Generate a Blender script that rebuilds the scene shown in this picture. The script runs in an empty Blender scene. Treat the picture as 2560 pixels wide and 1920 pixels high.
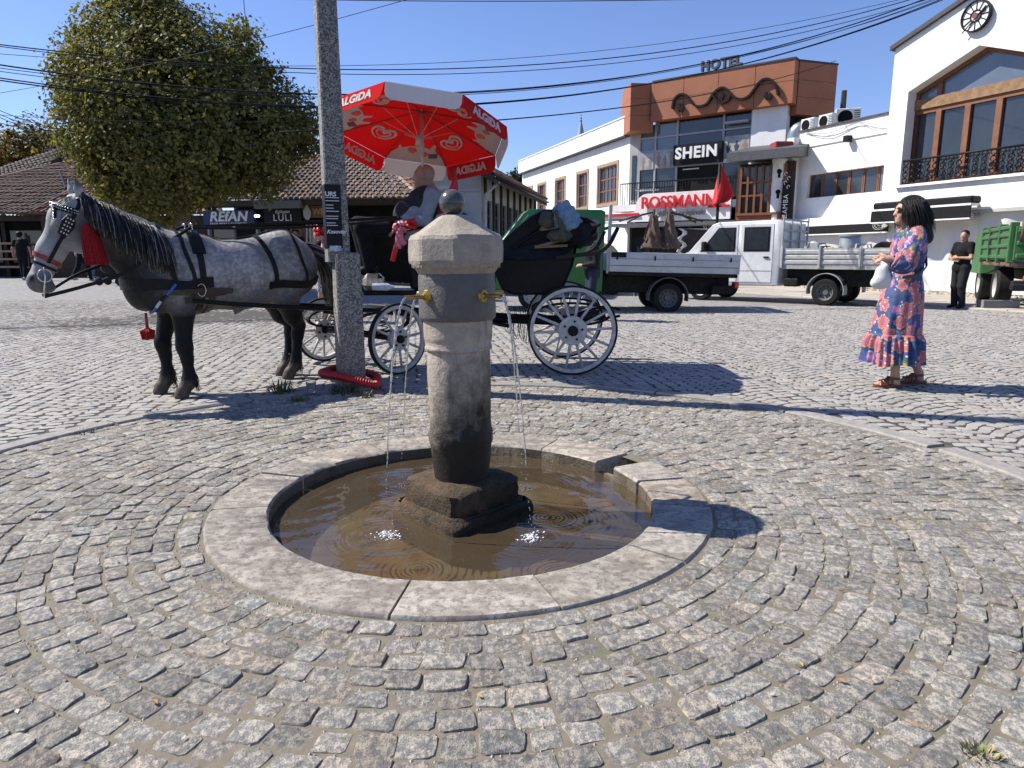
import bpy, bmesh, math, random
import numpy as np
from mathutils import Vector, Matrix
R = math.radians
random.seed(7); rng = np.random.default_rng(7)
sc = bpy.context.scene
# ---------------------------------------------------------------- camera, sky, sun, exposure
CAM_H = 1.15; FPX = 1720.0; PITCH = math.atan((960-640)/FPX)
cam_d = bpy.data.cameras.new('camera'); cam = bpy.data.objects.new('camera', cam_d); sc.collection.objects.link(cam)
cam.location = (0, 0, CAM_H); cam.rotation_euler = (math.pi/2-PITCH, 0, 0)
cam_d.sensor_width = 36; cam_d.lens = 36*FPX/2560; cam_d.clip_end = 2000; cam_d.clip_start = .05
sc.camera = cam
SUN_EL = R(46); SUN_AZ = R(166)          # azimuth of the sun measured from +X towards +Y
sund = bpy.data.lights.new('sun', 'SUN'); sun = bpy.data.objects.new('sun', sund); sc.collection.objects.link(sun)
sund.energy = 5.0; sund.angle = R(.5); sund.color = (1, .945, .86)
sdir = Vector((math.cos(SUN_EL)*math.cos(SUN_AZ), math.cos(SUN_EL)*math.sin(SUN_AZ), math.sin(SUN_EL)))
sun.rotation_euler = sdir.to_track_quat('Z', 'Y').to_euler()
w = bpy.data.worlds.new('World'); sc.world = w; w.use_nodes = True
nt = w.node_tree; bgn = nt.nodes['Background']
sky = nt.nodes.new('ShaderNodeTexSky'); sky.sky_type = 'NISHITA'; sky.sun_disc = False
sky.sun_elevation = SUN_EL; sky.sun_rotation = math.pi/2-SUN_AZ
sky.altitude = 900; sky.air_density = 1.15; sky.dust_density = .1; sky.ozone_density = 4.5
wbm = nt.nodes.new('ShaderNodeVectorMath'); wbm.operation = 'MULTIPLY'; wbm.inputs[1].default_value = (.96, .93, 1.14)   # camera white balance of the sky
nt.links.new(sky.outputs[0], wbm.inputs[0]); nt.links.new(wbm.outputs[0], bgn.inputs[0]); bgn.inputs[1].default_value = .092
sc.view_settings.view_transform = 'Standard'; sc.view_settings.look = 'None'; sc.view_settings.gamma = 1
sc.view_settings.exposure = .66
sc.render.engine = 'CYCLES'; sc.cycles.max_bounces = 6; sc.cycles.transparent_max_bounces = 12
sc.cycles.caustics_reflective = False; sc.cycles.caustics_refractive = False
sc.cycles.use_denoising = True

# ---------------------------------------------------------------- helpers
_cp, _sp = math.cos(PITCH), math.sin(PITCH)
def ray(u, v):
    x = (u-1280)/FPX; y = -(v-960)/FPX
    return Vector((x, _cp+y*_sp, -_sp+y*_cp))
def at(u, v, Y):                 # the point at distance Y that the photograph shows at u, v
    r = ray(u, v); return r*(Y/r.y)+Vector((0, 0, CAM_H))
def gnd(u, v, z=0.0):
    r = ray(u, v); return r*((z-CAM_H)/r.z)+Vector((0, 0, CAM_H))
COL = sc.collection
class Facade:                    # a vertical plane: local s along it, z up, n outwards
    def __init__(s, x, y, dx, dy):
        l = math.hypot(dx, dy); s.o = Vector((x, y, 0)); s.d = Vector((dx/l, dy/l, 0)); s.n = Vector((dy/l, -dx/l, 0))
        if s.n.dot(Vector((x, y, 0))) > 0: s.n = -s.n
    def px(s, u, v, off=0):
        r = ray(u, v); o = s.o+s.n*off; t = (o-Vector((0, 0, CAM_H))).dot(s.n)/r.dot(s.n)
        p = r*t+Vector((0, 0, CAM_H)); return ((p-s.o).dot(s.d), p.z)
    def p(s, a, z, off=0): return s.o+s.d*a+s.n*off+Vector((0, 0, z))
    def mat(s):                  # local (s, outward, z) -> world
        return Matrix(((s.d.x, s.n.x, 0, s.o.x), (s.d.y, s.n.y, 0, s.o.y), (0, 0, 1, 0), (0, 0, 0, 1)))
def setp(o, label=None, cat=None, group=None, kind=None):
    if label: o['label'] = label
    if cat: o['category'] = cat
    if group: o['group'] = group
    if kind: o['kind'] = kind
    return o
def thing(name, label, cat, loc=(0, 0, 0), rz=0, group=None):
    o = bpy.data.objects.new(name, None); COL.objects.link(o); o.location = loc; o.rotation_euler = (0, 0, rz)
    o.empty_display_size = .1
    return setp(o, label, cat, group)
class MB:
    def __init__(s, M=None): s.v = []; s.f = []; s.mi = []; s.c = []; s.M = M
    def add(s, vs, fs, mi=0, col=None):
        b = len(s.v)
        if s.M is not None: vs = [s.M @ Vector(q) for q in vs]
        s.v += [tuple(q) for q in vs]; s.f += [tuple(b+i for i in q) for q in fs]; s.mi += [mi]*len(fs)
        if col is not None: s.c += [col]*len(vs)
        return s
    def box(s, a, b, mi=0, col=None):
        x0, y0, z0 = a; x1, y1, z1 = b
        return s.add([(x0, y0, z0), (x1, y0, z0), (x1, y1, z0), (x0, y1, z0), (x0, y0, z1), (x1, y0, z1), (x1, y1, z1), (x0, y1, z1)],
              [(0, 3, 2, 1), (4, 5, 6, 7), (0, 1, 5, 4), (1, 2, 6, 5), (2, 3, 7, 6), (3, 0, 4, 7)], mi, col)
    def bbox(s, a, b, r=.01, mi=0):      # box with chamfered edges
        x0, y0, z0 = [min(i, j) for i, j in zip(a, b)]; x1, y1, z1 = [max(i, j) for i, j in zip(a, b)]
        r = min(r, (x1-x0)*.45, (y1-y0)*.45, (z1-z0)*.45)
        def ring(i, z): return [(x0+i, y0+r+0*i, z), (x0+r, y0+i, z), (x1-r, y0+i, z), (x1-i, y0+r, z), (x1-i, y1-r, z), (x1-r, y1-i, z), (x0+r, y1-i, z), (x0+i, y1-r, z)]
        def ring2(z): return [(x0+r, y0+r, z), (x0+r, y0+r, z), (x1-r, y0+r, z), (x1-r, y0+r, z), (x1-r, y1-r, z), (x1-r, y1-r, z), (x0+r, y1-r, z), (x0+r, y1-r, z)]
        return s.loft([ring2(z0), ring(0, z0+r), ring(0, z1-r), ring2(z1)], mi=mi)
    def loft(s, rings, close=True, caps=True, mi=0):
        n = len(rings[0]); vs = [q for rg in rings for q in rg]; fs = []
        for k in range(len(rings)-1):
            for i in range(n if close else n-1):
                j = (i+1) % n; fs.append((k*n+i, k*n+j, (k+1)*n+j, (k+1)*n+i))
        if caps and close: fs.append(tuple(range(n-1, -1, -1))); fs.append(tuple((len(rings)-1)*n+i for i in range(n)))
        return s.add(vs, fs, mi)
    def tube(s, pts, r, n=8, caps=True, mi=0, flat=1.0):
        pts = [Vector(q) for q in pts]; rings = []; up = None
        for i, q in enumerate(pts):
            t = (pts[min(i+1, len(pts)-1)]-pts[max(i-1, 0)])
            if t.length < 1e-9: t = Vector((0, 0, 1))
            t.normalize()
            if up is None: up = Vector((0, 0, 1)) if abs(t.z) < .9 else Vector((1, 0, 0))
            a = t.cross(up)
            if a.length < 1e-6: a = t.orthogonal()
            a.normalize(); b = a.cross(t); up = b
            rr = r[i] if hasattr(r, '__len__') else r
            rings.append([q+a*math.cos(2*math.pi*k/n)*rr+b*math.sin(2*math.pi*k/n)*rr*flat for k in range(n)])
        return s.loft(rings, True, caps, mi)
    def lathe(s, prof, n=32, c=(0, 0, 0), mi=0, caps=True, ph=0, axis='z'):
        rings = []
        for r_, z_ in prof:
            rg = []
            for k in range(n):
                a = ph+2*math.pi*k/n; x, y = r_*math.cos(a), r_*math.sin(a)
                q = (x, y, z_) if axis == 'z' else ((x, z_, y) if axis == 'y' else (z_, x, y))
                rg.append((c[0]+q[0], c[1]+q[1], c[2]+q[2]))
            rings.append(rg)
        return s.loft(rings, True, caps, mi)
    def prism(s, poly, ext, mi=0):       # poly: list of 3D points, ext: vector
        n = len(poly); e = Vector(ext); vs = [Vector(q) for q in poly]; vs = vs+[q+e for q in vs]
        return s.add(vs, [tuple(range(n-1, -1, -1)), tuple(range(n, 2*n))]+[(i, (i+1) % n, n+(i+1) % n, n+i) for i in range(n)], mi)
    def sphere(s, c, r, n=12, m=8, mi=0, rot=None):
        rr = r if hasattr(r, '__len__') else (r, r, r); vs = []; fs = []
        for i in range(m+1):
            t = math.pi*i/m
            for k in range(n):
                a = 2*math.pi*k/n; q = Vector((math.sin(t)*math.cos(a)*rr[0], math.sin(t)*math.sin(a)*rr[1], math.cos(t)*rr[2]))
                if rot is not None: q = rot @ q
                vs.append(q+Vector(c))
        for i in range(m):
            for k in range(n): j = (k+1) % n; fs.append((i*n+k, i*n+n+k, i*n+n+j, i*n+j))
        return s.add(vs, fs, mi)
    def ribbon(s, pts, w, side, th=.004, mi=0):    # strap along pts, widths along side vectors
        pts = [Vector(q) for q in pts]; rings = []
        for i, q in enumerate(pts):
            t = (pts[min(i+1, len(pts)-1)]-pts[max(i-1, 0)]).normalized()
            sd = Vector(side[i]) if isinstance(side, list) else Vector(side)
            sd = (sd-t*sd.dot(t))
            sd = sd.normalized() if sd.length > 1e-6 else t.orthogonal().normalized()
            nn = t.cross(sd); ww = w[i] if hasattr(w, '__len__') else w
            rings.append([q+sd*ww/2+nn*th/2, q-sd*ww/2+nn*th/2, q-sd*ww/2-nn*th/2, q+sd*ww/2-nn*th/2])
        return s.loft(rings, True, True, mi)
    def build(s, name, mat, parent=None, smooth=False, angle=None, col=None, uv=None):
        me = bpy.data.meshes.new(name); me.from_pydata(s.v, [], s.f)
        mats = mat if isinstance(mat, (list, tuple)) else [mat]
        for m_ in mats: me.materials.append(m_)
        if len(mats) > 1: me.polygons.foreach_set('material_index', s.mi)
        if s.c and len(s.c) == len(s.v):
            at_ = me.color_attributes.new('tint', 'FLOAT_COLOR', 'POINT')
            at_.data.foreach_set('color', np.array([(*q, 1.0) for q in s.c], np.float32).ravel())
        bm = bmesh.new(); bm.from_mesh(me); bmesh.ops.recalc_face_normals(bm, faces=bm.faces); bm.to_mesh(me); bm.free()
        if smooth:
            me.shade_smooth() if hasattr(me, 'shade_smooth') else None
            if angle: me.set_sharp_from_angle(angle=R(angle))
        return link(name, me, parent)
def link(name, me, parent=None):
    o = bpy.data.objects.new(name, me); COL.objects.link(o)
    if parent is not None: o.parent = parent
    return o
def raw(name, vs, fs, mat, parent=None, smooth=False, cols=None, attr='tint'):
    me = bpy.data.meshes.new(name); vs = np.asarray(vs, np.float32); fs = np.asarray(fs, np.int32)
    me.vertices.add(len(vs)); me.vertices.foreach_set('co', vs.ravel())
    k = fs.shape[1]; me.loops.add(fs.size); me.loops.foreach_set('vertex_index', fs.ravel())
    me.polygons.add(len(fs)); me.polygons.foreach_set('loop_start', np.arange(len(fs), dtype=np.int32)*k)
    me.update(calc_edges=True); me.validate()
    for m_ in (mat if isinstance(mat, (list, tuple)) else [mat]): me.materials.append(m_)
    if cols is not None:
        at_ = me.color_attributes.new(attr, 'FLOAT_COLOR', 'POINT'); c4 = np.ones((len(vs), 4), np.float32); c4[:, :3] = cols
        at_.data.foreach_set('color', c4.ravel())
    if smooth: me.shade_smooth()
    return link(name, me, parent)
# ---- materials
MATS = {}
class NG:
    def __init__(s, name):
        s.m = bpy.data.materials.new(name); s.m.use_nodes = True; s.t = s.m.node_tree; s.n = s.t.nodes
        s.b = s.n['Principled BSDF']; s.out = s.n['Material Output']
    def nd(s, typ, **kw):
        x = s.n.new('ShaderNode'+typ)
        for k, v in kw.items(): setattr(x, k, v)
        return x
    def L(s, a, b): s.t.links.new(a, b)
    def inp(s, x, i, v):
        if isinstance(v, bpy.types.NodeSocket): s.L(v, x.inputs[i])
        else: x.inputs[i].default_value = v
    def noise(s, scale, detail=4, rough=.6, co=None, dim=None):
        x = s.nd('TexNoise'); x.inputs['Scale'].default_value = scale; x.inputs['Detail'].default_value = detail; x.inputs['Roughness'].default_value = rough
        if co is not None: s.L(co, x.inputs['Vector'])
        return x.outputs['Fac']
    def pos(s, kind='wpos'):
        if kind == 'wpos': return s.nd('NewGeometry').outputs['Position']
        return s.nd('TexCoord').outputs['Object' if kind == 'obj' else 'UV']
    def scl(s, co, v):
        x = s.nd('Mapping'); s.L(co, x.inputs[0]); x.inputs['Scale'].default_value = v; return x.outputs[0]
    def mix(s, f, a, b, typ='MIX'):
        x = s.nd('MixRGB', blend_type=typ); s.inp(x, 0, f); s.inp(x, 1, c4(a)); s.inp(x, 2, c4(b)); return x.outputs[0]
    def ramp(s, f, lo, hi, a=0., b=1.):
        x = s.nd('MapRange'); s.inp(x, 0, f); x.inputs[1].default_value = lo; x.inputs[2].default_value = hi; x.inputs[3].default_value = a; x.inputs[4].default_value = b; return x.outputs[0]
    def math(s, op, a, b=0., c=0.):
        x = s.nd('Math', operation=op); s.inp(x, 0, a); s.inp(x, 1, b); s.inp(x, 2, c); return x.outputs[0]
    def bump(s, h, st=.3, dist=.01):
        x = s.nd('Bump'); x.inputs['Strength'].default_value = st; x.inputs['Distance'].default_value = dist; s.L(h, x.inputs['Height']); s.L(x.outputs[0], s.b.inputs['Normal']); return x
    def attr(s, n='tint'): return s.nd('Attribute', attribute_name=n).outputs['Color']
def c4(a): return a if isinstance(a, bpy.types.NodeSocket) else (a[0], a[1], a[2], 1)
def mat(name, col, rough=.6, var=.25, scale=8, bump=0., bscale=60, metal=0., spec=.5, kind='wpos', dirt=None, attr=None, coat=0.):
    if name in MATS: return MATS[name]
    if max(col) < .045 and spec == .5: spec = .16
    g = NG(name); co = g.pos(kind)
    n1 = g.noise(scale, 6, .65, co)
    base = g.attr(attr) if attr else col
    f = g.ramp(n1, .3, .7, 1-var, 1+var*.6)
    x = g.nd('VectorMath', operation='SCALE'); g.inp(x, 0, c4(base)[:3] if not isinstance(base, bpy.types.NodeSocket) else base); g.L(f, x.inputs['Scale'])
    c = x.outputs[0]
    if dirt:
        n2 = g.noise(dirt[1], 5, .7, co); c = g.mix(g.ramp(n2, .5, .75, 0, dirt[2]), c, dirt[0])
    g.L(c, g.b.inputs['Base Color']); g.b.inputs['Roughness'].default_value = rough; g.b.inputs['Metallic'].default_value = metal
    g.b.inputs['Specular IOR Level'].default_value = spec; g.b.inputs['Coat Weight'].default_value = coat
    if bump: g.bump(g.noise(bscale, 5, .6, co), bump, .02)
    MATS[name] = g.m; return g.m
def streaks(m_, col=(.4, .38, .35), amt=.5, sc_=2.):     # rain streaks run down a wall
    t = m_.node_tree; b = t.nodes['Principled BSDF']; src = b.inputs['Base Color'].links[0].from_socket; gp = t.nodes.new('ShaderNodeNewGeometry'); mp = t.nodes.new('ShaderNodeMapping'); mp.inputs['Scale'].default_value = (sc_, sc_, .12); t.links.new(gp.outputs['Position'], mp.inputs[0]); n = t.nodes.new('ShaderNodeTexNoise'); n.inputs['Scale'].default_value = 2.2; n.inputs['Detail'].default_value = 7; n.inputs['Roughness'].default_value = .7; t.links.new(mp.outputs[0], n.inputs['Vector']); r_ = t.nodes.new('ShaderNodeMapRange'); r_.inputs[1].default_value = .55; r_.inputs[2].default_value = .78; r_.inputs[4].default_value = amt; t.links.new(n.outputs['Fac'], r_.inputs[0]); mx = t.nodes.new('ShaderNodeMixRGB'); t.links.new(r_.outputs[0], mx.inputs[0]); t.links.new(src, mx.inputs[1]); mx.inputs[2].default_value = (*col, 1); t.links.new(mx.outputs[0], b.inputs['Base Color'])
# ---- smooth-union bodies
def rc(a, b, ra, rb, ys=1.0, k=None): return ('c', np.array(a, float), np.array(b, float), ra, rb, ys, k)
def el(c, r, ry=0., k=None, rx=0., rz=0.): return ('e', np.array(c, float), np.array(r, float), (rx, ry, rz), None, None, k)
def prim_d(pr, P):
    if pr[0] == 'c':
        _, a, b, ra, rb, ys, _k = pr; p = P-a; ba = b-a
        if ys != 1.0:
            s_ = np.array([1, 1/ys, 1]); p = p*s_; ba = ba*s_
        t = np.clip((p @ ba)/max(ba @ ba, 1e-9), 0, 1); q = p-t[..., None]*ba
        return (np.sqrt((q*q).sum(-1))-(ra+(rb-ra)*t))*(1 if ys >= 1 else .5*(1+ys))
    _, c, r, (rx, ry, rz), _, _, _k = pr; p = P-c
    if rz: cs, sn = math.cos(rz), math.sin(rz); p = np.stack([p[..., 0]*cs+p[..., 1]*sn, -p[..., 0]*sn+p[..., 1]*cs, p[..., 2]], -1)
    if ry: cs, sn = math.cos(ry), math.sin(ry); p = np.stack([p[..., 0]*cs-p[..., 2]*sn, p[..., 1], p[..., 0]*sn+p[..., 2]*cs], -1)
    if rx: cs, sn = math.cos(rx), math.sin(rx); p = np.stack([p[..., 0], p[..., 1]*cs+p[..., 2]*sn, -p[..., 1]*sn+p[..., 2]*cs], -1)
    q = p/r; k0 = np.sqrt((q*q).sum(-1)); q2 = q/r; k1 = np.sqrt((q2*q2).sum(-1))
    return k0*(k0-1)/np.maximum(k1, 1e-6)
def prim_bb(pr):
    if pr[0] == 'c':
        _, a, b, ra, rb, ys, _k = pr; m = max(ra, rb); return np.minimum(a, b)-m, np.maximum(a, b)+m
    m = pr[2].max() if any(pr[3]) else pr[2]; return pr[1]-m, pr[1]+m
def smin(a, b, k):
    h = np.maximum(k-np.abs(a-b), 0)/k; return np.minimum(a, b)-h*h*k*.25
def sdf_eval(prims, P, k=.05):
    d = np.full(P.shape[:-1], 9.0)
    for pr in prims: d = smin(d, prim_d(pr, P), pr[6] or k)
    return d
def sdf_mesh(prims, res=.015, k=.05):
    bbs = [prim_bb(pr) for pr in prims]; lo = np.min([b[0] for b in bbs], 0)-res*3; hi = np.max([b[1] for b in bbs], 0)+res*3
    n = np.ceil((hi-lo)/res).astype(int)+1; D = np.full(n, 9.0)
    ax = [lo[i]+res*np.arange(n[i]) for i in range(3)]
    for pr, (a, b) in zip(prims, bbs):
        kk = pr[6] or k; pad = kk+res*2
        i0 = np.maximum(((a-pad-lo)/res).astype(int), 0); i1 = np.minimum(((b+pad-lo)/res).astype(int)+2, n)
        P = np.stack(np.meshgrid(*[ax[i][i0[i]:i1[i]] for i in range(3)], indexing='ij'), -1)
        sl = tuple(slice(i0[i], i1[i]) for i in range(3)); D[sl] = smin(D[sl], prim_d(pr, P), kk)
    return surface_net(D, lo, res)
def surface_net(D, lo, res):
    n = np.array(D.shape); acc = np.zeros((*(n-1), 3)); cnt = np.zeros(n-1); S = D < 0
    for axis in range(3):
        o1, o2 = [i for i in range(3) if i != axis]
        A = [slice(None)]*3; B = [slice(None)]*3; A[axis] = slice(0, -1); B[axis] = slice(1, None)
        d0, d1 = D[tuple(A)], D[tuple(B)]; cr = S[tuple(A)] != S[tuple(B)]
        t = np.where(cr, d0/np.where(cr, d0-d1, 1), 0)
        for i in (0, 1):
            for j in (0, 1):
                sl = [slice(None)]*3; sl[o1] = slice(i, i+n[o1]-1); sl[o2] = slice(j, j+n[o2]-1)
                m = cr[tuple(sl)]; cnt += m; acc[..., axis] += np.where(m, t[tuple(sl)], 0); acc[..., o1] += m*i; acc[..., o2] += m*j
    act = cnt > 0; idx = np.full(act.shape, -1); idx[act] = np.arange(act.sum())
    V = (np.argwhere(act)+acc[act]/cnt[act][:, None])*res+lo; F = []
    for axis in range(3):
        o1, o2 = [(1, 2), (2, 0), (0, 1)][axis]
        A = [slice(1, -1)]*3; B = [slice(1, -1)]*3; A[axis] = slice(0, -1); B[axis] = slice(1, None)
        s0, s1 = S[tuple(A)], S[tuple(B)]; e = np.argwhere(s0 != s1)
        if not len(e): continue
        fl = s0[tuple(e.T)]; g = e.copy(); g[:, o1] += 1; g[:, o2] += 1
        def cell(a, b):
            c = g.copy(); c[:, o1] -= a; c[:, o2] -= b; return idx[tuple(c.T)]
        q = np.stack([cell(1, 1), cell(0, 1), cell(0, 0), cell(1, 0)], 1); q[~fl] = q[~fl][:, ::-1]; F.append(q)
    return V, np.concatenate(F)
def body(name, prims, mat_, parent=None, res=.015, k=.05, cols=None, M=None):
    V, F = sdf_mesh(prims, res, k); c = cols(V) if cols else None
    if M is not None: V = V @ np.array(M.to_3x3()).T+np.array(M.translation)
    return raw(name, V, F, mat_, parent, True, c)
# ---- lettering
def text(name, s_, size, mat_, M, parent=None, ext=.01, align='CENTER', spacing=1.0, shear=0., bold=0., sx=1.0, res=3):
    cu = bpy.data.curves.new(name, 'FONT'); cu.body = s_; cu.size = size; cu.align_x = align; cu.align_y = 'CENTER'
    cu.extrude = ext; cu.space_character = spacing; cu.shear = shear; cu.offset = bold; cu.resolution_u = res
    t = bpy.data.objects.new(name, cu); me = bpy.data.meshes.new_from_object(t)
    bpy.data.objects.remove(t); bpy.data.curves.remove(cu); me.materials.clear(); me.materials.append(mat_)
    me.transform(M @ Matrix.Diagonal((sx, 1, 1, 1))); me.name = name
    return link(name, me, parent)
def fmat(F, s_, z, off):           # text frame on a facade, facing outwards
    X = F.d if F.d.cross(Vector((0, 0, 1))).dot(F.n) > 0 else -F.d
    o = F.p(s_, z, off); return Matrix(((X.x, 0, F.n.x, o.x), (X.y, 0, F.n.y, o.y), (X.z, 1, F.n.z, o.z), (0, 0, 0, 1)))
def lerp(a, b, t): return a+(b-a)*t
def catmull(pts, n=6):
    P = [Vector(q) for q in pts]; out = []
    for i in range(len(P)-1):
        a, b, c, d = P[max(i-1, 0)], P[i], P[i+1], P[min(i+2, len(P)-1)]
        for k in range(n):
            t = k/n; out.append(.5*((2*b)+(c-a)*t+(2*a-5*b+4*c-d)*t*t+(3*b-a-3*c+d)*t**3))
    out.append(P[-1]); return out
# ---------------------------------------------------------------- ground
CX, CY = -.235, 3.2; R_OUT, R_IN = 1.17, .905; R_KERB = 2.9
def gz(x, y):
    t = min(max((y-9)/18, 0), 1); s_ = min(max((3-x)/12, 0), 1); t = t*t*(3-2*t); s_ = s_*s_*(3-2*s_); return .38*t*s_
def vgz(x, y):
    t = np.clip((y-9)/18, 0, 1); s_ = np.clip((3-x)/12, 0, 1); return .38*t*t*(3-2*t)*s_*s_*(3-2*s_)
g = NG('ground_sand'); co = g.pos(); n1 = g.noise(30, 6, .7, co); n2 = g.noise(3, 4, .6, co)
c = g.mix(n1, (.1, .086, .062), (.24, .205, .15)); c = g.mix(g.ramp(n2, .52, .7, 0, .5), c, (.07, .085, .035))
rr0 = g.nd('VectorMath', operation='DISTANCE'); g.L(co, rr0.inputs[0]); rr0.inputs[1].default_value = (CX, CY, 0); c = g.mix(g.ramp(rr0.outputs['Value'], 3.0, 3.1), c, g.mix(n1, (.03, .028, .025), (.075, .07, .06)))
# beyond the built setts the rows are only colour and relief
cm = g.nd('TexVoronoi'); cm.inputs['Scale'].default_value = 9; g.L(co, cm.inputs['Vector'])
far = g.mix(cm.outputs['Distance'], (.29, .285, .275), (.16, .157, .152)); yy = g.nd('SeparateXYZ'); g.L(co, yy.inputs[0])
c = g.mix(g.ramp(yy.outputs[1], 15.0, 16.5), c, far)
g.L(c, g.b.inputs['Base Color']); g.b.inputs['Roughness'].default_value = .85; g.bump(n1, .5, .01); M_SAND = g.m
rad = [R_OUT-.06, 1.6, 2.2, 2.9, 4, 6, 9, 13, 18, 22, 27, 35, 50, 90, 200, 600]; NA = 96
vs = []; fs = []
for k, r_ in enumerate(rad):
    for i in range(NA):
        a = 2*math.pi*i/NA; x = CX+r_*math.cos(a); y = CY+r_*math.sin(a); vs.append((x, y, gz(x, y)-.005))
for k in range(len(rad)-1):
    for i in range(NA): j = (i+1) % NA; fs.append((k*NA+i, (k+1)*NA+i, (k+1)*NA+j, k*NA+j))
ground = raw('ground', vs, fs, M_SAND, None, True); setp(ground, kind='structure')
# --- granite setts
def granite(name, a, b, dk, tint=True, sc_=1.0, pat=1., bm=1.):
    g = NG(name); co = g.pos(); n1 = g.noise(38*sc_, 6, .75, co); n2 = g.noise(230, 3, .75, co); n3 = g.noise(11*sc_, 5, .7, co); n4 = g.noise(34*sc_, 6, .75, g.scl(co, (1.3, 1, 1)))
    c = g.mix(g.ramp(n1, .38, .62), a, b); c = g.mix(g.ramp(n2, .35, .7, 0, .55), c, dk)
    c = g.mix(g.ramp(g.math('ADD', g.math('MULTIPLY', n4, .7), g.math('MULTIPLY', n2, .3)), .485, .545, 0, .9*pat), c, (.56, .51, .43)); c = g.mix(g.ramp(n3, .58, .68, 0, .7*pat), c, (.08, .077, .072))
    c = g.mix(1., c, g.attr(), 'MULTIPLY'); g.L(c, g.b.inputs['Base Color'])
    g.b.inputs['Roughness'].default_value = .72; g.b.inputs['Specular IOR Level'].default_value = .35
    h = g.math('ADD', g.math('MULTIPLY', n1, 1.2), g.math('MULTIPLY', n2, .5)); g.bump(h, bm, .015); return g.m
M_SETT = granite('granite_sett', (.21, .208, .2), (.33, .318, .295), (.145, .143, .138))
M_FAN = granite('fan_sett', (.30, .29, .275), (.36, .35, .33), (.2, .197, .192), sc_=.8, pat=.3, bm=.4)
def sett_mesh(cx, cy, ang, lx, ly, rs, top=0., fine=True):
    """one stone: irregular outline, chamfer, slightly domed worn top"""
    base = []; m = 3 if fine else 1
    hx, hy = lx/2, ly/2; co_ = [(-hx, -hy), (hx, -hy), (hx, hy), (-hx, hy)]
    co_ = [(x+rs.uniform(-.115, .1)*lx, y+rs.uniform(-.11, .09)*ly) for x, y in co_]; out = []
    for i in range(4):
        a, b = co_[i], co_[(i+1) % 4]
        for t in ((.12, .5, .88) if fine else (.16, .84)):
            o = rs.uniform(-.035, .035)*min(lx, ly) if t == .5 else 0
            dx, dy = b[0]-a[0], b[1]-a[1]; l = math.hypot(dx, dy)
            out.append((a[0]+dx*t-dy/l*o, a[1]+dy*t+dx/l*o))
    ca, sa = math.cos(ang), math.sin(ang); n = len(out); vs = []
    tq = .04 if fine else .03; tx, ty = rs.uniform(-tq, tq), rs.uniform(-tq, tq)
    def put(f, z):
        for x, y in out:
            x *= f; y *= f; vs.append((cx+x*ca-y*sa, cy+x*sa+y*ca, z+top+x*tx+y*ty+(rs.uniform(-.0015, .0015) if fine else 0)))
    put(1.0, -.035); put(.985, -.0055); put(.93, -.0012)
    if fine: put(.55, .0012)
    vs.append((cx, cy, top+.002)); k = len(vs)-1; fs = []
    L_ = 4 if fine else 3
    for q in range(L_-1):
        for i in range(n): j = (i+1) % n; fs.append((q*n+i, q*n+j, (q+1)*n+j, (q+1)*n+i))
    for i in range(n): fs.append(((L_-1)*n+i, (L_-1)*n+(i+1) % n, k))
    return vs, fs
def tone(rs, lo=.72, hi=1.22):
    t = rs.uniform(lo, hi); q = rs.random()
    if q < .14: return (t*1.07, t*1.0, t*.92)
    if q < .22: return (t*.94, t*.965, t*.97)
    if q < .28: return (t*1.04, t*.99, t*.97)
    return (t*1.02, t*1.0, t*.965)
pave = thing('pavement', None, None); setp(pave, kind='structure')
del pave['kind']; pave['kind'] = 'structure'
rs = random.Random(3); cand = []
nrow = 20; dr = (R_KERB-R_OUT-.02)/nrow
for k in range(nrow):
    r_ = R_OUT+.012+dr*(k+.5); n = int(2*math.pi*r_/.112); ph = rs.random(); a = ph
    end = ph+2*math.pi-.02; wid = []
    while a < end:
        l = rs.uniform(.082, .124)
        if a+l/r_ > end: l = (end-a)*r_
        if l > .05:
            am = a+l/r_/2; rr = r_+rs.uniform(-.006, .006)
            x, y = CX+rr*math.cos(am), CY+rr*math.sin(am); dep = y*_cp+CAM_H*_sp
            if dep > .3 and y > .5:
                u = 1280+FPX*x/dep; vv = 960-FPX*(y*_sp-CAM_H*_cp)/dep
                if -1300 < u < 3800 and vv < 3000: cand.append((1/dep if (-30 < u < 2590 and vv < 1950) else 0, x, y, am+math.pi/2+rs.uniform(-.03, .03), l-.0045, dr-.004))
        a += l/r_
cand.sort(key=lambda q: -q[0]); rest = MB(); restc = []
for i, (q, x, y, an, lx, ly) in enumerate(cand):
    rq = random.Random(i*7+1); tp = rq.uniform(-.004, .004); vv, ff = sett_mesh(x, y, an, lx, ly, rq, tp, True); t = tone(rq)
    dd = math.hypot(x-CX, y-CY)
    if i < 300:
        m = MB(); m.add([(a-x, b-y, c_) for a, b, c_ in vv], ff, 0, t); o = m.build('cobblestone', M_SETT, pave, True, 38); o.location = (x, y, 0)
    else: rest.add(vv, ff, 0, t)
o = rest.build('cobblestones', M_SETT, pave, True, 38); o['kind'] = 'stuff'
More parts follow.
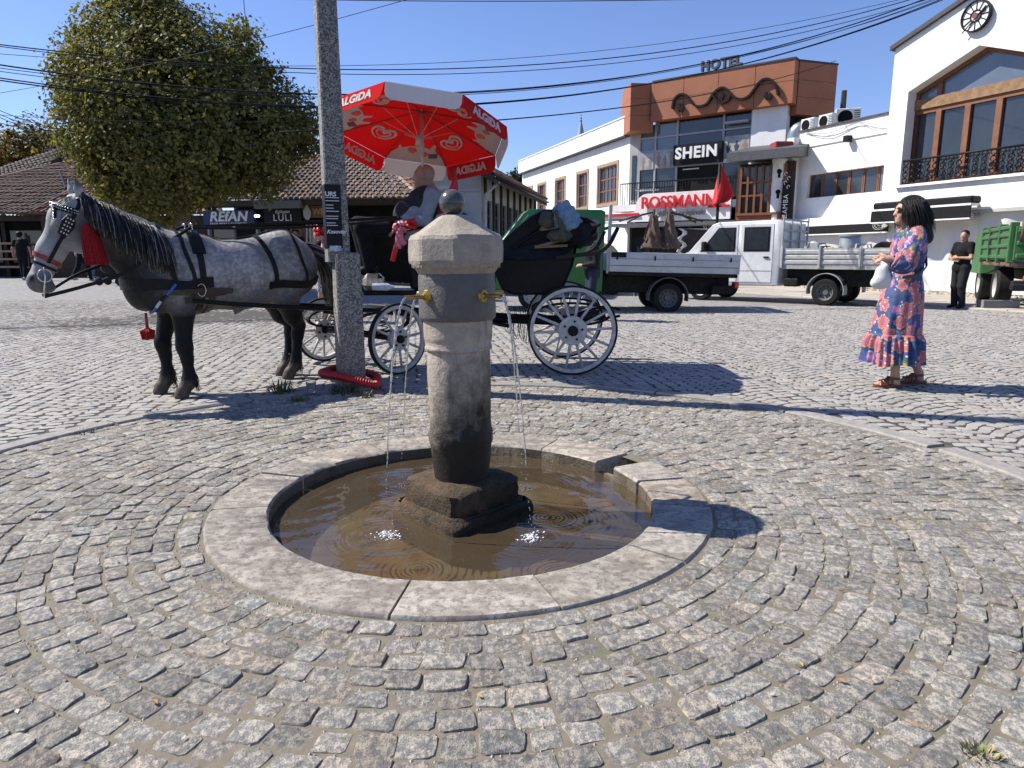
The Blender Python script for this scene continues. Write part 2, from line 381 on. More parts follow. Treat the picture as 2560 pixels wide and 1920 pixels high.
# --- kerb ring of long flat stones
M_KERB = granite('kerb_granite', (.26, .255, .245), (.34, .33, .31), (.19, .187, .18), sc_=.6, pat=.3, bm=.4)
kerb = thing('kerb', None, None); kerb['kind'] = 'structure'; a = .3
while a < .3+2*math.pi-.05:
    l = min(rs.uniform(.34, .5), .3+2*math.pi-a)
    am = a+l/2; x, y = CX+(R_KERB+.075)*math.cos(am), CY+(R_KERB+.075)*math.sin(am)
    dep = y*_cp+CAM_H*_sp
    if y > -.5:
        m = MB(); rings = []
        for rr, zz in ((R_KERB+.004, -.05), (R_KERB+.004, .004), (R_KERB+.012, .012), (R_KERB+.138, .012), (R_KERB+.146, .004), (R_KERB+.146, -.05)):
            rings.append([(CX+rr*math.cos(a+.003+(l-.006)*i/6)-x, CY+rr*math.sin(a+.003+(l-.006)*i/6)-y, zz+rs.uniform(-.0012, .0012)) for i in range(7)])
        m.loft(rings, False, False); n7 = len(m.v); m.c = [tone(rs, .8, .95)]*n7
        m.f.append(tuple(range(0, 42, 7))); m.f.append(tuple(range(6, 42, 7))[::-1]); m.mi += [0, 0]
        o = m.build('kerb_stone', M_KERB, kerb, True, 40); o.location = (x, y, 0)
    a += l
# --- segmental-arch paving beyond the kerb
WF, RF, PF = 1.06, .75, .104; fv = []; ff_ = []; fc = []; nb = 0; fans = []
ca0, sa0 = math.cos(R(8)), math.sin(R(8))
for st in range(-24, 25):
    xc = st*WF; ph = rs.uniform(0, PF)
    for n in range(-16, 190):
        y0 = n*PF+ph
        for q in range(10):
            th = R(-45+90*(q+.5)/10)+rs.uniform(-.02, .02); lx = xc+RF*math.sin(th); ly = y0+RF*math.cos(th)-.6
            x, y = lx*ca0-ly*sa0, lx*sa0+ly*ca0
            if y < -.6 or y > 16.2 or math.hypot(x-CX, y-CY) < R_KERB+.19: continue
            dep = y*_cp+CAM_H*_sp
            if abs(x) > 3.4+max(dep, 0)*.8: continue
            fine = False; l = RF*R(90)/10-.009; wd = PF*math.cos(th)-.008
            vv, ff = sett_mesh(x, y, -th+R(8), l*rs.uniform(.93, 1.02), wd*rs.uniform(.94, 1.03), rs, rs.uniform(-.002, .002)+gz(x, y), False)
            u = 1280+FPX*x/max(dep, .05); vq = 960-FPX*(y*_sp-CAM_H*_cp)/max(dep, .05); fans.append((1/dep if 0 < u < 2560 and vq < 1920 and dep > .3 else 0, x, y, vv, ff, tone(rs, .84, 1.12)))
fans.sort(key=lambda q_: -q_[0]); plaza = thing('plaza_paving', None, None); plaza['kind'] = 'structure'
for i, (q_, x, y, vv, ff, t) in enumerate(fans):
    if i < 300: m = MB(); m.add([(a-x, b-y, c_) for a, b, c_ in vv], ff, 0, t); o = m.build('fan_sett', M_FAN, plaza, True, 40); o.location = (x, y, 0)
    else: fv += vv; ff_ += [tuple(nb+k for k in f_) for f_ in ff]; nb += len(vv); fc += [t]*len(vv)
m = MB(); m.v = fv; m.f = ff_; m.mi = [0]*len(ff_); m.c = fc
o = m.build('fan_setts', M_FAN, plaza, True, 40); o['kind'] = 'stuff'
# --- grit and pebbles in the joints
m = MB(); rp = random.Random(5)
for i in range(3600):
    an = rp.uniform(0, 2*math.pi); r_ = R_OUT+.02+dr*rp.randint(0, 12)+rp.uniform(-.012, .012); x, y = CX+r_*math.cos(an), CY+r_*math.sin(an)
    if y > 3.4: continue
    s_ = rp.uniform(.0018, .0055); t = rp.uniform(.7, 1.4); z = -.0045
    m.add([(x-s_, y, z), (x, y-s_, z), (x+s_*1.2, y, z), (x, y+s_*.8, z), (x, y, z+s_*1.1)], [(0, 1, 4), (1, 2, 4), (2, 3, 4), (3, 0, 4)], 0, (t, t*.95, t*.85))
M_GRIT = mat('grit', (.46, .42, .34), .9, .3, 40); o = m.build('gravel', M_GRIT, pave); o['kind'] = 'stuff'
# --- dry leaves and scraps lying about
m = MB(); rp = random.Random(15)
for i in range(30):
    u, v = rp.uniform(0, 2560), rp.uniform(930, 1900); p_ = gnd(u, v); x, y = p_.x, p_.y
    if math.hypot(x-CX, y-CY) < R_OUT+.03: continue
    s_ = rp.uniform(.006, .015); a = rp.uniform(0, 6.3); ca, sa = math.cos(a)*s_, math.sin(a)*s_; t = rp.choice([(.3, .16, .06), (.42, .3, .1), (.5, .46, .4), (.2, .12, .07)]); z = .006
    m.add([(x-ca, y-sa, z), (x-sa*.5, y+ca*.5, z+s_*.3), (x+ca*1.3, y+sa*1.3, z+.002), (x+sa*.5, y-ca*.5, z+s_*.2)], [(0, 1, 2, 3)], 0, t)
o = m.build('leaf_litter', mat('litter', (.3, .2, .1), .8, .2, 40, attr='tint'), None); setp(o, 'dry leaves and small scraps scattered over the paving', 'litter', None, 'stuff')
# --- basin
basin = thing('fountain_basin', 'round sunken stone basin with pale coping ring holding shallow brown water', 'basin', (CX, CY, 0))
def limestone(name, a, b, wet=.35):
    g = NG(name); co = g.pos(); n1 = g.noise(16, 7, .72, co); n2 = g.noise(70, 4, .7, co); n3 = g.noise(5, 4, .6, g.scl(co, (1, 2.2, 1))); n4 = g.noise(34, 5, .75, co)
    c = g.mix(g.ramp(n1, .42, .6), a, b); c = g.mix(g.ramp(n3, .49, .6, 0, .75), c, (.2, .168, .138)); c = g.mix(g.ramp(n4, .53, .565, 0, .8), c, (.165, .14, .118))
    c = g.mix(g.ramp(n2, .55, .75, 0, .4), c, (.13, .11, .095)); c = g.mix(1., c, g.attr(), 'MULTIPLY'); g.L(c, g.b.inputs['Base Color'])
    g.L(g.ramp(n1, .35, .65, .45, .8), g.b.inputs['Roughness']); g.bump(g.math('ADD', n2, g.math('MULTIPLY', n1, .8)), .35, .006); return g.m
M_RIM = limestone('coping_limestone', (.28, .248, .208), (.42, .38, .325))
g = NG('algae_wall'); co = g.pos(); n1 = g.noise(22, 6, .7, co); xyz = g.nd('SeparateXYZ'); g.L(co, xyz.inputs[0]); c = g.mix(n1, (.028, .022, .014), (.13, .1, .06)); g.L(c, g.b.inputs['Base Color']); g.b.inputs['Roughness'].default_value = .6; g.bump(n1, .8, .02); M_ALGAE = g.m
RIMZ = .008; joints = [R(q) for q in (262, 212, 190, 163, 146, 125, 97, 63, 38, 28, 12, -8, -40, -70)]
joints = sorted([q % (2*math.pi) for q in joints]); rq = random.Random(11)
for i, a0 in enumerate(joints):
    a1 = joints[(i+1) % len(joints)]
    if a1 <= a0: a1 += 2*math.pi
    mid = (a0+a1)/2; deg = math.degrees(mid) % 360
    if 28 < deg < 38: continue                      # the missing stone of the broken rim
    gap = .004; off = rq.uniform(-.004, .004); zt = RIMZ+rq.uniform(-.003, .003); tl = rq.uniform(-.003, .003)
    if 12 < deg < 28: zt += .006; off = -.012
    n = max(6, int((a1-a0)/R(5))); rings = []
    for rr, zz in ((R_IN, -.3), (R_IN, zt-.012), (R_IN+.012, zt), (R_OUT-.01, zt), (R_OUT, zt-.012), (R_OUT, -.08)):
        rings.append([((rr+off+rq.uniform(-.002, .002))*math.cos(a0+gap+(a1-a0-2*gap)*k/n), (rr+off)*math.sin(a0+gap+(a1-a0-2*gap)*k/n), zz+rq.uniform(-.0012, .0012)) for k in range(n+1)])
    m = MB(); m.loft(rings, False, False); k = n+1; m.f.append(tuple(j*k for j in range(6))); m.f.append(tuple(j*k+n for j in range(6))[::-1]); m.mi += [0, 0]
    t = rq.uniform(.84, 1.06); m.c = [(t*rq.uniform(.98, 1.03), t, t*rq.uniform(.95, 1.0))]*len(m.v)
    m.mi[:n] = [1]*n; m.build('coping_stone', [M_RIM, M_ALGAE], basin, True, 45)
g = NG('basin_slime'); co = g.pos(); n1 = g.noise(14, 6, .7, co); n2 = g.noise(4, 4, .6, co)
c = g.mix(g.ramp(n1, .35, .65), (.10, .075, .046), (.22, .165, .10)); c = g.mix(g.ramp(n2, .45, .65), c, (.2, .18, .115)); c = g.mix(g.ramp(g.noise(2.3, 3, .5, co), .52, .66, 0, .6), c, (.2, .11, .075))
g.L(c, g.b.inputs['Base Color']); g.b.inputs['Roughness'].default_value = .6; g.bump(n1, .6, .01); M_SLIME = g.m
m = MB(); m.lathe([(R_IN+.05, -.06), (R_IN+.03, -.06), (R_IN+.02, -.21), (R_IN-.08, -.215), (.3, -.2), (.02, -.2)], 72, caps=False)
m.build('bowl', M_SLIME, basin, True, 40)
# --- water: a rippled sheet
WZ = -.06; SPL = [(-.546, 2.85), (.085, 2.82), (-.58, 3.515), (.059, 3.472)]
nr, na = 150, 300; rr = np.linspace(.0, R_IN+.012, nr)[:, None]; aa = np.linspace(0, 2*np.pi, na, endpoint=False)[None]
X = CX+rr*np.cos(aa); Y = CY+rr*np.sin(aa); Z = np.zeros_like(X)
for i, (sx, sy) in enumerate(SPL):
    d = np.hypot(X-sx, Y-sy); Z += .0024*np.exp(-d/.09)*np.cos(d*2*np.pi/.021+i)*np.clip(d/.015, 0, 1)+.0004*np.exp(-d/.3)*np.cos(d*2*np.pi/.034+i*2)
Z += .0005*np.sin(X*31+Y*17+2*np.sin(Y*9))+.0004*np.sin(X*-13+Y*43+1.7*np.sin(X*11))
V = np.stack([X, Y, Z+WZ], -1).reshape(-1, 3); I = np.arange(nr*na).reshape(nr, na)
F = np.stack([I[:-1], I[1:], np.roll(I[1:], -1, 1), np.roll(I[:-1], -1, 1)], -1).reshape(-1, 4)
if np.cross(V[F[9000, 1]]-V[F[9000, 0]], V[F[9000, 2]]-V[F[9000, 0]])[2] < 0: F = F[:, ::-1]
g = NG('pool_water'); g.n.remove(g.b); fr = g.nd('Fresnel'); fr.inputs[0].default_value = 1.4
tr = g.nd('BsdfTransparent'); tr.inputs[0].default_value = (.9, .86, .76, 1); gl = g.nd('BsdfGlossy'); gl.inputs['Roughness'].default_value = .02; gl.inputs[0].default_value = (1, 1, 1, 1)
mx = g.nd('MixShader'); g.L(fr.outputs[0], mx.inputs[0]); df = g.nd('BsdfDiffuse'); g.L(g.mix(g.noise(5, 4, .6, g.pos()), (.105, .078, .047), (.18, .132, .08)), df.inputs[0]); mk = g.nd('MixShader'); mk.inputs[0].default_value = .34; g.L(tr.outputs[0], mk.inputs[1]); g.L(df.outputs[0], mk.inputs[2]); g.L(mk.outputs[0], mx.inputs[1]); g.L(gl.outputs[0], mx.inputs[2]); g.L(mx.outputs[0], g.out.inputs[0]); M_POOL = g.m
o = raw('water', V, F, M_POOL, None, True); setp(o, kind='structure')
# ---------------------------------------------------------------- fountain pillar
fo = thing('drinking_fountain', 'weathered stone pillar fountain with ball finial and four running brass spouts', 'fountain', (CX-.005, CY-.02, 0)); fo.rotation_euler = (R(-.3), R(-.7), R(4))
def colstone(name, a, b, stain=(.013, .0105, .008), z0=.2, z1=.55, wet=True, rough=.75, streak=.5, bst=.5):
    g = NG(name); co = g.pos('obj'); n1 = g.noise(13, 7, .7, co); n2 = g.noise(90, 4, .7, co); st = g.noise(9, 5, .7, g.scl(co, (3.2, 3.2, .35)))
    c = g.mix(g.ramp(n1, .35, .65), a, b); c = g.mix(g.ramp(n2, .5, .75, 0, .4), c, tuple(q*.45 for q in a)); c = g.mix(g.ramp(st, .52, .7, 0, streak), c, (.10, .082, .062))
    if wet:
        xyz = g.nd('SeparateXYZ'); g.L(co, xyz.inputs[0]); h = g.math('ADD', xyz.outputs[2], g.math('MULTIPLY', g.math('SUBTRACT', n1, .5), .55)); h = g.math('SUBTRACT', h, g.math('MULTIPLY', xyz.outputs[0], .7))
        f = g.ramp(h, z0, z1, .96, 0.); c = g.mix(f, c, stain); g.L(g.ramp(f, 0, 1, rough, .5), g.b.inputs['Roughness']); g.L(g.ramp(f, 0, 1, .4, .18), g.b.inputs['Specular IOR Level'])
    else: g.b.inputs['Roughness'].default_value = rough
    g.L(c, g.b.inputs['Base Color']); g.bump(g.math('ADD', n2, g.math('MULTIPLY', n1, 1.5)), bst, .008*(1+bst)); return g.m
M_SHAFT = colstone('shaft_stone', (.34, .285, .225), (.46, .395, .32), z0=.34, z1=.72, streak=.45); M_CAPS = colstone('cap_stone', (.29, .248, .195), (.40, .35, .28), wet=False, rough=.85, streak=.2)
M_BAND = colstone('band_stone', (.10, .092, .08), (.13, .12, .105), wet=False, rough=.5, streak=.3)
M_PLIN = colstone('plinth_stone', (.06, .05, .026), (.15, .085, .045), (.018, .015, .008), -.12, .2, bst=1.)
M_BRASS = mat('brass', (.42, .28, .08), .42, .4, 30, .15, 80, metal=.9, kind='obj'); M_BALL = mat('polished_ball_stone', (.085, .082, .075), .22, .5, 60, 0, kind='obj')
def wob(prof, n, amp, ph=0, seed=0, sq=None):
    q = random.Random(seed); return prof
def rlathe(prof, n, amp, seed, ph=0):
    q = random.Random(seed); rings = []
    for r_, z_ in prof: rings.append([((r_+q.uniform(-amp, amp))*math.cos(ph+2*math.pi*k/n), (r_+q.uniform(-amp, amp))*math.sin(ph+2*math.pi*k/n), z_+q.uniform(-amp, amp)*.6) for k in range(n)])
    return rings
m = MB(); m.loft(rlathe([(.128, .1), (.131, .125), (.138, .19), (.146, .27), (.152, .288), (.153, .335), (.147, .349)]+[(.147-.002*math.sin(i*.7), .349+i*.0376) for i in range(1, 11)], 48, .0012, 1)); m.build('shaft', M_SHAFT, fo, True, 40)
m = MB(); m.loft(rlathe([(.15, .722), (.156, .728), (.157, .738), (.1535, .744), (.1545, .768), (.1575, .774), (.159, .79), (.1595, .868)], 56, .0007, 2)); m.build('collar', M_SHAFT, fo, True, 40)
m = MB(); m.loft(rlathe([(.166, .862), (.175, .872), (.177, .885), (.175, 1.06), (.172, 1.072)], 72, .0003, 3)); m.build('spout_band', M_BAND, fo, True, 35)
m = MB(); m.loft(rlathe([(.17, 1.07), (.176, 1.078), (.19, 1.098), (.198, 1.108), (.2, 1.12)], 56, .0018, 4)); m.build('flared_neck', M_CAPS, fo, True, 50)
q = random.Random(8)
for k in range(44):
    if q.random() < .3: continue
    a = 2*math.pi*k/44; rr = .1985; mm = MB(Matrix.Rotation(a, 4, 'Z')); mm.bbox((rr-.02, -.006, 1.094+q.uniform(0, .006)), (rr+q.uniform(-.001, .004), .006, 1.119), .003); mm.build('dentil', M_CAPS, fo)
# octagonal cap: eight faces with worn arrises, then a low pyramid
def octr(rho, z, j, q, n=3):
    out = []
    for k in range(8):
        a0, a1 = -math.pi/2+k*math.pi/4, -math.pi/2+(k+1)*math.pi/4
        for t in (.06, .35, .65, .94):
            x = lerp(math.cos(a0), math.cos(a1), t)*rho+q.uniform(-j, j); y = lerp(math.sin(a0), math.sin(a1), t)*rho+q.uniform(-j, j); out.append((x, y, z+q.uniform(-j, j)))
    return out
q = random.Random(21); m = MB()
m.loft([octr(.196, 1.116, .001, q), octr(.212, 1.118, .002, q), octr(.217, 1.13, .0025, q), octr(.218, 1.175, .0018, q), octr(.217, 1.222, .0025, q), octr(.209, 1.238, .003, q), octr(.165, 1.263, .002, q), octr(.12, 1.291, .002, q), octr(.075, 1.322, .0012, q), octr(.058, 1.33, .001, q)])
m.build('cap', M_CAPS, fo, True, 16)
m = MB(); m.sphere((-.012, 0, 1.386), .058, 32, 20); m.lathe([(.03, 1.322), (.032, 1.334)], 20, (-.012, 0, 0)); m.build('ball_finial', M_BALL, fo, True)
# plinth: chamfered block on a rounded foot slab, corner to the front
def sqr(h, c_, z, q, j=.0015):
    out = []; P = [(h, -h+c_), (h, 0), (h, h-c_), (h-c_, h), (0, h), (-h+c_, h), (-h, h-c_), (-h, 0), (-h, -h+c_), (-h+c_, -h), (0, -h), (h-c_, -h)]
    for i in range(12):
        a, b = P[i], P[(i+1) % 12]
        for t in (0, .33, .66): out.append((lerp(a[0], b[0], t)+q.uniform(-j, j)*2, lerp(a[1], b[1], t)+q.uniform(-j, j)*2, z+q.uniform(-j, j)))
    r45 = Matrix.Rotation(R(45-5), 3, 'Z'); return [r45 @ Vector(p_) for p_ in out]
m = MB(); m.loft([sqr(.21, .045, -.02, q), sqr(.214, .045, .06, q, .003), sqr(.212, .05, .092, q, .003), sqr(.196, .055, .108, q, .003), sqr(.12, .04, .113, q)]); m.build('plinth', M_PLIN, fo, True, 45)
m = MB(); m.loft([sqr(.25, .03, -.2, q), sqr(.255, .03, -.045, q, .003), sqr(.25, .035, -.025, q, .004), sqr(.238, .04, -.008, q, .004), sqr(.232, .04, -.022, q, .003), sqr(.222, .04, -.002, q, .003), sqr(.18, .04, .0, q)]); m.build('plinth_foot', M_PLIN, fo, True, 50)
# spouts with octagonal rosettes
g = NG('stream_water'); g.b.inputs['Base Color'].default_value = (1, 1, 1, 1); g.b.inputs['Roughness'].default_value = .04; g.b.inputs['IOR'].default_value = 1.33; g.b.inputs['Transmission Weight'].default_value = .86
g.bump(g.noise(55, 3, .5, g.pos()), .6, .02); M_STREAM = g.m
sp_q = random.Random(31)
for i, a in enumerate((R(225-4), R(315-4), R(135-4), R(45-4))):
    T = Matrix.Rotation(a, 4, 'Z') @ Matrix.Translation((.174, 0, .975))
    m = MB(T); m.lathe([(.03, -.004), (.031, .002), (.028, .006), (.026, .006), (.024, .011), (.018, .012), (.013, .022), (.0, .022)], 8, axis='x', ph=R(22.5)); ro = m.build('spout', M_BRASS, fo, True, 25)
    m = MB(T); m.lathe([(.0095, 0), (.0095, .118), (.0075, .118), (.007, .07)], 14, axis='x', caps=False); m.lathe([(.0115, .014), (.0115, .03)], 14, axis='x'); m.build('spout_pipe', M_BRASS, ro, True, 40)
    # falling stream: solid at first, breaking into drops near the pool
    pts = []; rad_ = []; x0, z0 = .174+.114, .972; tx = math.hypot(SPL[i][0]-CX, SPL[i][1]-CY); ta = math.atan2(SPL[i][1]-CY, SPL[i][0]-CX)-R(4)
    m = MB(); tube_p = []; tube_r = []; drops = []
    for k in range(61):
        t = k/60; x = lerp(x0, tx, min(1, t*1.02)); z = z0-(z0-WZ)*t*t; aa_ = a+((ta-a+math.pi) % (2*math.pi)-math.pi)*t
        p_ = Vector((x*math.cos(aa_), x*math.sin(aa_), z))+Vector((sp_q.uniform(-1, 1), sp_q.uniform(-1, 1), 0))*.0012*t
        if t < .84: tube_p.append(p_); tube_r.append((.0056-.0026*t)*(1+.3*math.sin(k*1.9+i))*(1 if t < .6 else .8))
        else: drops.append(p_)
    m.tube(tube_p, tube_r, 8); m.build('water_stream', M_STREAM, fo, True); m = MB()
    for p_ in drops[::1]:
        for _ in range(2):
            if sp_q.random() < .75: m.sphere(p_+Vector((sp_q.uniform(-.006, .006), sp_q.uniform(-.006, .006), sp_q.uniform(-.012, .012))), (sp_q.uniform(.0012, .0034),)*2+(sp_q.uniform(.002, .006),), 6, 5)
    o = m.build('water_drops', M_STREAM, fo, True); o['kind'] = 'stuff'
# splash: froth where each stream meets the pool
M_FROTH = mat('froth', (.9, .91, .93), .12, .1, 200, .3, 200)
for i, (sx, sy) in enumerate(SPL):
    m = MB()
    n_ = 110 if i < 2 else 40
    for k in range(n_):
        r_ = abs(sp_q.gauss(0, .026)); a = sp_q.uniform(0, 6.28); h = sp_q.random()**3*.02; b = sp_q.uniform(.0012, .0042)
        m.sphere((sx+r_*math.cos(a)*1.25, sy+r_*math.sin(a), WZ+.002+h), (b*1.5, b*1.2, b*.8), 6, 4)
    for k in range(14):
        r_ = sp_q.uniform(.02, .11); a = sp_q.uniform(0, 6.28); b = sp_q.uniform(.0008, .002); m.sphere((sx+r_*math.cos(a), sy+r_*math.sin(a), WZ+.002+sp_q.random()**2*.05), b, 6, 4)
    o = m.build('water_splash', M_STREAM if i > 1 else M_FROTH, None, True)
    setp(o, ['splash of white froth in the pool, front one on the horse side', 'splash of white froth in the pool, front one on the shaded side', 'small splash behind the fountain plinth, horse side', 'small splash behind the fountain plinth, broken rim side'][i], 'splash', 'splashes under the four spouts', 'stuff')
# ---------------------------------------------------------------- concrete utility pole with stub post
g = NG('terrazzo_concrete'); co = g.pos('obj'); v = g.nd('TexVoronoi'); v.inputs['Scale'].default_value = 95; g.L(co, v.inputs['Vector']); n1 = g.noise(5, 5, .6, co)
sp = g.nd('SeparateColor'); g.L(v.outputs['Color'], sp.inputs[0]); c = g.mix(g.ramp(sp.outputs[0], .3, .8), (.07, .068, .063), (.33, .315, .29)); c = g.mix(g.ramp(n1, .4, .7, 0, .4), c, (.2, .185, .16))
xyz = g.nd('SeparateXYZ'); g.L(co, xyz.inputs[0]); c = g.mix(g.ramp(g.math('ADD', xyz.outputs[2], g.math('MULTIPLY', n1, .5)), .3, 1.0, .55, 0), c, (.19, .15, .11))
g.L(c, g.b.inputs['Base Color']); g.b.inputs['Roughness'].default_value = .85; g.bump(sp.outputs[1], .35, .006); M_TERR = g.m
po = thing('utility_pole', 'tall speckled concrete utility pole with thicker stub post at its foot', 'utility pole', (-1.425, 6.0, 0), R(24))
def chsq(h, c_, z, dx=0, dy=0): return [(dx+x, dy+y, z) for x, y in ((h, -h+c_), (h, h-c_), (h-c_, h), (-h+c_, h), (-h, h-c_), (-h, -h+c_), (-h+c_, -h), (h-c_, -h))]
m = MB(); m.loft([chsq(.094, .012, 1.1, -.06, .05), chsq(.088, .012, 1.9, -.065, .05), chsq(.08, .012, 3.2, -.068, .05), chsq(.06, .01, 7.6, -.07, .05)]); m.build('mast', M_TERR, po)
q = random.Random(2); m = MB(); m.loft([chsq(.112, .012, -.05), chsq(.108, .012, .6), chsq(.103, .014, 1.165), chsq(.094, .02, 1.18)]); m.build('stub_post', M_TERR, po)
M_POST = mat('poster_black', (.012, .012, .014), .45, .5, 20, kind='obj'); M_WHITE = mat('print_white', (.75, .75, .74), .6, .1)
ps = thing('poster', 'torn black event poster with white lettering wrapped around the utility pole', 'poster', (-1.425, 6.0, 0), R(24))
hw = .0915; m = MB(); z0, z1 = 1.215, 1.735; ox, oy = -.0645, .05
m.loft([[(ox-hw-.004, oy+.05, z), (ox-hw-.004, oy-hw-.004, z), (ox+.036, oy-hw-.004, z), (ox+.036, oy-hw-.001, z), (ox-hw-.001, oy-hw-.001, z), (ox-hw-.001, oy+.05, z)] for z in (z0, z1)]); m.build('sheet', M_POST, ps)
def ptext(s_, sz, x, z, sh=0, bold=.001): return text('lettering', s_, sz, M_WHITE, Matrix.Translation((ox+x, oy-hw-.0065, z)) @ Matrix.Rotation(R(90), 4, 'X'), ps, .001, 'LEFT', 1.0, sh, bold)
ptext('URS', .052, -.094, 1.655, 0, .0015); ptext('Kosovës!', .043, -.094, 1.35, .35)
for k, (s_, z) in enumerate((('Më 10 shtator', 1.60), ('ora 20:00', 1.575), ('hyrja e lirë', 1.53), ('Sheshi kryesor', 1.505), ('muzikë dhe valle', 1.46), ('në natën', 1.435))): pass
m = MB()
for z in (1.625, 1.6, 1.565, 1.54, 1.515, 1.475, 1.455, 1.42, 1.4): m.box((ox-.092, oy-hw-.0065, z), (ox-.092+q.uniform(.06, .115), oy-hw-.004, z+.005))
m.build('print_lines', M_WHITE, ps)
M_GREYP = mat('sticker_grey', (.55, .57, .6), .5, .5, 30)
m = MB(); m.box((ox-.075, oy-hw-.0075, 1.19), (ox+.02, oy-hw-.0045, 1.235)); o = m.build('sticker', M_GREYP, None); o.location = (-1.425, 6.0, 0); o.rotation_euler = (0, 0, R(24)); setp(o, 'small torn white sticker on the utility pole just above the stub post', 'sticker')
# red corrugated conduit looped round the post
g = mat('red_conduit', (.42, .018, .02), .38, .25, 12)
P = [at(808, 934, 5.86), at(850, 941, 5.78), at(893, 951, 5.74), at(935, 962, 5.76)]
loop = [P[0]+Vector((.06, .32, 0))]+[P[0]+Vector((-.005, .1, 0))]+P+[P[3]+Vector((.0, .08, 0)), P[3]+Vector((-.04, .3, .02)), P[3]+Vector((-.22, .38, .06)), P[0]+Vector((.06, .32, 0))]
cp = catmull(loop, 46); m = MB(); m.tube(cp, [.033+.006*math.sin(i*1.05) for i in range(len(cp))], 12); o = m.build('conduit_loop', g, None, True); setp(o, 'red corrugated plastic conduit looped around the foot of the utility pole', 'conduit')
# plastic cup
cupm = NG('cup_plastic'); cupm.b.inputs['Base Color'].default_value = (.9, .9, .9, 1); cupm.b.inputs['Transmission Weight'].default_value = .92; cupm.b.inputs['Roughness'].default_value = .1; cupm.b.inputs['IOR'].default_value = 1.2
cb = gnd(779, 988); cu = thing('plastic_cup', 'clear plastic cup of water standing at the foot of the utility pole', 'cup', (cb.x, cb.y, 0)); m = MB(); m.lathe([(.03, 0), (.042, .11), (.0435, .112), (.04, .11), (.028, .004)], 20, caps=False); m.build('cup_wall', cupm.m, cu, True, 60); m = MB(); m.lathe([(.0285, .003), (.034, .05), (.0, .05)], 16); m.build('drink', M_STREAM, cu, True, 60)
# weeds
def tuft(name, c, n, h, sp_, col, lab, seed, cat='weed', grp=None, wide=.006):
    q = random.Random(seed); m = MB(); cs = []
    for k in range(n):
        a = q.uniform(0, 6.28); r_ = q.random()**.6*sp_; b = Vector((c[0]+r_*math.cos(a), c[1]+r_*math.sin(a), c[2]-.01)); hh = h*q.uniform(.4, 1.1); ln = Vector((math.cos(a), math.sin(a), 0))*hh*q.uniform(.2, .9); sd = Vector((-math.sin(a+q.uniform(-1, 1)), math.cos(a), 0)).normalized()*wide*q.uniform(.5, 1.3)
        t = q.uniform(.6, 1.4); cc = (col[0]*t*q.uniform(.8, 1.3), col[1]*t, col[2]*t)
        m.add([b-sd*.6, b+sd*.6, b+ln*.45+sd+Vector((0, 0, hh*.6)), b+ln*.45-sd+Vector((0, 0, hh*.6)), b+ln+Vector((0, 0, hh*.95))], [(0, 1, 2, 3), (3, 2, 4)], 0, cc)
    o = m.build(name, mat('weed_leaf', (.1, .13, .04), .6, .3, 30, attr='tint'), None); return setp(o, lab, cat, grp)
wg = 'weeds in the paving'
b = gnd(735, 985); tuft('weed', (b.x-.12, b.y+.02, 0), 90, .13, .09, (.07, .11, .03), 'bushy green weed at the foot of the utility pole beside the cup', 1, grp=wg)
tuft('weed', (b.x+.42, b.y+.04, 0), 80, .09, .12, (.05, .08, .025), 'low dark weed in the shadow of the utility pole', 2, grp=wg); 
b = gnd(753, 1000); tuft('weed', (b.x-.02, b.y-.02, 0), 60, .05, .07, (.11, .14, .05), 'flat weed in the setts in front of the utility pole', 3, grp=wg)
b = gnd(910, 990); tuft('weed', (b.x, b.y, 0), 50, .06, .07, (.10, .11, .05), 'dry little weed under the end of the red conduit', 4, grp=wg)
b = gnd(2455, 1890); tuft('weed', (b.x, b.y, 0), 110, .03, .035, (.22, .21, .08), 'yellow green grass tuft between setts in the near paving corner', 5, grp=wg, wide=.003)
for i, (u, v) in enumerate(((400, 1030), (265, 1062), (205, 1080), (760, 1000))):
    b = gnd(u, v); tuft('weed', (b.x, b.y, 0), 50, .03, .09, (.10, .12, .05), ['moss tuft along the kerb nearest the front hooves', 'moss tuft along the kerb, longest of the row', 'moss tuft along the kerb, farthest from the pole', 'moss tuft by the kerb below the pole'][i], 10+i, grp=wg, wide=.004)
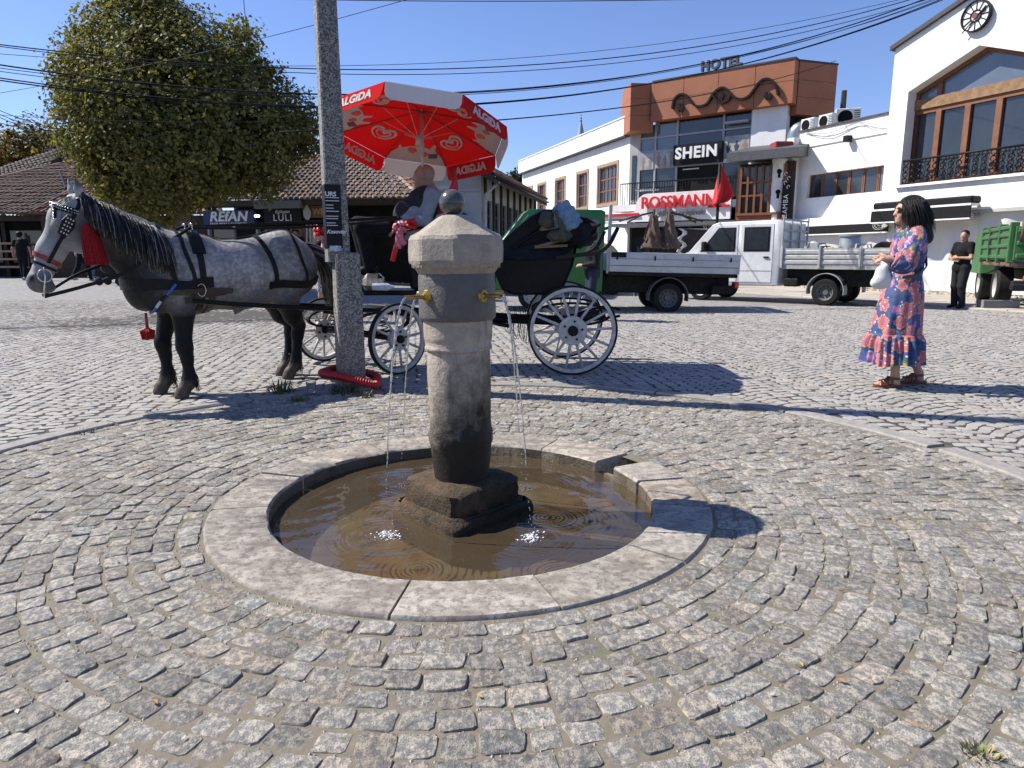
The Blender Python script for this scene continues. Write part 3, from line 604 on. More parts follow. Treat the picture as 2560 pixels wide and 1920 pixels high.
# ---------------------------------------------------------------- horse (local: faces +X, left side +Y)
HM = Matrix.Translation((-2.5, 6.05, 0)) @ Matrix.Rotation(R(225), 4, 'Z')
HP = [el((.30, 0, 1.0), (.40, .255, .33)), el((-.10, 0, .985), (.50, .275, .305)), el((-.52, 0, 1.08), (.32, .25, .28)), el((.52, .12, 1.0), (.2, .12, .31), -.25), el((.52, -.12, 1.0), (.2, .12, .31), -.25),
      el((.66, 0, .93), (.15, .2, .22)), rc((.5, 0, 1.25), (.2, 0, 1.2), .085, .11), rc((-.25, 0, 1.2), (-.55, 0, 1.25), .1, .12), el((-.62, .1, 1.02), (.2, .14, .24)), el((-.62, -.1, 1.02), (.2, .14, .24)),
      rc((.5, 0, 1.08), (.72, 0, 1.24), .245, .2, .72, .1), rc((.72, 0, 1.24), (.92, 0, 1.38), .2, .155, .66, .1), rc((.92, 0, 1.38), (1.05, 0, 1.475), .155, .12, .68, .08),
      rc((1.05, 0, 1.49), (1.13, 0, 1.43), .095, .098, .9, .05), rc((1.12, 0, 1.42), (1.23, 0, 1.23), .098, .078, .85, .05), rc((1.23, 0, 1.23), (1.315, 0, 1.045), .074, .058, .85, .05), el((1.325, 0, 1.03), (.055, .055, .062), 0, .04), el((1.275, 0, 1.0), (.045, .04, .04), 0, .03),
      el((1.08, .045, 1.33), (.095, .045, .13), .55, .05), el((1.08, -.045, 1.33), (.095, .045, .13), .55, .05), el((1.34, .035, 1.055), (.025, .02, .03), 0, .02), el((1.34, -.035, 1.055), (.025, .02, .03), 0, .02),
      el((1.185, .07, 1.40), (.04, .022, .03), .6, .03), el((1.185, -.07, 1.40), (.04, .022, .03), .6, .03)]
for s_ in (1, -1):
    HP += [rc((1.04, .055*s_, 1.555), (1.055, .075*s_, 1.62), .03, .028, 1, .02), rc((1.055, .075*s_, 1.62), (1.075, .085*s_, 1.685), .028, .006, 1, .015)]
def HS(p_): return (1.03+(p_[0]-1.03)*1.15, p_[1]*1.15, 1.5+(p_[2]-1.5)*1.15)
for i_ in range(13, len(HP)):                         # the head is built at unit size and enlarged about the poll
    P_ = HP[i_]; HP[i_] = (P_[0], np.array(HS(P_[1])), np.array(HS(P_[2])), P_[3]*1.15, P_[4]*1.15, P_[5], P_[6]) if P_[0] == 'c' else (P_[0], np.array(HS(P_[1])), P_[2]*1.15, *P_[3:])
def leg(pts): return [rc(a[0], b[0], a[1], b[1], 1, .035) for a, b in zip(pts, pts[1:])]
FL = [((.50, .215), (.05)), ((.55, -.115), (0))]
for (hx, hy), s_ in (((.50, .20), 1), ((.56, -.12), -1)):
    HP += leg([((.44, .16*s_, .88), .125), ((.43, lerp(.15*s_, hy, .4), .70), .088), ((hx-.045, hy, .44), .058), ((hx-.05, hy, .40), .056), ((hx-.06, hy, .32), .045), ((hx-.065, hy, .19), .044), ((hx-.06, hy, .135), .05), ((hx-.025, hy, .085), .042), ((hx-.01, hy, .06), .05)])
for (hx, hy), s_ in (((-.56, -.03), 1), ((-.60, -.25), -1)):
    HP += leg([((-.58, .13*s_, .98), .17), ((-.50, lerp(.14*s_, hy, .25), .78), .118), ((-.60, lerp(.13*s_, hy, .6), .60), .082), ((hx-.115, lerp(.13*s_, hy, .85), .50), .058), ((hx-.11, hy, .42), .054), ((hx-.085, hy, .2), .045), ((hx-.075, hy, .14), .05), ((hx-.03, hy, .085), .042), ((hx-.015, hy, .06), .05)])
HOOF = [(.50, .20), (.56, -.12), (-.56, -.03), (-.60, -.25)]
for hx, hy in HOOF: HP += [rc((hx-.005, hy, .055), (hx+.01, hy, .02), .052, .056, 1, .02), el((hx-.068, hy, .115), (.035, .04, .05), 0, .03)]
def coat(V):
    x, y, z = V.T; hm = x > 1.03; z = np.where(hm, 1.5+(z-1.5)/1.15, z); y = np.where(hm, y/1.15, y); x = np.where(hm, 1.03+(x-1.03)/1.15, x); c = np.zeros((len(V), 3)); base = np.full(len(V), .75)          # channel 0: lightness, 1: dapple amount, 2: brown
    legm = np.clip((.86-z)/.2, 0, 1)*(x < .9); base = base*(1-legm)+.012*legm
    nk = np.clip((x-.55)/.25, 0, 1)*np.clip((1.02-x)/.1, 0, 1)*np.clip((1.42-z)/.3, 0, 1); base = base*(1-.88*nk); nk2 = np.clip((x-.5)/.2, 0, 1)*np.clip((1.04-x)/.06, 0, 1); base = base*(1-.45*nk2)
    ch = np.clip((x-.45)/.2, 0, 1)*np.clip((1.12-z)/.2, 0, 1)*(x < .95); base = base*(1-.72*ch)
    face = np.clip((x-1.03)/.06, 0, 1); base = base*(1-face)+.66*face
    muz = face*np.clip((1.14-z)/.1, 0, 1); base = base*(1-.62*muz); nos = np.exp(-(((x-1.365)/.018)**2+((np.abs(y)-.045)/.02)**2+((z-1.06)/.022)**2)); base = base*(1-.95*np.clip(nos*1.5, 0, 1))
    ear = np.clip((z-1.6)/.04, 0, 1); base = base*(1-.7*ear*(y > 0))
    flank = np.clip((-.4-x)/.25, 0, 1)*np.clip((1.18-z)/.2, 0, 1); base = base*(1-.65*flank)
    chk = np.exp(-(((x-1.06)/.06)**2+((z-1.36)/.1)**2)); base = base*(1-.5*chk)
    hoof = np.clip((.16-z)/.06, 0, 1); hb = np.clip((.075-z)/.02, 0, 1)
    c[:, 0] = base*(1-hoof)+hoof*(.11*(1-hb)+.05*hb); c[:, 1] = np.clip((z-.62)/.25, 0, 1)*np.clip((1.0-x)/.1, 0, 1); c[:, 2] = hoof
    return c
g = NG('dapple_grey_coat'); co = g.pos('obj'); a = g.nd('SeparateColor'); g.L(g.attr(), a.inputs[0])
vo = g.nd('TexVoronoi'); vo.inputs['Scale'].default_value = 25; wn = g.nd('TexNoise'); wn.inputs['Scale'].default_value = 9; g.L(co, wn.inputs['Vector'])
vm = g.nd('VectorMath', operation='MULTIPLY_ADD'); g.L(wn.outputs['Color'], vm.inputs[0]); vm.inputs[1].default_value = (.12, .12, .12); g.L(co, vm.inputs[2]); g.L(vm.outputs[0], vo.inputs['Vector'])
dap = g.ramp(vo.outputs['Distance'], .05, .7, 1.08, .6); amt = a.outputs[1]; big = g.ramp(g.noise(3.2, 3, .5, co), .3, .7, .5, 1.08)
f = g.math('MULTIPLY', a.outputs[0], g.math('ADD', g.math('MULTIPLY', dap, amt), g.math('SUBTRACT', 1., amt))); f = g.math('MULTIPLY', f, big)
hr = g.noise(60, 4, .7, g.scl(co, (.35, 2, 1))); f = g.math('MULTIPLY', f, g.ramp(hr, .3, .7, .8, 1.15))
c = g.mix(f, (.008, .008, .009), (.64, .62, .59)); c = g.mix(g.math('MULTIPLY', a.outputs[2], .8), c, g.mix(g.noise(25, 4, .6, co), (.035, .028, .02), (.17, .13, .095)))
g.L(c, g.b.inputs['Base Color']); g.b.inputs['Roughness'].default_value = .5; g.b.inputs['Specular IOR Level'].default_value = .12; g.bump(g.noise(140, 3, .6, g.scl(co, (.3, 2, 1))), .25, .006); M_COAT = g.m
horse = thing('horse', 'dapple grey carriage horse with black legs and dark mane in harness', 'horse', (-2.5, 6.05, 0), R(225))
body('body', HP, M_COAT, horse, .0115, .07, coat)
M_DARKE = mat('eye_black', (.01, .008, .006), .08, .1, 5)
for s_ in (1, -1): m = MB(); m.sphere(HS((1.19, .079*s_, 1.392)), (.023, .015, .02), 12, 8, rot=Matrix.Rotation(.5, 3, 'Y')); m.build('eye', M_DARKE, horse, True)
# hair: ribbons
def hair(name, roots, mat_, parent, seed, wid=.007, seg=6):
    q = random.Random(seed); m = MB()
    for p0, dirs, L_, sp_, t in roots:
        p_ = Vector(p0); d = Vector(dirs[0]).normalized(); pts = [p_.copy()]
        for k in range(seg):
            tt = (k+1)/seg; d2 = Vector(dirs[min(int(tt*(len(dirs)-1)+.999), len(dirs)-1)]); d = (d*.55+d2.normalized()*.45+Vector((q.gauss(0, sp_), q.gauss(0, sp_), q.gauss(0, sp_)))).normalized(); p_ = p_+d*L_/seg; pts.append(p_.copy())
        sd = Vector((q.gauss(0, 1), q.gauss(0, .4), q.gauss(0, .3))).normalized(); n0 = len(m.v)
        m.ribbon(pts, [wid*(1-.85*k/seg) for k in range(seg+1)], sd, .0015)
        m.c += [t]*(len(m.v)-n0)
    return m.build(name, mat_, parent, True)
M_HAIR = mat('horse_hair', (.05, .05, .05), .45, .3, 40, attr='tint', spec=.2)
q = random.Random(4); roots = []
crest = catmull([(1.05, 0, 1.605), (.93, 0, 1.535), (.8, 0, 1.46), (.66, 0, 1.39), (.54, 0, 1.335), (.46, 0, 1.325)], 8)
for i in range(2200):
    t = q.random(); p_ = crest[int(t*(len(crest)-1))]+Vector((q.uniform(-.02, .02), q.uniform(-.012, .016), q.uniform(-.012, .004))); L_ = lerp(.30, .50, math.sin(t*2.6))*q.uniform(.7, 1.08)
    if t > .8: L_ *= .7
    g_ = q.random(); tn = q.uniform(.016, .05) if g_ < .85 else q.uniform(.12, .4)
    roots.append((p_, [(-.15, 1, .35 if i % 5 else 1.2), (-.02, .75, -.55), (.0, .18, -1), (.03, .04, -1)], L_, .05, (tn, tn*.98, tn*.97)))
for i in range(140):                                  # grey crest roots and forelock
    t = q.random(); p_ = crest[int(t*(len(crest)-1))]+Vector((0, q.uniform(-.015, .012), 0)); tn = q.uniform(.15, .5); roots.append((p_, [(-.3, q.uniform(-.2, .8), 1.), (-.5, .8, -.2), (-.2, .5, -1)], q.uniform(.04, .1), .1, (tn, tn, tn)))
for i in range(130): tn = q.uniform(.02, .1); roots.append(((1.08, q.uniform(-.045, .045), 1.585), [(.9, q.uniform(-.5, .5), .2), (.6, q.uniform(-.6, .4), -.7), (.3, q.uniform(-.3, .1), -1), (.15, -.05, -1)], q.uniform(.14, .3), .08, (tn, tn*.97, tn*.95)))
hair('mane', roots, M_HAIR, horse, 5, .009)
roots = []
for i in range(800):
    z = q.uniform(1.17, 1.27); g_ = q.random(); tn = q.uniform(.015, .06) if g_ < .55 else q.uniform(.1, .32); roots.append(((-.79+q.uniform(-.03, .03), q.gauss(0, .025), z), [(-.9, q.gauss(0, .25), .15), (-.5, q.gauss(0, .15), -.6), (-.12, q.gauss(0, .08), -1), (-.05, 0, -1), (-.02, 0, -1)], q.uniform(.5, .85), .045, (tn*1.1, tn*.98, tn*.84)))
hair('tail', roots, M_HAIR, horse, 6, .01, 8)
roots = []
for hx, hy in HOOF:
    for i in range(110): a = q.gauss(math.pi, 1.0); tn = q.uniform(.012, .05); roots.append(((hx-.06+.045*math.cos(a), hy+.045*math.sin(a), q.uniform(.1, .22)), [(math.cos(a)*.7, math.sin(a)*.7, -.5), (math.cos(a)*.2, math.sin(a)*.2, -1), (0, 0, -1)], q.uniform(.05, .1), .1, (tn*1.15, tn, tn*.85)))
hair('fetlock_hair', roots, M_HAIR, horse, 7, .006, 4)
# ---------------------------------------------------------------- harness, laid on the horse's surface
def snap(pts, off=.008, it=8):
    P = np.array([tuple(p_) for p_ in pts], float); e = 1e-3
    for _ in range(it):
        d = sdf_eval(HP, P, .07); G_ = np.stack([sdf_eval(HP, P+np.eye(3)[i]*e, .07)-d for i in range(3)], -1)/e; G_ /= np.maximum(np.linalg.norm(G_, axis=1, keepdims=True), 1e-6); P = P-(d-off)[:, None]*G_*.9
    return P, G_
har = thing('horse_harness', 'black leather harness with studded blinkers, reins and red tassels on the horse', 'harness', (-2.5, 6.05, 0), R(225))
M_LEA = mat('black_leather', (.014, .013, .012), .42, .4, 30, .2, 200, kind='obj'); M_LEB = mat('worn_brown_leather', (.06, .045, .03), .6, .5, 25, .3, 120, kind='obj'); M_GREYW = mat('grey_webbing', (.14, .125, .105), .85, .3, 40, kind='obj')
M_STEEL = mat('harness_steel', (.6, .58, .54), .25, .2, 30, metal=1., kind='obj'); M_REDW = mat('red_wool', (.36, .006, .008), .85, .4, 60, .5, 200, kind='obj'); M_REDL = mat('red_leather', (.25, .03, .03), .6, .4, 20, kind='obj')
def strap(name, pts, w_, mat_=M_LEA, parent=har, off=.009, th=.006, n=5, free=()):
    dp = catmull(pts, n); P, G_ = snap(dp, off); rings = []
    P = [Vector(p_) for p_ in P]
    m = MB()
    for i, p_ in enumerate(P):
        t = (P[min(i+1, len(P)-1)]-P[max(i-1, 0)]).normalized(); nn = Vector(G_[i]); sd = t.cross(nn).normalized(); nn = sd.cross(t)
        rings.append([p_+sd*w_/2+nn*th/2, p_-sd*w_/2+nn*th/2, p_-sd*w_/2-nn*th/2, p_+sd*w_/2-nn*th/2])
    m.loft(rings); return m.build(name, mat_, parent)
def loopx(x, zt, zb, hy, n=24, lean=0, a0=0, a1=2*math.pi): return [(x+lean*math.sin(a), hy*math.cos(a), (zt+zb)/2+(zt-zb)/2*math.sin(a)) for a in [a0+(a1-a0)*i/n for i in range(n+1)]]
strap('girth', loopx(.28, 1.32, .64, .3), .05, n=2); sd_ = strap('saddle_pad', loopx(.28, 1.32, .9, .28, 14, 0, R(20), R(160)), .1, M_LEA, har, .016, .018, 3)
strap('breast_collar', [(.2, .33, .93), (.4, .33, .92), (.6, .25, .93), (.72, .12, .93), (.78, 0, .93), (.72, -.12, .93), (.6, -.25, .93), (.4, -.3, .92)], .085, n=5)
strap('neck_strap', [(.5, .28, .95), (.52, .25, 1.1), (.55, .15, 1.28), (.55, 0, 1.36), (.55, -.15, 1.28)], .035); strap('shoulder_strap', [(.33, .3, .9), (.36, .28, 1.05), (.40, .2, 1.22), (.4, 0, 1.33), (.4, -.2, 1.22)], .03)
strap('back_strap', [(.28, 0, 1.34), (.0, 0, 1.3), (-.3, 0, 1.34), (-.55, 0, 1.35), (-.75, 0, 1.27)], .035, M_LEA, har, .012)
strap('hip_strap', [(-.28, 0, 1.33), (-.30, .2, 1.25), (-.34, .3, 1.1), (-.37, .3, .95), (-.38, .29, .86)], .04); strap('hip_strap', [(-.58, 0, 1.36), (-.58, .17, 1.28), (-.6, .27, 1.12), (-.62, .28, .98), (-.62, .28, .93)], .025)
strap('breeching', [(-.3, .3, .88), (-.5, .28, .9), (-.68, .22, .92), (-.84, .1, .94), (-.86, 0, .94), (-.84, -.1, .94), (-.68, -.22, .92), (-.4, -.28, .9)], .07, M_LEA, har, .012)
strap('belly_band', [(.2, .28, .85), (.2, .2, .72), (.2, 0, .66), (.2, -.2, .72)], .05, M_LEB); strap('side_band', [(.45, .3, .80), (.3, .31, .80), (.1, .32, .82)], .05, M_LEB, har, .012)
strap('trace', [(.6, .27, .86), (.4, .32, .86), (.2, .33, .84), (.05, .33, .83)], .045, M_LEB, har, .016)
m = MB(); m.ribbon([(-.3, .335, .85), (-.05, .36, .76), (.1, .37, .70)], .06, (0, 0, 1), .008); m.build('webbing_strap', M_GREYW, har)
for n_, pz in (('terret', (.28, .07)), ('terret', (.28, -.07))):
    P, G_ = snap([(pz[0], pz[1], 1.33)], .02); c0 = Vector(P[0])+Vector((0, 0, .035)); m = MB(); m.tube([c0+Vector((0, .03*math.cos(a), .034*math.sin(a))) for a in np.linspace(0, 2*math.pi, 17)], .006, 6); m.build('terret', M_STEEL, har, True)
P, G_ = snap([(.29, .32, .86)], .02); c0 = Vector(P[0]); m = MB(); m.tube([c0+Vector((.035*math.cos(a), 0, .05*math.sin(a))) for a in np.linspace(0, 2*math.pi, 17)], .005, 6); m.build('buckle', M_STEEL, har, True)
# shafts along both sides, running back to the carriage
M_SHAFTW = mat('shaft_black', (.012, .011, .01), .45, .3, 30, kind='obj')
for s_ in (1, -1):
    m = MB(); m.tube(catmull([(.42, .37*s_, .80), (.1, .40*s_, .76), (-.5, .41*s_, .70), (-1.0, .42*s_, .66), (-1.42, .4*s_, .62)], 5), [.02]*21, 8); m.build('shaft_pole', M_SHAFTW, har, True)
# bridle
def strapH(n_, pts, *a_, **k_): return strap(n_, [HS(p_) for p_ in pts], *a_, **k_)
def ring_at(x0, z0, dx, dz, ry, rz_, n=14):    # closed loop around the head, plane through (x0,z0), half height along (dx,dz)
    return [(x0+dx*math.sin(a), ry*math.cos(a), z0+dz*math.sin(a)) for a in np.linspace(0, 2*math.pi, n+1)]
strapH('noseband', ring_at(1.27, 1.17, .09, .05, .09, 0), .032, M_REDL, har, .008, .008, 3); strapH('chin_strap', ring_at(1.285, 1.13, .09, .045, .08, 0), .018, M_LEA, har, .01, .006, 3)
strapH('browband', [(1.08, .11, 1.47), (1.17, .08, 1.50), (1.2, 0, 1.52), (1.17, -.08, 1.50), (1.08, -.11, 1.47)], .045, M_LEA, har, .01); strapH('headpiece', [(1.27, .08, 1.15), (1.2, .09, 1.28), (1.12, .1, 1.42), (1.07, .1, 1.52), (1.04, 0, 1.6), (1.07, -.1, 1.5), (1.12, -.1, 1.42), (1.2, -.09, 1.28), (1.27, -.08, 1.15)], .024)
strapH('throat_lash', [(1.03, .1, 1.52), (.98, .12, 1.4), (.99, .08, 1.25), (1.0, 0, 1.2), (.99, -.08, 1.25), (.98, -.12, 1.4), (1.03, -.1, 1.52)], .02); strapH('face_drop', [(1.2, .03, 1.53), (1.2, .06, 1.47), (1.2, .075, 1.42)], .03)
for s_ in (1, -1):
    T = Matrix.Translation(HS((1.16, .122*s_, 1.375))) @ Matrix.Rotation(R(-28), 4, 'Y') @ Matrix.Rotation(R(14*s_), 4, 'Z'); hexp = [(-.05, .02), (-.035, .075), (.03, .085), (.05, .03), (.04, -.06), (-.02, -.085)]
    m = MB(T); m.prism([(x, 0, z) for x, z in hexp], (0, .008, 0)); bl = m.build('blinker', M_LEA, har)
    m = MB(T)
    for r_ in range(5):
        for c_ in range(3): m.bbox((-.026+c_*.021, .004*s_-.006 if s_ < 0 else .006, -.055+r_*.028), (-.014+c_*.021, .014*s_ if s_ > 0 else -.012, -.04+r_*.028), .003)
    m.build('studs', M_STEEL, bl)
studs = MB(); bp = catmull([(1.08, .11, 1.47), (1.17, .08, 1.50), (1.2, 0, 1.52), (1.17, -.08, 1.50), (1.08, -.11, 1.47)], 7)+catmull([(1.2, .03, 1.53), (1.2, .06, 1.47), (1.2, .075, 1.42)], 5)
P, G_ = snap([HS(p_) for p_ in bp], .018)
for i, p_ in enumerate(P):
    for dz in (-.013, .006): studs.sphere((p_[0], p_[1], p_[2]+dz), .0065, 6, 5)
studs.build('browband_studs', M_STEEL, har, True)
m = MB(); c0 = Vector(HS((1.3, .085, 1.075))); m.tube([c0+Vector((.045*math.cos(a), .004, .045*math.sin(a))) for a in np.linspace(0, 2*math.pi, 21)], .005, 6); br = m.build('bit_ring', M_STEEL, har, True)
m = MB(); m.tube([c0+Vector((.0, .012, .06)), c0+Vector((.0, .014, -.02)), c0+Vector((.015, .012, -.1)), c0+Vector((.02, .01, -.15))], .006, 6); m.build('bit_shank', M_STEEL, har, True)
def tassel(name, top, length, r0, r1, seed, lean=(0, 0)):
    q = random.Random(seed); m = MB(); T_ = Vector(top)
    for k in range(220):
        a = q.uniform(0, 6.28); s_ = q.random()**.5; d = Vector((math.cos(a)*r1*s_+lean[0], math.sin(a)*r1*.55*s_+lean[1], -length*q.uniform(.9, 1.03))); b0 = T_+Vector((math.cos(a)*r0*s_, math.sin(a)*r0*s_*.6, 0)); mid = b0+d*.5+Vector((math.cos(a)*r1*.25*s_, math.sin(a)*r1*.2*s_, length*.03)); m.tube([b0, mid, b0+d], .004, 4)
    return m.build(name, M_REDW, har)
tassel('wool_tassel', (1.05, .165, 1.38), .29, .025, .055, 1, (-.03, .02)); tassel('wool_tassel', (1.02, -.15, 1.40), .22, .02, .04, 2)
cols_ = [((.03, .12, .5), .03), ((.6, .6, .58), .03), ((.35, .04, .03), .04), ((.4, .4, .08), .03)]
pth = catmull([(.50, .27, .93), (.56, .26, .86), (.62, .22, .78), (.66, .17, .70), (.69, .13, .65)], 5); P, G_ = snap(pth, .014)
for i in range(len(P)-1):
    cc = [(.03, .12, .5), (.03, .12, .5), (.02, .02, .02), (.6, .6, .58), (.03, .12, .5), (.35, .05, .03), (.45, .45, .08)][(i//3) % 7]; m = MB(); m.tube([P[i], P[i+1]], .012, 8); m.build('bead', mat('bead_%d%d%d' % tuple(int(q_*99) for q_ in cc), cc, .3, .1), har, True)
e0 = Vector(P[-1])+Vector((.03, 0, 0)); m = MB(); m.tube([e0, e0+Vector((0, 0, -.12))], [.01+.003*(i % 2) for i in range(2)], 8); m.build('cord', M_REDL, har, True)
def ball_tassel(top):
    q = random.Random(9); m = MB(); T_ = Vector(top)
    for k in range(150):
        a = q.uniform(0, 6.28); s_ = q.random()**.5; d = Vector((math.cos(a)*.042*s_, math.sin(a)*.042*s_, -.09*q.uniform(.9, 1.05))); m.tube([T_, T_+d*.45+Vector((math.cos(a)*.035*s_, math.sin(a)*.035*s_, .015)), T_+d], .004, 4)
    m.sphere(T_+Vector((0, 0, -.005)), .017, 10, 8); m.sphere(T_+Vector((0, 0, -.05)), (.04, .04, .045), 14, 10); m.build('ball_tassel', M_REDW, har)
ball_tassel(e0+Vector((0, 0, -.12)))
# reins: bit -> terret -> driver's hands
def l2w(p_): return HM @ Vector(p_)
HMi = HM.inverted(); hand_w = at(1010, 545, 7.0); hand2_w = at(960, 600, 7.0)
def sag(a, b, s_, n=10): return [Vector(a).lerp(Vector(b), i/n)-Vector((0, 0, s_*4*(i/n)*(1-i/n))) for i in range(n+1)]
m = MB(); r1 = catmull([c0+Vector((.02, .01, -.15)), (1.1, .13, .93), (.85, .19, 1.02), (.6, .19, 1.2), (.28, .09, 1.38)], 6); m.ribbon(r1, .026, (0, .2, 1), .005); m.ribbon(sag((.28, .09, 1.38), HMi @ hand_w, .04), .022, (0, .2, 1), .005); m.build('rein', M_LEA, har)
m = MB(); m.ribbon(catmull([c0+Vector((.0, -.15, -.15)), (1.1, -.13, 1.0), (.85, -.2, 1.1), (.6, -.19, 1.25), (.28, -.07, 1.39)], 6), .022, (0, .2, 1), .005); m.ribbon(sag((.28, -.07, 1.39), HMi @ (hand_w+Vector((.03, .1, .02))), .01), .026, (0, .2, 1), .005); m.build('rein', M_LEA, har)
# ---------------------------------------------------------------- carriage
CY0 = 7.27; M_LACQ = mat('black_lacquer', (.007, .007, .008), .3, .4, 14, .15, 30, kind='obj', coat=.12); M_IRON = mat('black_iron', (.012, .011, .011), .5, .5, 20, .2, 90, kind='obj'); M_WPAINT = mat('wheel_white', (.52, .50, .465), .55, .25, 12, .2, 60, kind='obj', dirt=((.2, .17, .14), 9, .6)); M_TYRE = mat('rubber_tyre', (.02, .02, .02), .75, .4, 30, .3, 90, kind='obj')
M_HOODC = mat('hood_leather', (.012, .013, .016), .5, .5, 8, .35, 40, kind='obj'); M_WOODB = mat('bar_wood', (.17, .12, .065), .6, .4, 10, kind='obj'); M_PURP = mat('seat_velvet', (.22, .13, .19), .85, .3, 20, .3, 60, kind='obj')
car = thing('horse_carriage', 'black open horse carriage with folded leather hood and white spoked wheels', 'carriage')
def wheel(c, r_, ns, ax, parent, seed):
    w_ = bpy.data.objects.new('wheel', None); COL.objects.link(w_); w_.parent = parent; w_.location = c; w_.rotation_euler = (0, 0, ax)   # axle along local Y
    def tor(r0, r1, y0, y1, n=56):
        m = MB(); m.loft([[(rr*math.cos(2*math.pi*k/n), yy, rr*math.sin(2*math.pi*k/n)) for k in range(n)] for rr, yy in ((r0, y0), (r1, y0), (r1, y1), (r0, y1), (r0, y0))], True, False); return m
    tor(r_-.022, r_, -.017, .017).build('tyre', M_TYRE, w_, True, 40); tor(r_-.055, r_-.021, -.02, .02).build('rim', M_WPAINT, w_, True, 40)
    off = random.Random(seed).random()
    for k in range(ns):
        a = 2*math.pi*(k+off)/ns; d = Vector((math.cos(a), 0, math.sin(a))); m = MB(); m.tube([d*r_*.28, d*r_*.5, d*(r_-.05)], [.0155, .0135, .012], 8); m.build('spoke', M_WPAINT, w_, True)
    m = MB()
    for s_ in (-1, 1): m.lathe([(.0, .026*s_), (r_*.31, .026*s_), (r_*.325, .02*s_), (r_*.325, .004*s_)], 36, axis='y', caps=False)
    m.build('hub_plate', M_WPAINT, w_, True, 40)
    m = MB(); m.lathe([(r_*.1, -.06), (r_*.115, -.05), (r_*.115, .03)], 20, axis='y'); m.build('hub_cap', M_IRON, w_, True, 40)
    for k in range(5): a = 2*math.pi*k/5+off; m = MB(); m.lathe([(.012, -.036), (.012, -.02)], 6, (math.cos(a)*r_*.21, 0, math.sin(a)*r_*.21), axis='y'); m.build('bolt', M_IRON, w_)
    return w_
RW, FW = .437, .35; FC = Vector((-1.6, 7.15, 0)); FA = R(48)     # the front axle is turned towards the horse
wheel((.59, 6.67, RW), RW, 14, 0, car, 1); wheel((.6, 7.87, RW), RW, 14, 0, car, 2)
fl = Vector((math.sin(FA), -math.cos(FA), 0)); rz_f = math.atan2(-math.cos(FA), math.sin(FA))-math.pi/2+math.pi
for s_ in (1, -1): p_ = FC+fl*.62*s_*1.05; wheel((p_.x, p_.y, FW), FW, 12, FA, car, 3+s_)
m = MB(); m.tube([(.59, 6.72, RW), (.6, 7.82, RW)], .028, 8); m.tube([FC+fl*.6+Vector((0, 0, FW)), FC-fl*.6+Vector((0, 0, FW))], .028, 8); m.build('axles', M_IRON, car, True)
for yy in (7.0, 7.5): m = MB(); m.tube([(-1.55, yy, .62), (-.9, yy, .56), (.1, yy, .5), (.6, yy, .48), (.95, yy, .55)], [.03]*5, 8); m.build('chassis_beam', M_IRON, car, True)
m = MB(); m.lathe([(.0, .6), (.3, .6), (.3, .63), (0, .63)], 28, (FC.x, FC.y, 0)); m.build('turntable', M_IRON, car, True, 40)
for yy in (6.86, 7.68):
    for s_ in (1, -1):
        m = MB(); m.ribbon([(.6+.38*math.sin(t), yy, .58+s_*.11*math.cos(t)) for t in np.linspace(-math.pi/2, math.pi/2, 15)], .045, (0, 1, 0), .022); m.build('leaf_spring', M_IRON, car)
h = Vector((-math.cos(FA), -math.sin(FA), 0))
for s_ in (1, -1):
    for q_ in (1, -1):
        b0 = FC+fl*.4*s_; m = MB(); m.ribbon([b0+h*.34*math.sin(t)+Vector((0, 0, .5+q_*.1*math.cos(t))) for t in np.linspace(-math.pi/2, math.pi/2, 15)], .045, tuple(fl), .022); m.build('leaf_spring', M_IRON, car)
    b0 = FC+fl*.42*s_; m = MB(); m.tube([b0+Vector((.045*math.cos(t), .045*math.sin(t), .36+.2*t/30)) for t in np.linspace(0, 30, 90)], .006, 5); m.build('coil_spring', M_IRON, car, True)
# under-front beam and shaft socket towards the horse
m = MB(); m.tube([FC+fl*.42+h*.35+Vector((0, 0, .62)), FC-fl*.42+h*.35+Vector((0, 0, .62))], .025, 8); m.tube([FC+Vector((0, 0, .55)), FC+h*.4+Vector((0, 0, .62))], .03, 8); m.build('splinter_bar', M_IRON, car, True)
# box, floor and driver's seat
m = MB(); m.bbox((-1.5, 6.97, .76), (-.3, 7.57, .81), .01); m.build('floor', M_LACQ, car)
m = MB(); m.prism([(-1.52, 6.97, .8), (-1.62, 6.97, 1.06), (-1.59, 6.97, 1.07), (-1.48, 6.97, .8)], (0, .6, 0)); m.build('dashboard', M_LACQ, car)
m = MB(); m.bbox((-1.02, 6.95, .82), (-.48, 7.59, 1.2), .02); m.build('seat_box', M_LACQ, car); m = MB(); m.bbox((-1.1, 6.93, 1.2), (-.5, 7.61, 1.29), .04); m.build('driver_seat', M_HOODC, car)
m = MB(); m.prism([(-.56, 6.93, 1.28), (-.5, 6.93, 1.52), (-.44, 6.93, 1.52), (-.48, 6.93, 1.25)], (0, .68, 0)); m.build('driver_backrest', M_HOODC, car)
m = MB(); m.tube([(-1.08, 6.92, 1.28), (-1.1, 6.9, 1.38), (-.9, 6.9, 1.42), (-.5, 6.92, 1.4)], .012, 8); m.build('seat_rail', M_IRON, car, True)
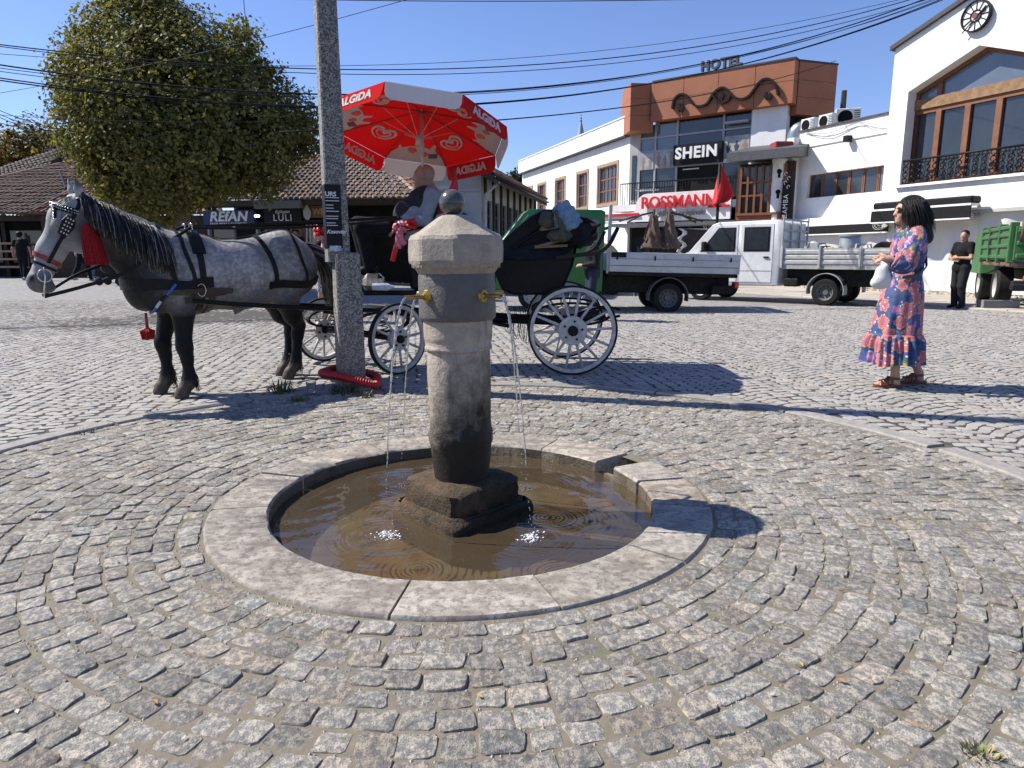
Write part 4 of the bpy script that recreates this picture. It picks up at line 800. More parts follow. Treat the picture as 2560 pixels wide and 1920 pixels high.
# passenger tub: side profile with sweeping ends
prof = [(-.20, 1.28), (-.17, .98), (-.10, .82), (.02, .77), (.42, .77), (.52, .86), (.60, 1.05), (.64, 1.24), (.60, 1.26), (.5, 1.16), (.2, 1.14), (.0, 1.18), (-.1, 1.3)]
m = MB(); rings = []
for yy, ins in ((6.9, .03), (6.88, .0), (7.66, 0.), (7.64, .03)):
    cx_, cz_ = .2, 1.0; rings.append([(lerp(x, cx_, ins*2), yy, lerp(z, cz_, ins*2)) for x, z in prof])
m.loft(rings); m.build('passenger_tub', M_LACQ, car, True, 30)
m = MB(); m.bbox((-.18, 6.92, 1.1), (.5, 7.62, 1.24), .04); m.build('passenger_seat', M_PURP, car)
m = MB(); m.prism([(-.29, 6.93, .85), (-.24, 6.93, 1.24), (-.14, 6.93, 1.26), (-.18, 6.93, .85)], (0, .68, 0)); m.build('seat_cover', M_PURP, car)
# folded hood: bulging stack of leather folds with wooden struts
qh = random.Random(12); m = MB(); rings = []
for yy, f in ((6.86, .86), (6.84, .97), (6.9, 1.0), (7.27, 1.03), (7.64, 1.0), (7.7, .97), (7.68, .86)):
    pr_ = [(-.16, 1.12), (-.14, 1.26), (.02, 1.4), (.17, 1.53), (.30, 1.60), (.44, 1.59), (.6, 1.54), (.74, 1.52), (.85, 1.46), (.83, 1.36), (.72, 1.30), (.64, 1.25), (.5, 1.14), (.2, 1.1)]
    rings.append([(lerp(.3, x, f)+qh.uniform(-.006, .006), yy, lerp(1.3, z, f)+qh.uniform(-.006, .006)) for x, z in pr_])
m.loft(rings); m.build('folded_hood', M_HOODC, car, True, 50)
for k in range(4): m = MB(); m.tube(catmull([(.0+.07*k, 6.845, 1.22+.02*k), (.25+.09*k, 6.83, 1.38+.02*k), (.5+.08*k, 6.835, 1.50-.02*k)], 5), .014, 6); m.build('hood_fold', M_HOODC, car, True)
for a_, b_ in (((.22, 6.82, 1.235), (.52, 6.815, 1.31)), ((.22, 6.82, 1.235), (.54, 6.815, 1.25)), ((.27, 6.82, 1.40), (.42, 6.815, 1.49)), ((.27, 6.82, 1.40), (.44, 6.815, 1.42))):
    m = MB(); m.ribbon([a_, b_], .024, (0, 0, 1), .012); m.build('hood_strut', M_WOODB, car)
# arm rests and mudguards
for yy in (6.78, 7.74):
    m = MB(); m.ribbon(catmull([(.42, yy, 1.13), (.62, yy, 1.155), (.82, yy, 1.18), (.93, yy, 1.25), (.99, yy, 1.36), (1.02, yy, 1.42)], 5), [.05]*16+[.05, .06, .07, .07, .06, .05, .04, .03, .02, .02], (0, 1, 0), .035); m.build('rear_arm', M_LACQ, car)
    m = MB(); m.ribbon(catmull([(-.05, yy-.06, .82), (-.06, yy-.06, .95), (.0, yy-.06, 1.08), (.1, yy-.06, 1.14)], 6), .16, (0, 1, 0), .012); m.build('mudguard', M_LACQ, car)
m = MB(); m.tube([(.5, 7.27, .5), (.9, 7.0, .52), (1.08, 6.9, .56)], .015, 6); m.tube([(.5, 7.3, .5), (1.02, 7.5, .62), (1.08, 6.95, .62)], .012, 6); m.build('rear_bracket', M_IRON, car, True)
m = MB(); m.ribbon(catmull([(-.42, 6.9, .78), (-.36, 6.9, .62), (-.2, 6.9, .5), (-.02, 6.9, .46)], 4), .3, (0, 1, 0), .015); m.build('step', M_IRON, car)
for k in range(7):
    a_ = at(1265+k*8+random.uniform(-4, 4), 765, 6.78); m = MB(); m.tube(catmull([a_, a_+Vector((.02, 0, -.08)), a_+Vector((-.01, 0, -.2)), a_+Vector((.04, 0, -.27-.02*k)), a_+Vector((.06, 0, -.16))], 4), .003, 4); m.build('loose_wire', M_IRON, car)
# things carried on the carriage
M_DENIM = mat('blue_cloth', (.17, .26, .36), .85, .35, 12, .4, 40, kind='obj', dirt=((.3, .36, .42), 6, .6)); M_KHAKI = mat('khaki_bag', (.075, .075, .055), .9, .4, 14, .4, 50, kind='obj')
def lump(name, pr, mt, lab, cat, k=.05, res=.014, amp=.012, seed=1):
    V, F = sdf_mesh(pr, res, k); q = np.sin(V[:, 0]*61+seed)+np.sin(V[:, 1]*53+V[:, 2]*37)+np.sin(V[:, 2]*71-V[:, 0]*43+seed); ce = V.mean(0); d = V-ce; V = V+d/np.linalg.norm(d, axis=1, keepdims=True)*(q*amp*.5)[:, None]
    o = raw(name, V, F, mt, None, True); return setp(o, lab, cat)
bc = [at(u, v, 6.86) for u, v in ((1410, 545), (1432, 560), (1395, 560), (1412, 520))]
lump('cloth_bundle', [el(bc[0], (.12, .14, .13)), el(bc[1], (.09, .12, .1), .5), el(bc[3], (.07, .08, .06))], M_DENIM, 'crumpled pale blue cloth bundle tied on top of the carriage hood', 'bundle', amp=.016)
lump('canvas_bag', [el(at(1368, 550, 6.84), (.08, .1, .09)), el(at(1400, 590, 6.8), (.13, .08, .06)), rc(at(1390, 528, 6.72), at(1412, 598, 6.72), .02, .018)], M_KHAKI, 'dark khaki canvas bag hanging beside the blue bundle on the hood', 'bag', seed=3)
lump('folded_coat', [el(at(1450, 600, 6.86), (.14, .14, .07)), el(at(1478, 568, 6.86), (.09, .1, .028), -.3), el(at(1445, 572, 6.86), (.11, .12, .07))], mat('dark_coat', (.015, .014, .018), .8, .4, 16, .4, 40), 'dark coat heaped over the back of the carriage hood', 'coat', seed=5)
# bottle and metal box at the driver's feet, ribbons and flag
M_CHROME = mat('worn_chrome', (.5, .47, .43), .2, .3, 9, .2, 20, metal=1.); m = MB(); c_ = at(935, 695, 6.98); m.bbox((c_.x-.11, c_.y-.08, .812), (c_.x+.1, c_.y+.1, .98), .05); o = m.build('metal_box', M_CHROME, None, True, 30); setp(o, 'dented shiny metal box on the carriage floor by the driver', 'box')
M_PET = mat('clear_bottle', (.5, .55, .65), .08, .2, 30, spec=.9); c_ = at(958, 693, 6.88); m = MB(); m.lathe([(.0, -.1), (.035, -.1), (.036, .05), (.014, .09), (.014, .11)], 14, (c_.x, c_.y-.04, .85), axis='x'); o = m.build('water_bottle', M_PET, None, True, 40); setp(o, 'plastic water bottle lying on the carriage floor', 'bottle')
M_PINK = mat('pink_ribbon', (.72, .2, .26), .5, .3, 20, .3, 50); M_REDR = mat('red_ribbon', (.6, .02, .025), .45, .3, 20, .3, 50); M_FLAG = mat('flag_red', (.55, .015, .03), .7, .25, 8, .2, 30); M_GOLD = mat('gold_tinsel', (.65, .5, .2), .35, .4, 40, metal=.6)
def bow(c_, r_, mt, seed, tails=(), name='ribbon_bow', lab='', cat='ribbon', n=16, grp=None):
    q = random.Random(seed); b_ = thing(name, lab, cat, c_, 0, grp); m = MB()
    for k in range(n):
        a = q.uniform(0, 6.28); el_ = q.uniform(-1, 1); d = Vector((math.cos(a)*math.cos(el_), -abs(math.sin(a))*.6, math.sin(el_))).normalized(); sd = d.orthogonal().normalized(); m.ribbon([(0, 0, 0), d*r_*.7+sd*r_*.3, d*r_, d*r_*.7-sd*r_*.25, (0, 0, 0)], r_*.6, tuple(d.cross(sd)), .003)
    m.build('rosette', mt[0], b_, True)
    for i, (tl, wd, mi) in enumerate(tails):
        m = MB(); pts = catmull([(0, 0, 0), (tl[0]*.3+q.uniform(-.01, .01), -.02, tl[1]*.3), (tl[0]*.6+q.uniform(-.02, .02), -.03, tl[1]*.65), (tl[0], -.02, tl[1])], 5); m.ribbon(pts, wd, (1, .3, 0), .003); m.build('ribbon_tail', mt[mi], b_, True)
    return b_
bw = 'ribbons decorating the carriage'
bow(at(1000, 570, 6.86), .07, [M_PINK, M_REDR], 1, [((-.02, -.2), .06, 0), ((.05, -.16), .05, 0), ((-.08, -.32), .05, 1)], lab='pink ribbon rosette with tails on the seat rail by the driver', grp=bw)
bow(at(1028, 560, 6.85), .06, [M_REDR, M_PINK], 2, [((.03, -.05), .04, 0)], lab='red ribbon rosette beside the pink one at the driver elbow', grp=bw)
bow(at(800, 577, 7.2), .07, [M_REDR, M_PINK], 3, [], lab='red ribbon rosette on the front of the carriage beside the utility pole', grp=bw)
bow(at(812, 600, 7.18), .035, [M_PINK, M_WHITE, M_REDR], 4, [((.03, -.45), .07, 0), ((-.06, -.42), .06, 1), ((.1, -.4), .06, 0), ((.0, -.3), .03, 2)], lab='long pink and white ribbon streamers hanging at the carriage front', grp=bw)
m = MB(); m.tube([(-1.52, 7.0, .9), at(812, 585, 7.2)+Vector((.02, .04, 0))], .012, 6); m.build('lamp_post', M_IRON, car, True)
fp_ = at(1143, 545, 7.0); fk = thing('small_flag', 'small red flag on a stick behind the driver above gold tinsel', 'flag', (fp_.x, fp_.y, fp_.z-.25)); m = MB(); m.tube([(0, 0, 0), (-.02, 0, .72)], .008, 6); m.build('stick', M_WOODB, fk, True)
m = MB(); N_ = 8; vs = []; T0 = Vector((-.012, 0, .70))
for i in range(N_+1):
    t = i/N_
    for j in range(5): s_ = j/4; vs.append(T0+Vector((lerp(.012, lerp(-.19, .035, s_), t)+.012*math.sin(t*7+s_*5)*t, .03*math.sin(s_*6+t*4)*t, -.42*t+s_*.06*t)))
m.add(vs, [(i*5+j, i*5+j+1, i*5+5+j+1, i*5+5+j) for i in range(N_) for j in range(4)]); fo_ = m.build('flag_cloth', M_FLAG, fk, True)
md = fo_.modifiers.new('s', 'SOLIDIFY'); md.thickness = .002
m = MB(); q = random.Random(3)
for k in range(140): m.sphere((q.gauss(-.05, .035), q.gauss(-.02, .02), .23+q.gauss(0, .03)), q.uniform(.005, .01), 5, 4)
m.build('tinsel', M_GOLD, fk); m = MB()
for k in range(60): a = q.uniform(-.12, .08); m.tube([(-.03+a*.3, 0, .22), (-.06+a, q.uniform(-.03, .03), -.05+q.uniform(-.05, .05))], .0025, 4)
m.build('dry_straw', mat('dry_straw', (.2, .14, .08), .9, .4, 30), fk)
# ---------------------------------------------------------------- parasol over the driver
pc = at(1053, 275, 7.12); PR = .87; par = thing('parasol', 'red and white octagonal ice cream parasol over the carriage driver', 'parasol', (pc.x, pc.y, 0)); AZ = pc.z
g = NG('parasol_red'); g.n.remove(g.b); co = g.pos('obj'); cr = g.mix(g.noise(3, 4, .6, co), (.62, .025, .03), (.74, .045, .048)); d_ = g.nd('BsdfDiffuse'); t_ = g.nd('BsdfTranslucent'); g.L(cr, d_.inputs[0]); g.L(cr, t_.inputs[0]); mx = g.nd('MixShader'); mx.inputs[0].default_value = .42; g.L(d_.outputs[0], mx.inputs[1]); g.L(t_.outputs[0], mx.inputs[2]); g.L(mx.outputs[0], g.out.inputs[0]); M_PRED = g.m
g = NG('parasol_white'); g.n.remove(g.b); co = g.pos('obj'); cr = g.mix(g.noise(4, 4, .6, co), (.74, .70, .66), (.84, .81, .78)); d_ = g.nd('BsdfDiffuse'); t_ = g.nd('BsdfTranslucent'); g.L(cr, d_.inputs[0]); g.L(cr, t_.inputs[0]); mx = g.nd('MixShader'); mx.inputs[0].default_value = .4; g.L(d_.outputs[0], mx.inputs[1]); g.L(t_.outputs[0], mx.inputs[2]); g.L(mx.outputs[0], g.out.inputs[0]); M_PWHT = g.m
M_STRAW = mat('print_strawberry', (.7, .05, .03), .5, .3, 40); M_CHOC = mat('print_chocolate', (.09, .03, .03), .5, .3, 40)
PT = Matrix.Translation((0, 0, AZ)) @ Matrix.Rotation(R(-16), 4, 'X') @ Matrix.Rotation(R(4), 4, 'Y'); DROP = .2; VAL = .165; A0 = R(-90+22.5-12-22.5)
def rimp(k): a = A0+k*math.pi/4; return Vector((PR*math.cos(a), PR*math.sin(a), -DROP))
def heart():    # swirled heart outline drawn as bent strokes
    def stroke(P_, w_):
        cp_ = catmull([(x, y, 0) for x, y in P_], 8); n = len(cp_); L_ = []; R_ = []
        for i, p_ in enumerate(cp_):
            t = (cp_[min(i+1, n-1)]-cp_[max(i-1, 0)]).normalized(); nn = Vector((-t.y, t.x, 0)); ww = w_*(.25+.75*math.sin(math.pi*min(1, .12+.88*i/n))); L_.append(p_+nn*ww); R_.append(p_-nn*ww)
        return L_, R_
    return [stroke([(.02, -.42), (-.35, -.3), (-.62, .0), (-.66, .32), (-.42, .52), (-.12, .42), (.02, .2), (.22, .42), (.5, .46), (.7, .25), (.66, -.05), (.42, -.3), (.1, -.46)], .07),
            stroke([(.0, -.24), (-.25, -.12), (-.4, .08), (-.36, .24), (-.2, .28), (-.02, .08), (.16, .26), (.36, .24), (.44, .08), (.3, -.12), (.06, -.24)], .05)]
ridge = Vector((0, 0, 0)); M_SEAM = mat('parasol_seam', (.2, .03, .03), .6, .2, 20)
for k in range(8):
    a, b = rimp(k), rimp(k+1); white = (k % 2 == 0); mid = (a+b)/2
    n_ = (a-ridge).cross(b-ridge).normalized(); n_ = n_ if n_.z > 0 else -n_
    m = MB(PT); m.prism([ridge, a, b], n_*.003); pn = m.build('canopy_panel', M_PRED, par)
    # valance: flap hanging from the panel edge, rounded lower corners
    e = (b-a).normalized(); out = Vector((mid.x, mid.y, 0)).normalized(); L_ = (b-a).length; poly = []
    for s_, d in ((0.0, 0), (L_, 0), (L_*.995, .6), (L_*.97, .86), (L_*.92, .97), (L_*.85, 1), (L_*.15, 1), (L_*.08, .97), (L_*.03, .86), (L_*.005, .6)): poly.append(a+e*s_+Vector((0, 0, -VAL*d))+out*(.004+.03*d))
    m = MB(PT); m.prism(poly, out*.003); va = m.build('valance', M_PWHT if white else M_PRED, par)
    X = e; Zp = out; o_ = mid+Vector((0, 0, -VAL*.5))+out*.021
    if X.cross(Vector((0, 0, 1))).dot(Zp) < 0: X = -X
    up_ = (Vector((0, 0, 1))-out*.15).normalized(); T = PT @ Matrix(((X.x, up_.x, Zp.x, o_.x), (X.y, up_.y, Zp.y, o_.y), (X.z, up_.z, Zp.z, o_.z), (0, 0, 0, 1)))
    Yp = (ridge-mid).normalized(); Xp = X; Np = Xp.cross(Yp); om = mid.lerp(ridge, .36); Tp = PT @ Matrix(((Xp.x, Yp.x, Np.x, om.x), (Xp.y, Yp.y, Np.y, om.y), (Xp.z, Yp.z, Np.z, om.z), (0, 0, 0, 1)))
    if not white:
        text('lettering', 'ALGiDA', .112, M_PWHT, T, va, .009, 'CENTER', 1.05, 0, .004)
        for L2, R2 in heart():
            m = MB(Tp @ Matrix.Scale(.185, 4) @ Matrix.Rotation(R(-8), 4, 'Z')); n2 = len(L2); vs = [(p_.x, p_.y, z) for z in (-.05, .05) for p_ in L2+R2]; N2 = 2*n2
            fs = []
            for i in range(n2-1): fs += [(i, i+1, n2+i+1, n2+i), (N2+i, N2+n2+i, N2+n2+i+1, N2+i+1), (i, N2+i, N2+i+1, i+1), (n2+i, n2+i+1, N2+n2+i+1, N2+n2+i)]
            m.add(vs, fs); m.build('heart_emblem', M_PWHT, pn)
    else:           # white cream splash rising from the rim, with fruit and chocolate
        hw_ = L_/2; sp_ = [(-hw_*.98, -.345*PR+.002), (hw_*.98, -.345*PR+.002)]; yb = -(mid-om).length
        pts = [(-hw_*.97, yb+.005), (hw_*.97, yb+.005), (hw_*.84, yb+.11), (hw_*.6, yb+.2), (hw_*.55, yb+.27), (hw_*.47, yb+.22), (hw_*.2, yb+.26), (-hw_*.05, yb+.27), (-hw_*.12, yb+.36), (-hw_*.2, yb+.34), (-hw_*.22, yb+.27), (-hw_*.4, yb+.25), (-hw_*.5, yb+.33), (-hw_*.58, yb+.32), (-hw_*.57, yb+.22), (-hw_*.85, yb+.12)]
        m = MB(Tp); m.prism([(x, y, -.004) for x, y in pts], (0, 0, .012)); m.build('splash_print', M_PWHT, pn)
        m = MB(Tp)
        for cx_, cy_, r_ in ((-.08, yb+.16, .042), (.05, yb+.2, .05)): m.prism([(cx_+r_*math.cos(t)*(1-.25*(math.sin(t) < 0)), cy_+r_*math.sin(t), -.006) for t in np.linspace(0, 2*math.pi, 14, endpoint=False)], (0, 0, .016))
        m.build('strawberry_print', M_STRAW, pn); m = MB(Tp); m.prism([(x, y, -.006) for x, y in ((-.22, yb+.12), (-.13, yb+.1), (-.12, yb+.17), (-.22, yb+.2))], (0, 0, .016)); m.build('chocolate_print', M_CHOC, pn)
    m = MB(PT); m.tube([ridge+Vector((0, 0, -.012)), a*.995+Vector((0, 0, -.012))], .0055, 6); m.build('rib', M_SEAM, par); m = MB(PT); m.tube([Vector((0, 0, -.3)), a*.45+Vector((0, 0, -.012))], .003, 5); m.build('stretcher', M_WPAINT, par)
m = MB(); m.tube([PT @ Vector((0, 0, .04)), Vector((0.0, .0, AZ-.6)), Vector((.0, .03, 1.0)), Vector((.0, .03, .82))], .017, 10); m.build('pole', M_WPAINT, par, True); m = MB(); m.tube([PT @ Vector((0, 0, -.26)), PT @ Vector((0, 0, -.36))], .028, 10); m.build('runner', M_WPAINT, par, True)
# ---------------------------------------------------------------- people (local: face +X, left +Y)
def skin(name, c): 
    return mat(name, c, .5, .18, 14, .15, 160, kind='obj', spec=.4)
M_SKIN = skin('skin_tan', (.42, .24, .16)); M_SKIN2 = skin('skin_warm', (.50, .30, .21)); M_BHAIR = mat('hair_black', (.010, .008, .007), .55, .4, 60, .4, 120, kind='obj'); M_HAIRD = mat('hair_dark', (.02, .016, .013), .5, .4, 60, .4, 120, kind='obj')
def hand(w_, d, up, k=.006, curl=.35, s_=1.0, thumb=1):
    """palm + five bent fingers from wrist w_ along d; 'up' is the back of the hand"""
    w_ = Vector(w_); d = Vector(d).normalized(); up = Vector(up); up = (up-d*up.dot(d)).normalized(); sd = d.cross(up); P = []
    P.append(rc(w_, w_+d*.05*s_, .024*s_, .028*s_, 1, .015)); P.append(rc(w_+d*.03*s_+sd*.018*s_, w_+d*.085*s_+sd*.026*s_, .018*s_, .014*s_, 1, .012)); P.append(rc(w_+d*.03*s_-sd*.018*s_, w_+d*.085*s_-sd*.026*s_, .018*s_, .014*s_, 1, .012))
    for i, (o_, L_) in enumerate(((.031, .062), (.0105, .074), (-.0105, .07), (-.031, .055))):
        b0 = w_+d*.085*s_+sd*o_*s_; d1 = (d-up*curl).normalized(); p1 = b0+d1*L_*.5*s_; d2 = (d-up*curl*3).normalized(); p2 = p1+d2*L_*.5*s_
        P += [rc(b0-d*.015*s_, p1, .0095*s_, .0085*s_, 1, k), rc(p1, p2, .0085*s_, .0068*s_, 1, k)]
    b0 = w_+d*.03*s_+sd*.03*s_*thumb; p1 = b0+(d*.7+sd*.6*thumb-up*.3).normalized()*.035*s_; p2 = p1+(d*.9+sd*.1*thumb-up*.5).normalized()*.03*s_
    return P+[rc(w_+d*.015*s_, b0, .017*s_, .013*s_, 1, .01), rc(b0, p1, .012*s_, .0105*s_, 1, k), rc(p1, p2, .0105*s_, .008*s_, 1, k)]
def head(c, yaw=0., pitch=0., s_=1.0):
    """skull, jaw, nose, lips, ears round the head centre c, looking along +X turned by yaw/pitch"""
    Rm = Matrix.Rotation(yaw, 3, 'Z') @ Matrix.Rotation(pitch, 3, 'Y'); c = Vector(c)
    def q(x, y, z): return c+Rm @ Vector((x, y, z))*s_
    def e(x, y, z, r_, k): return el(q(x, y, z), tuple(i*s_ for i in r_), -pitch if False else pitch*-1*0, k, 0, yaw)
    return [e(-.012, 0, .03, (.098, .076, .088), .03), e(.03, 0, -.035, (.066, .058, .075), .03), rc(q(.06, 0, -.085), q(.02, 0, -.085), .026*s_, .04*s_, 1, .03), e(.075, 0, .015, (.022, .05, .03), .03),
            rc(q(.088, 0, .012), q(.108, 0, -.028), .0095*s_, .0145*s_, 1, .015), e(.088, 0, -.06, (.014, .024, .011), .012), e(.08, 0, -.09, (.018, .022, .016), .02), e(.06, .035, -.03, (.03, .025, .028), .02), e(.06, -.035, -.03, (.03, .025, .028), .02),
            e(-.008, .077, -.008, (.02, .01, .034), .008), e(-.008, -.077, -.008, (.02, .01, .034), .008)], q
def person(name, label, loc, rz, J, shirt, trous, shoe, sk=M_SKIN, hairm=M_HAIRD, hair_cut='short', res=.012, short_sleeve=False, short_trouser=False, yaw=0., pitch=0., sc_=1.0, detail=True, group=None, parent_kind='person', belly=0., vest=None, tfac=1.0):
    t = thing(name, label, 'person', loc, rz, group); t.scale = (sc_,)*3
    D = dict(pel=(0, 0, .95), ch=(0, 0, 1.28), nk=(0, 0, 1.47), hd=(.015, 0, 1.615), sl=(0, .18, 1.41), sr=(0, -.18, 1.41), el_=(-.03, .24, 1.13), er=(-.03, -.24, 1.13), wl=(.05, .25, .88), wr=(.05, -.25, .88), hl=(0, .09, .92), hr=(0, -.09, .92), kl=(.03, .1, .5), kr=(.03, -.1, .5), al=(-.02, .1, .08), ar=(-.02, -.1, .08), fl=(1, .1, 0), fr=(1, -.1, 0), dl=(.3, 0, -1), dr=(.3, 0, -1), ul=(0, 1, 0), ur=(0, -1, 0))
    D.update(J); V_ = {k: Vector(v) for k, v in D.items()}
    hp, q = head(V_['hd'], yaw, pitch)
    B = list(hp)+[rc(V_['nk']-Vector((0, 0, .02)), V_['hd']-Vector((.02, 0, .06)), .056, .052, 1, .03), rc(V_['ch'], V_['nk'], .12, .06, 1.1, .05), rc(V_['pel'], V_['ch'], .12, .13, 1.2, .05), rc(V_['sl'], V_['sr'], .05, .05, 1, .05)]
    for a in 'lr':
        s_, e_, w_ = V_['s'+a], V_['el_' if a == 'l' else 'er'], V_['w'+a]
        B += [rc(s_, e_, .05, .04, 1, .03), rc(e_, w_, .04, .026, 1, .02)]; B += hand(w_, V_['d'+a], V_['u'+a], thumb=1 if a == 'l' else -1)
        h_, k_, n_ = V_['h'+a], V_['k'+a], V_['a'+a]; B += [rc(h_, k_, .08, .05, 1, .03), rc(k_, k_.lerp(n_, .3), .048, .052, 1, .02), rc(k_.lerp(n_, .3), n_, .052, .035, 1, .02)]
        f = V_['f'+a].normalized(); B += [rc(n_-Vector((0, 0, .035)), n_+f*.14-Vector((0, 0, .055)), .035, .028, 1, .02)]
    body('body', B, sk, t, res if detail else .02, .03)
    if detail:
        for s_ in (1, -1): m = MB(); m.sphere(q(.079, .031*s_, .012), .0125, 8, 6); m.build('eye', M_DARKE, t, True)
    if shirt:
        S = [rc(V_['ch'], V_['nk']-Vector((0, 0, .05)), .142, .085, 1.15, .05), rc(V_['pel'], V_['ch'], .14+belly*.4, .15, 1.22, .05), rc(V_['sl'], V_['sr'], .07, .07, 1, .05), rc(V_['pel']-Vector((0, 0, .06)), V_['pel'], .145, .14+belly*.3, 1.15, .04)]
        if belly: S.append(el(V_['pel'].lerp(V_['ch'], .45)+Vector((belly*.75, 0, 0)), (.15, .17, .16), 0, .06))
        for a in 'lr':
            s_, e_, w_ = V_['s'+a], V_['el_' if a == 'l' else 'er'], V_['w'+a]
            S += [rc(s_, s_.lerp(e_, .6) if short_sleeve else e_, .072, .058, 1, .03)]
            if not short_sleeve: S += [rc(e_, e_.lerp(w_, .86), .058, .042, 1, .02)]
        o = body('shirt', S, shirt, t, res if detail else .02, .03)
    if trous:
        Tt = [rc(V_['hl'], V_['hr'], .1*tfac, .1*tfac, 1, .05), rc(V_['pel'], V_['hl'].lerp(V_['hr'], .5), .12, .11*tfac, 1.15, .05)]
        for a in 'lr':
            h_, k_, n_ = V_['h'+a], V_['k'+a], V_['a'+a]
            Tt += [rc(h_, k_.lerp(h_, .25) if short_trouser else k_, .098*tfac, .074*tfac, 1, .03)]
            if not short_trouser: Tt += [rc(k_, n_+Vector((0, 0, -.01)), .072*tfac, .056*tfac, 1, .03)]
        body('trousers', Tt, trous, t, res if detail else .02, .04)
    if shoe:
        for a in 'lr':
            n_, f = V_['a'+a], V_['f'+a].normalized(); up = Vector((0, 0, 1)); body('shoe', [rc(n_-up*.03-f*.03, n_-up*.045+f*.06, .045, .04, 1, .03), rc(n_-up*.045+f*.05, n_-up*.05+f*.15, .04, .031, 1, .03)], shoe, t, .012 if detail else .02, .03)
    hc = V_['hd']; Rm = Matrix.Rotation(yaw, 3, 'Z')
    if hair_cut == 'short': body('hair', [el(hc+Rm @ Vector((-.022, 0, .05)), (.097, .082, .082), 0, .02, 0, yaw), el(hc+Rm @ Vector((-.055, 0, .0)), (.06, .07, .06), 0, .02, 0, yaw)], hairm, t, .01 if detail else .018, .02)
    if hair_cut == 'bushy': body('hair', [el(hc+Rm @ Vector((-.022, 0, .055)), (.115, .105, .095), 0, .02), el(hc+Rm @ Vector((-.06, 0, .0)), (.07, .09, .08), 0, .02)], hairm, t, .014, .02)
    if hair_cut == 'fringe': body('hair', [el(hc+Rm @ Vector((-.03, 0, .01)), (.075, .082, .075), 0, .02, 0, yaw)], hairm, t, .01, .02)
    return t, V_, q
M_SHIRTB = mat('blue_grey_shirt', (.22, .26, .3), .8, .25, 12, .35, 30, kind='obj'); M_VEST = mat('charcoal_vest', (.03, .033, .035), .85, .4, 12, .3, 40, kind='obj'); M_BLKT = mat('black_trousers', (.012, .012, .016), .85, .4, 12, .3, 30, kind='obj'); M_BLKS = mat('black_shoe', (.015, .014, .013), .45, .4, 20, kind='obj'); M_BTEE = mat('black_shirt', (.012, .012, .013), .85, .4, 12, .35, 30, kind='obj'); M_GREYH = mat('grey_stubble', (.28, .25, .23), .8, .3, 60, kind='obj')
M_SKIND = skin('skin_weathered', (.36, .19, .125))
# driver, reclining on the box seat, facing the horse (-X in the world)
DX, DY = -.78, 7.16
def dl(u, v, dy=0): p_ = at(u, v, DY+dy); return (-(p_.x-DX), -(p_.y-DY), p_.z)
JD = dict(pel=dl(1030, 572), ch=dl(1062, 505), nk=dl(1074, 472), hd=dl(1060, 441), sl=dl(1083, 488, -.17), sr=dl(1078, 484, .17), el_=dl(1062, 552, -.22), er=dl(1045, 545, .2), wl=dl(998, 563, -.2), wr=dl(965, 556, .12), hl=dl(1022, 572, -.1), hr=dl(1022, 572, .1), kl=dl(905, 568, -.15), kr=dl(895, 562, .12), al=dl(925, 665, -.12), ar=dl(915, 660, .12), dl=(.7, .1, -.5), dr=(.8, 0, -.25), ul=(.3, .7, .6), ur=(.2, -.2, 1))
dr_, Vd, q = person('person', 'bald man in grey shirt and dark vest lounging on the carriage seat under the parasol', (DX, DY, 0), math.pi, JD, M_SHIRTB, M_BLKT, M_BLKS, M_SKIND, M_GREYH, 'fringe', .0085, belly=.1, tfac=1.12)
S = [rc(Vd['ch'], Vd['nk']-Vector((.0, 0, .06)), .152, .095, 1.12, .05), rc(Vd['pel'], Vd['ch'], .165, .158, 1.2, .05), el(Vd['pel'].lerp(Vd['ch'], .42)+Vector((.09, 0, .02)), (.155, .175, .165), 0, .06)]
body('vest', S, M_VEST, dr_, .01, .04)
m = MB(); m.lathe([(.037, -.012), (.037, .012)], 14, tuple(Vd['wl']-Vector((.0, 0, 0))), axis='x'); m.build('watch', M_BLKS, dr_, True)
# ---------------------------------------------------------------- woman in the floral dress
WX, WY = 3.46, 6.08
wo = thing('person', 'woman in blue and coral floral maxi dress with sunglasses and white bag', 'person', (WX, WY, 0), R(170))
def wl_(u, v, dy=0): p_ = at(u, v, WY+dy); a = Vector((p_.x-WX, p_.y-WY, p_.z)); return Matrix.Rotation(R(-170), 3, 'Z') @ a
hd = wl_(2270, 528); hp, q = head(hd, .1, 0, .98)
nk = wl_(2278, 572); ch = Vector((nk.x-.01, 0, 1.22)); W = list(hp)+[rc(nk-Vector((0, 0, .03)), hd-Vector((.02, 0, .07)), .05, .047, 1, .03), rc(ch, nk, .1, .055, 1.1, .05), rc((ch.x, 0, .95), ch, .11, .1, 1.2, .05), rc((ch.x, .15, 1.36), (ch.x, -.15, 1.36), .045, .045, 1, .05)]
shl = Vector((ch.x+.015, .155, 1.335)); ell = wl_(2262, 660, -.24); wl2 = wl_(2222, 647, -.2); shr = Vector((ch.x+.015, -.155, 1.335)); elr = Vector((ch.x+.03, -.23, 1.07)); wr2 = Vector((ch.x+.15, -.02, 1.06))
for s_, e_, w_, dd, uu, th in ((shl, ell, wl2, (1, -.15, .0), (-.1, 1, .3), 1), (shr, elr, wr2, (.9, .3, 0), (0, -1, .3), -1)):
    W += [rc(s_, e_, .045, .036, 1, .03), rc(e_, w_, .036, .023, 1, .02)]+hand(w_, dd, uu, curl=.7, s_=.9, thumb=th)
FTL = wl_(2212, 968, -.06); FTR = wl_(2272, 958, .12)
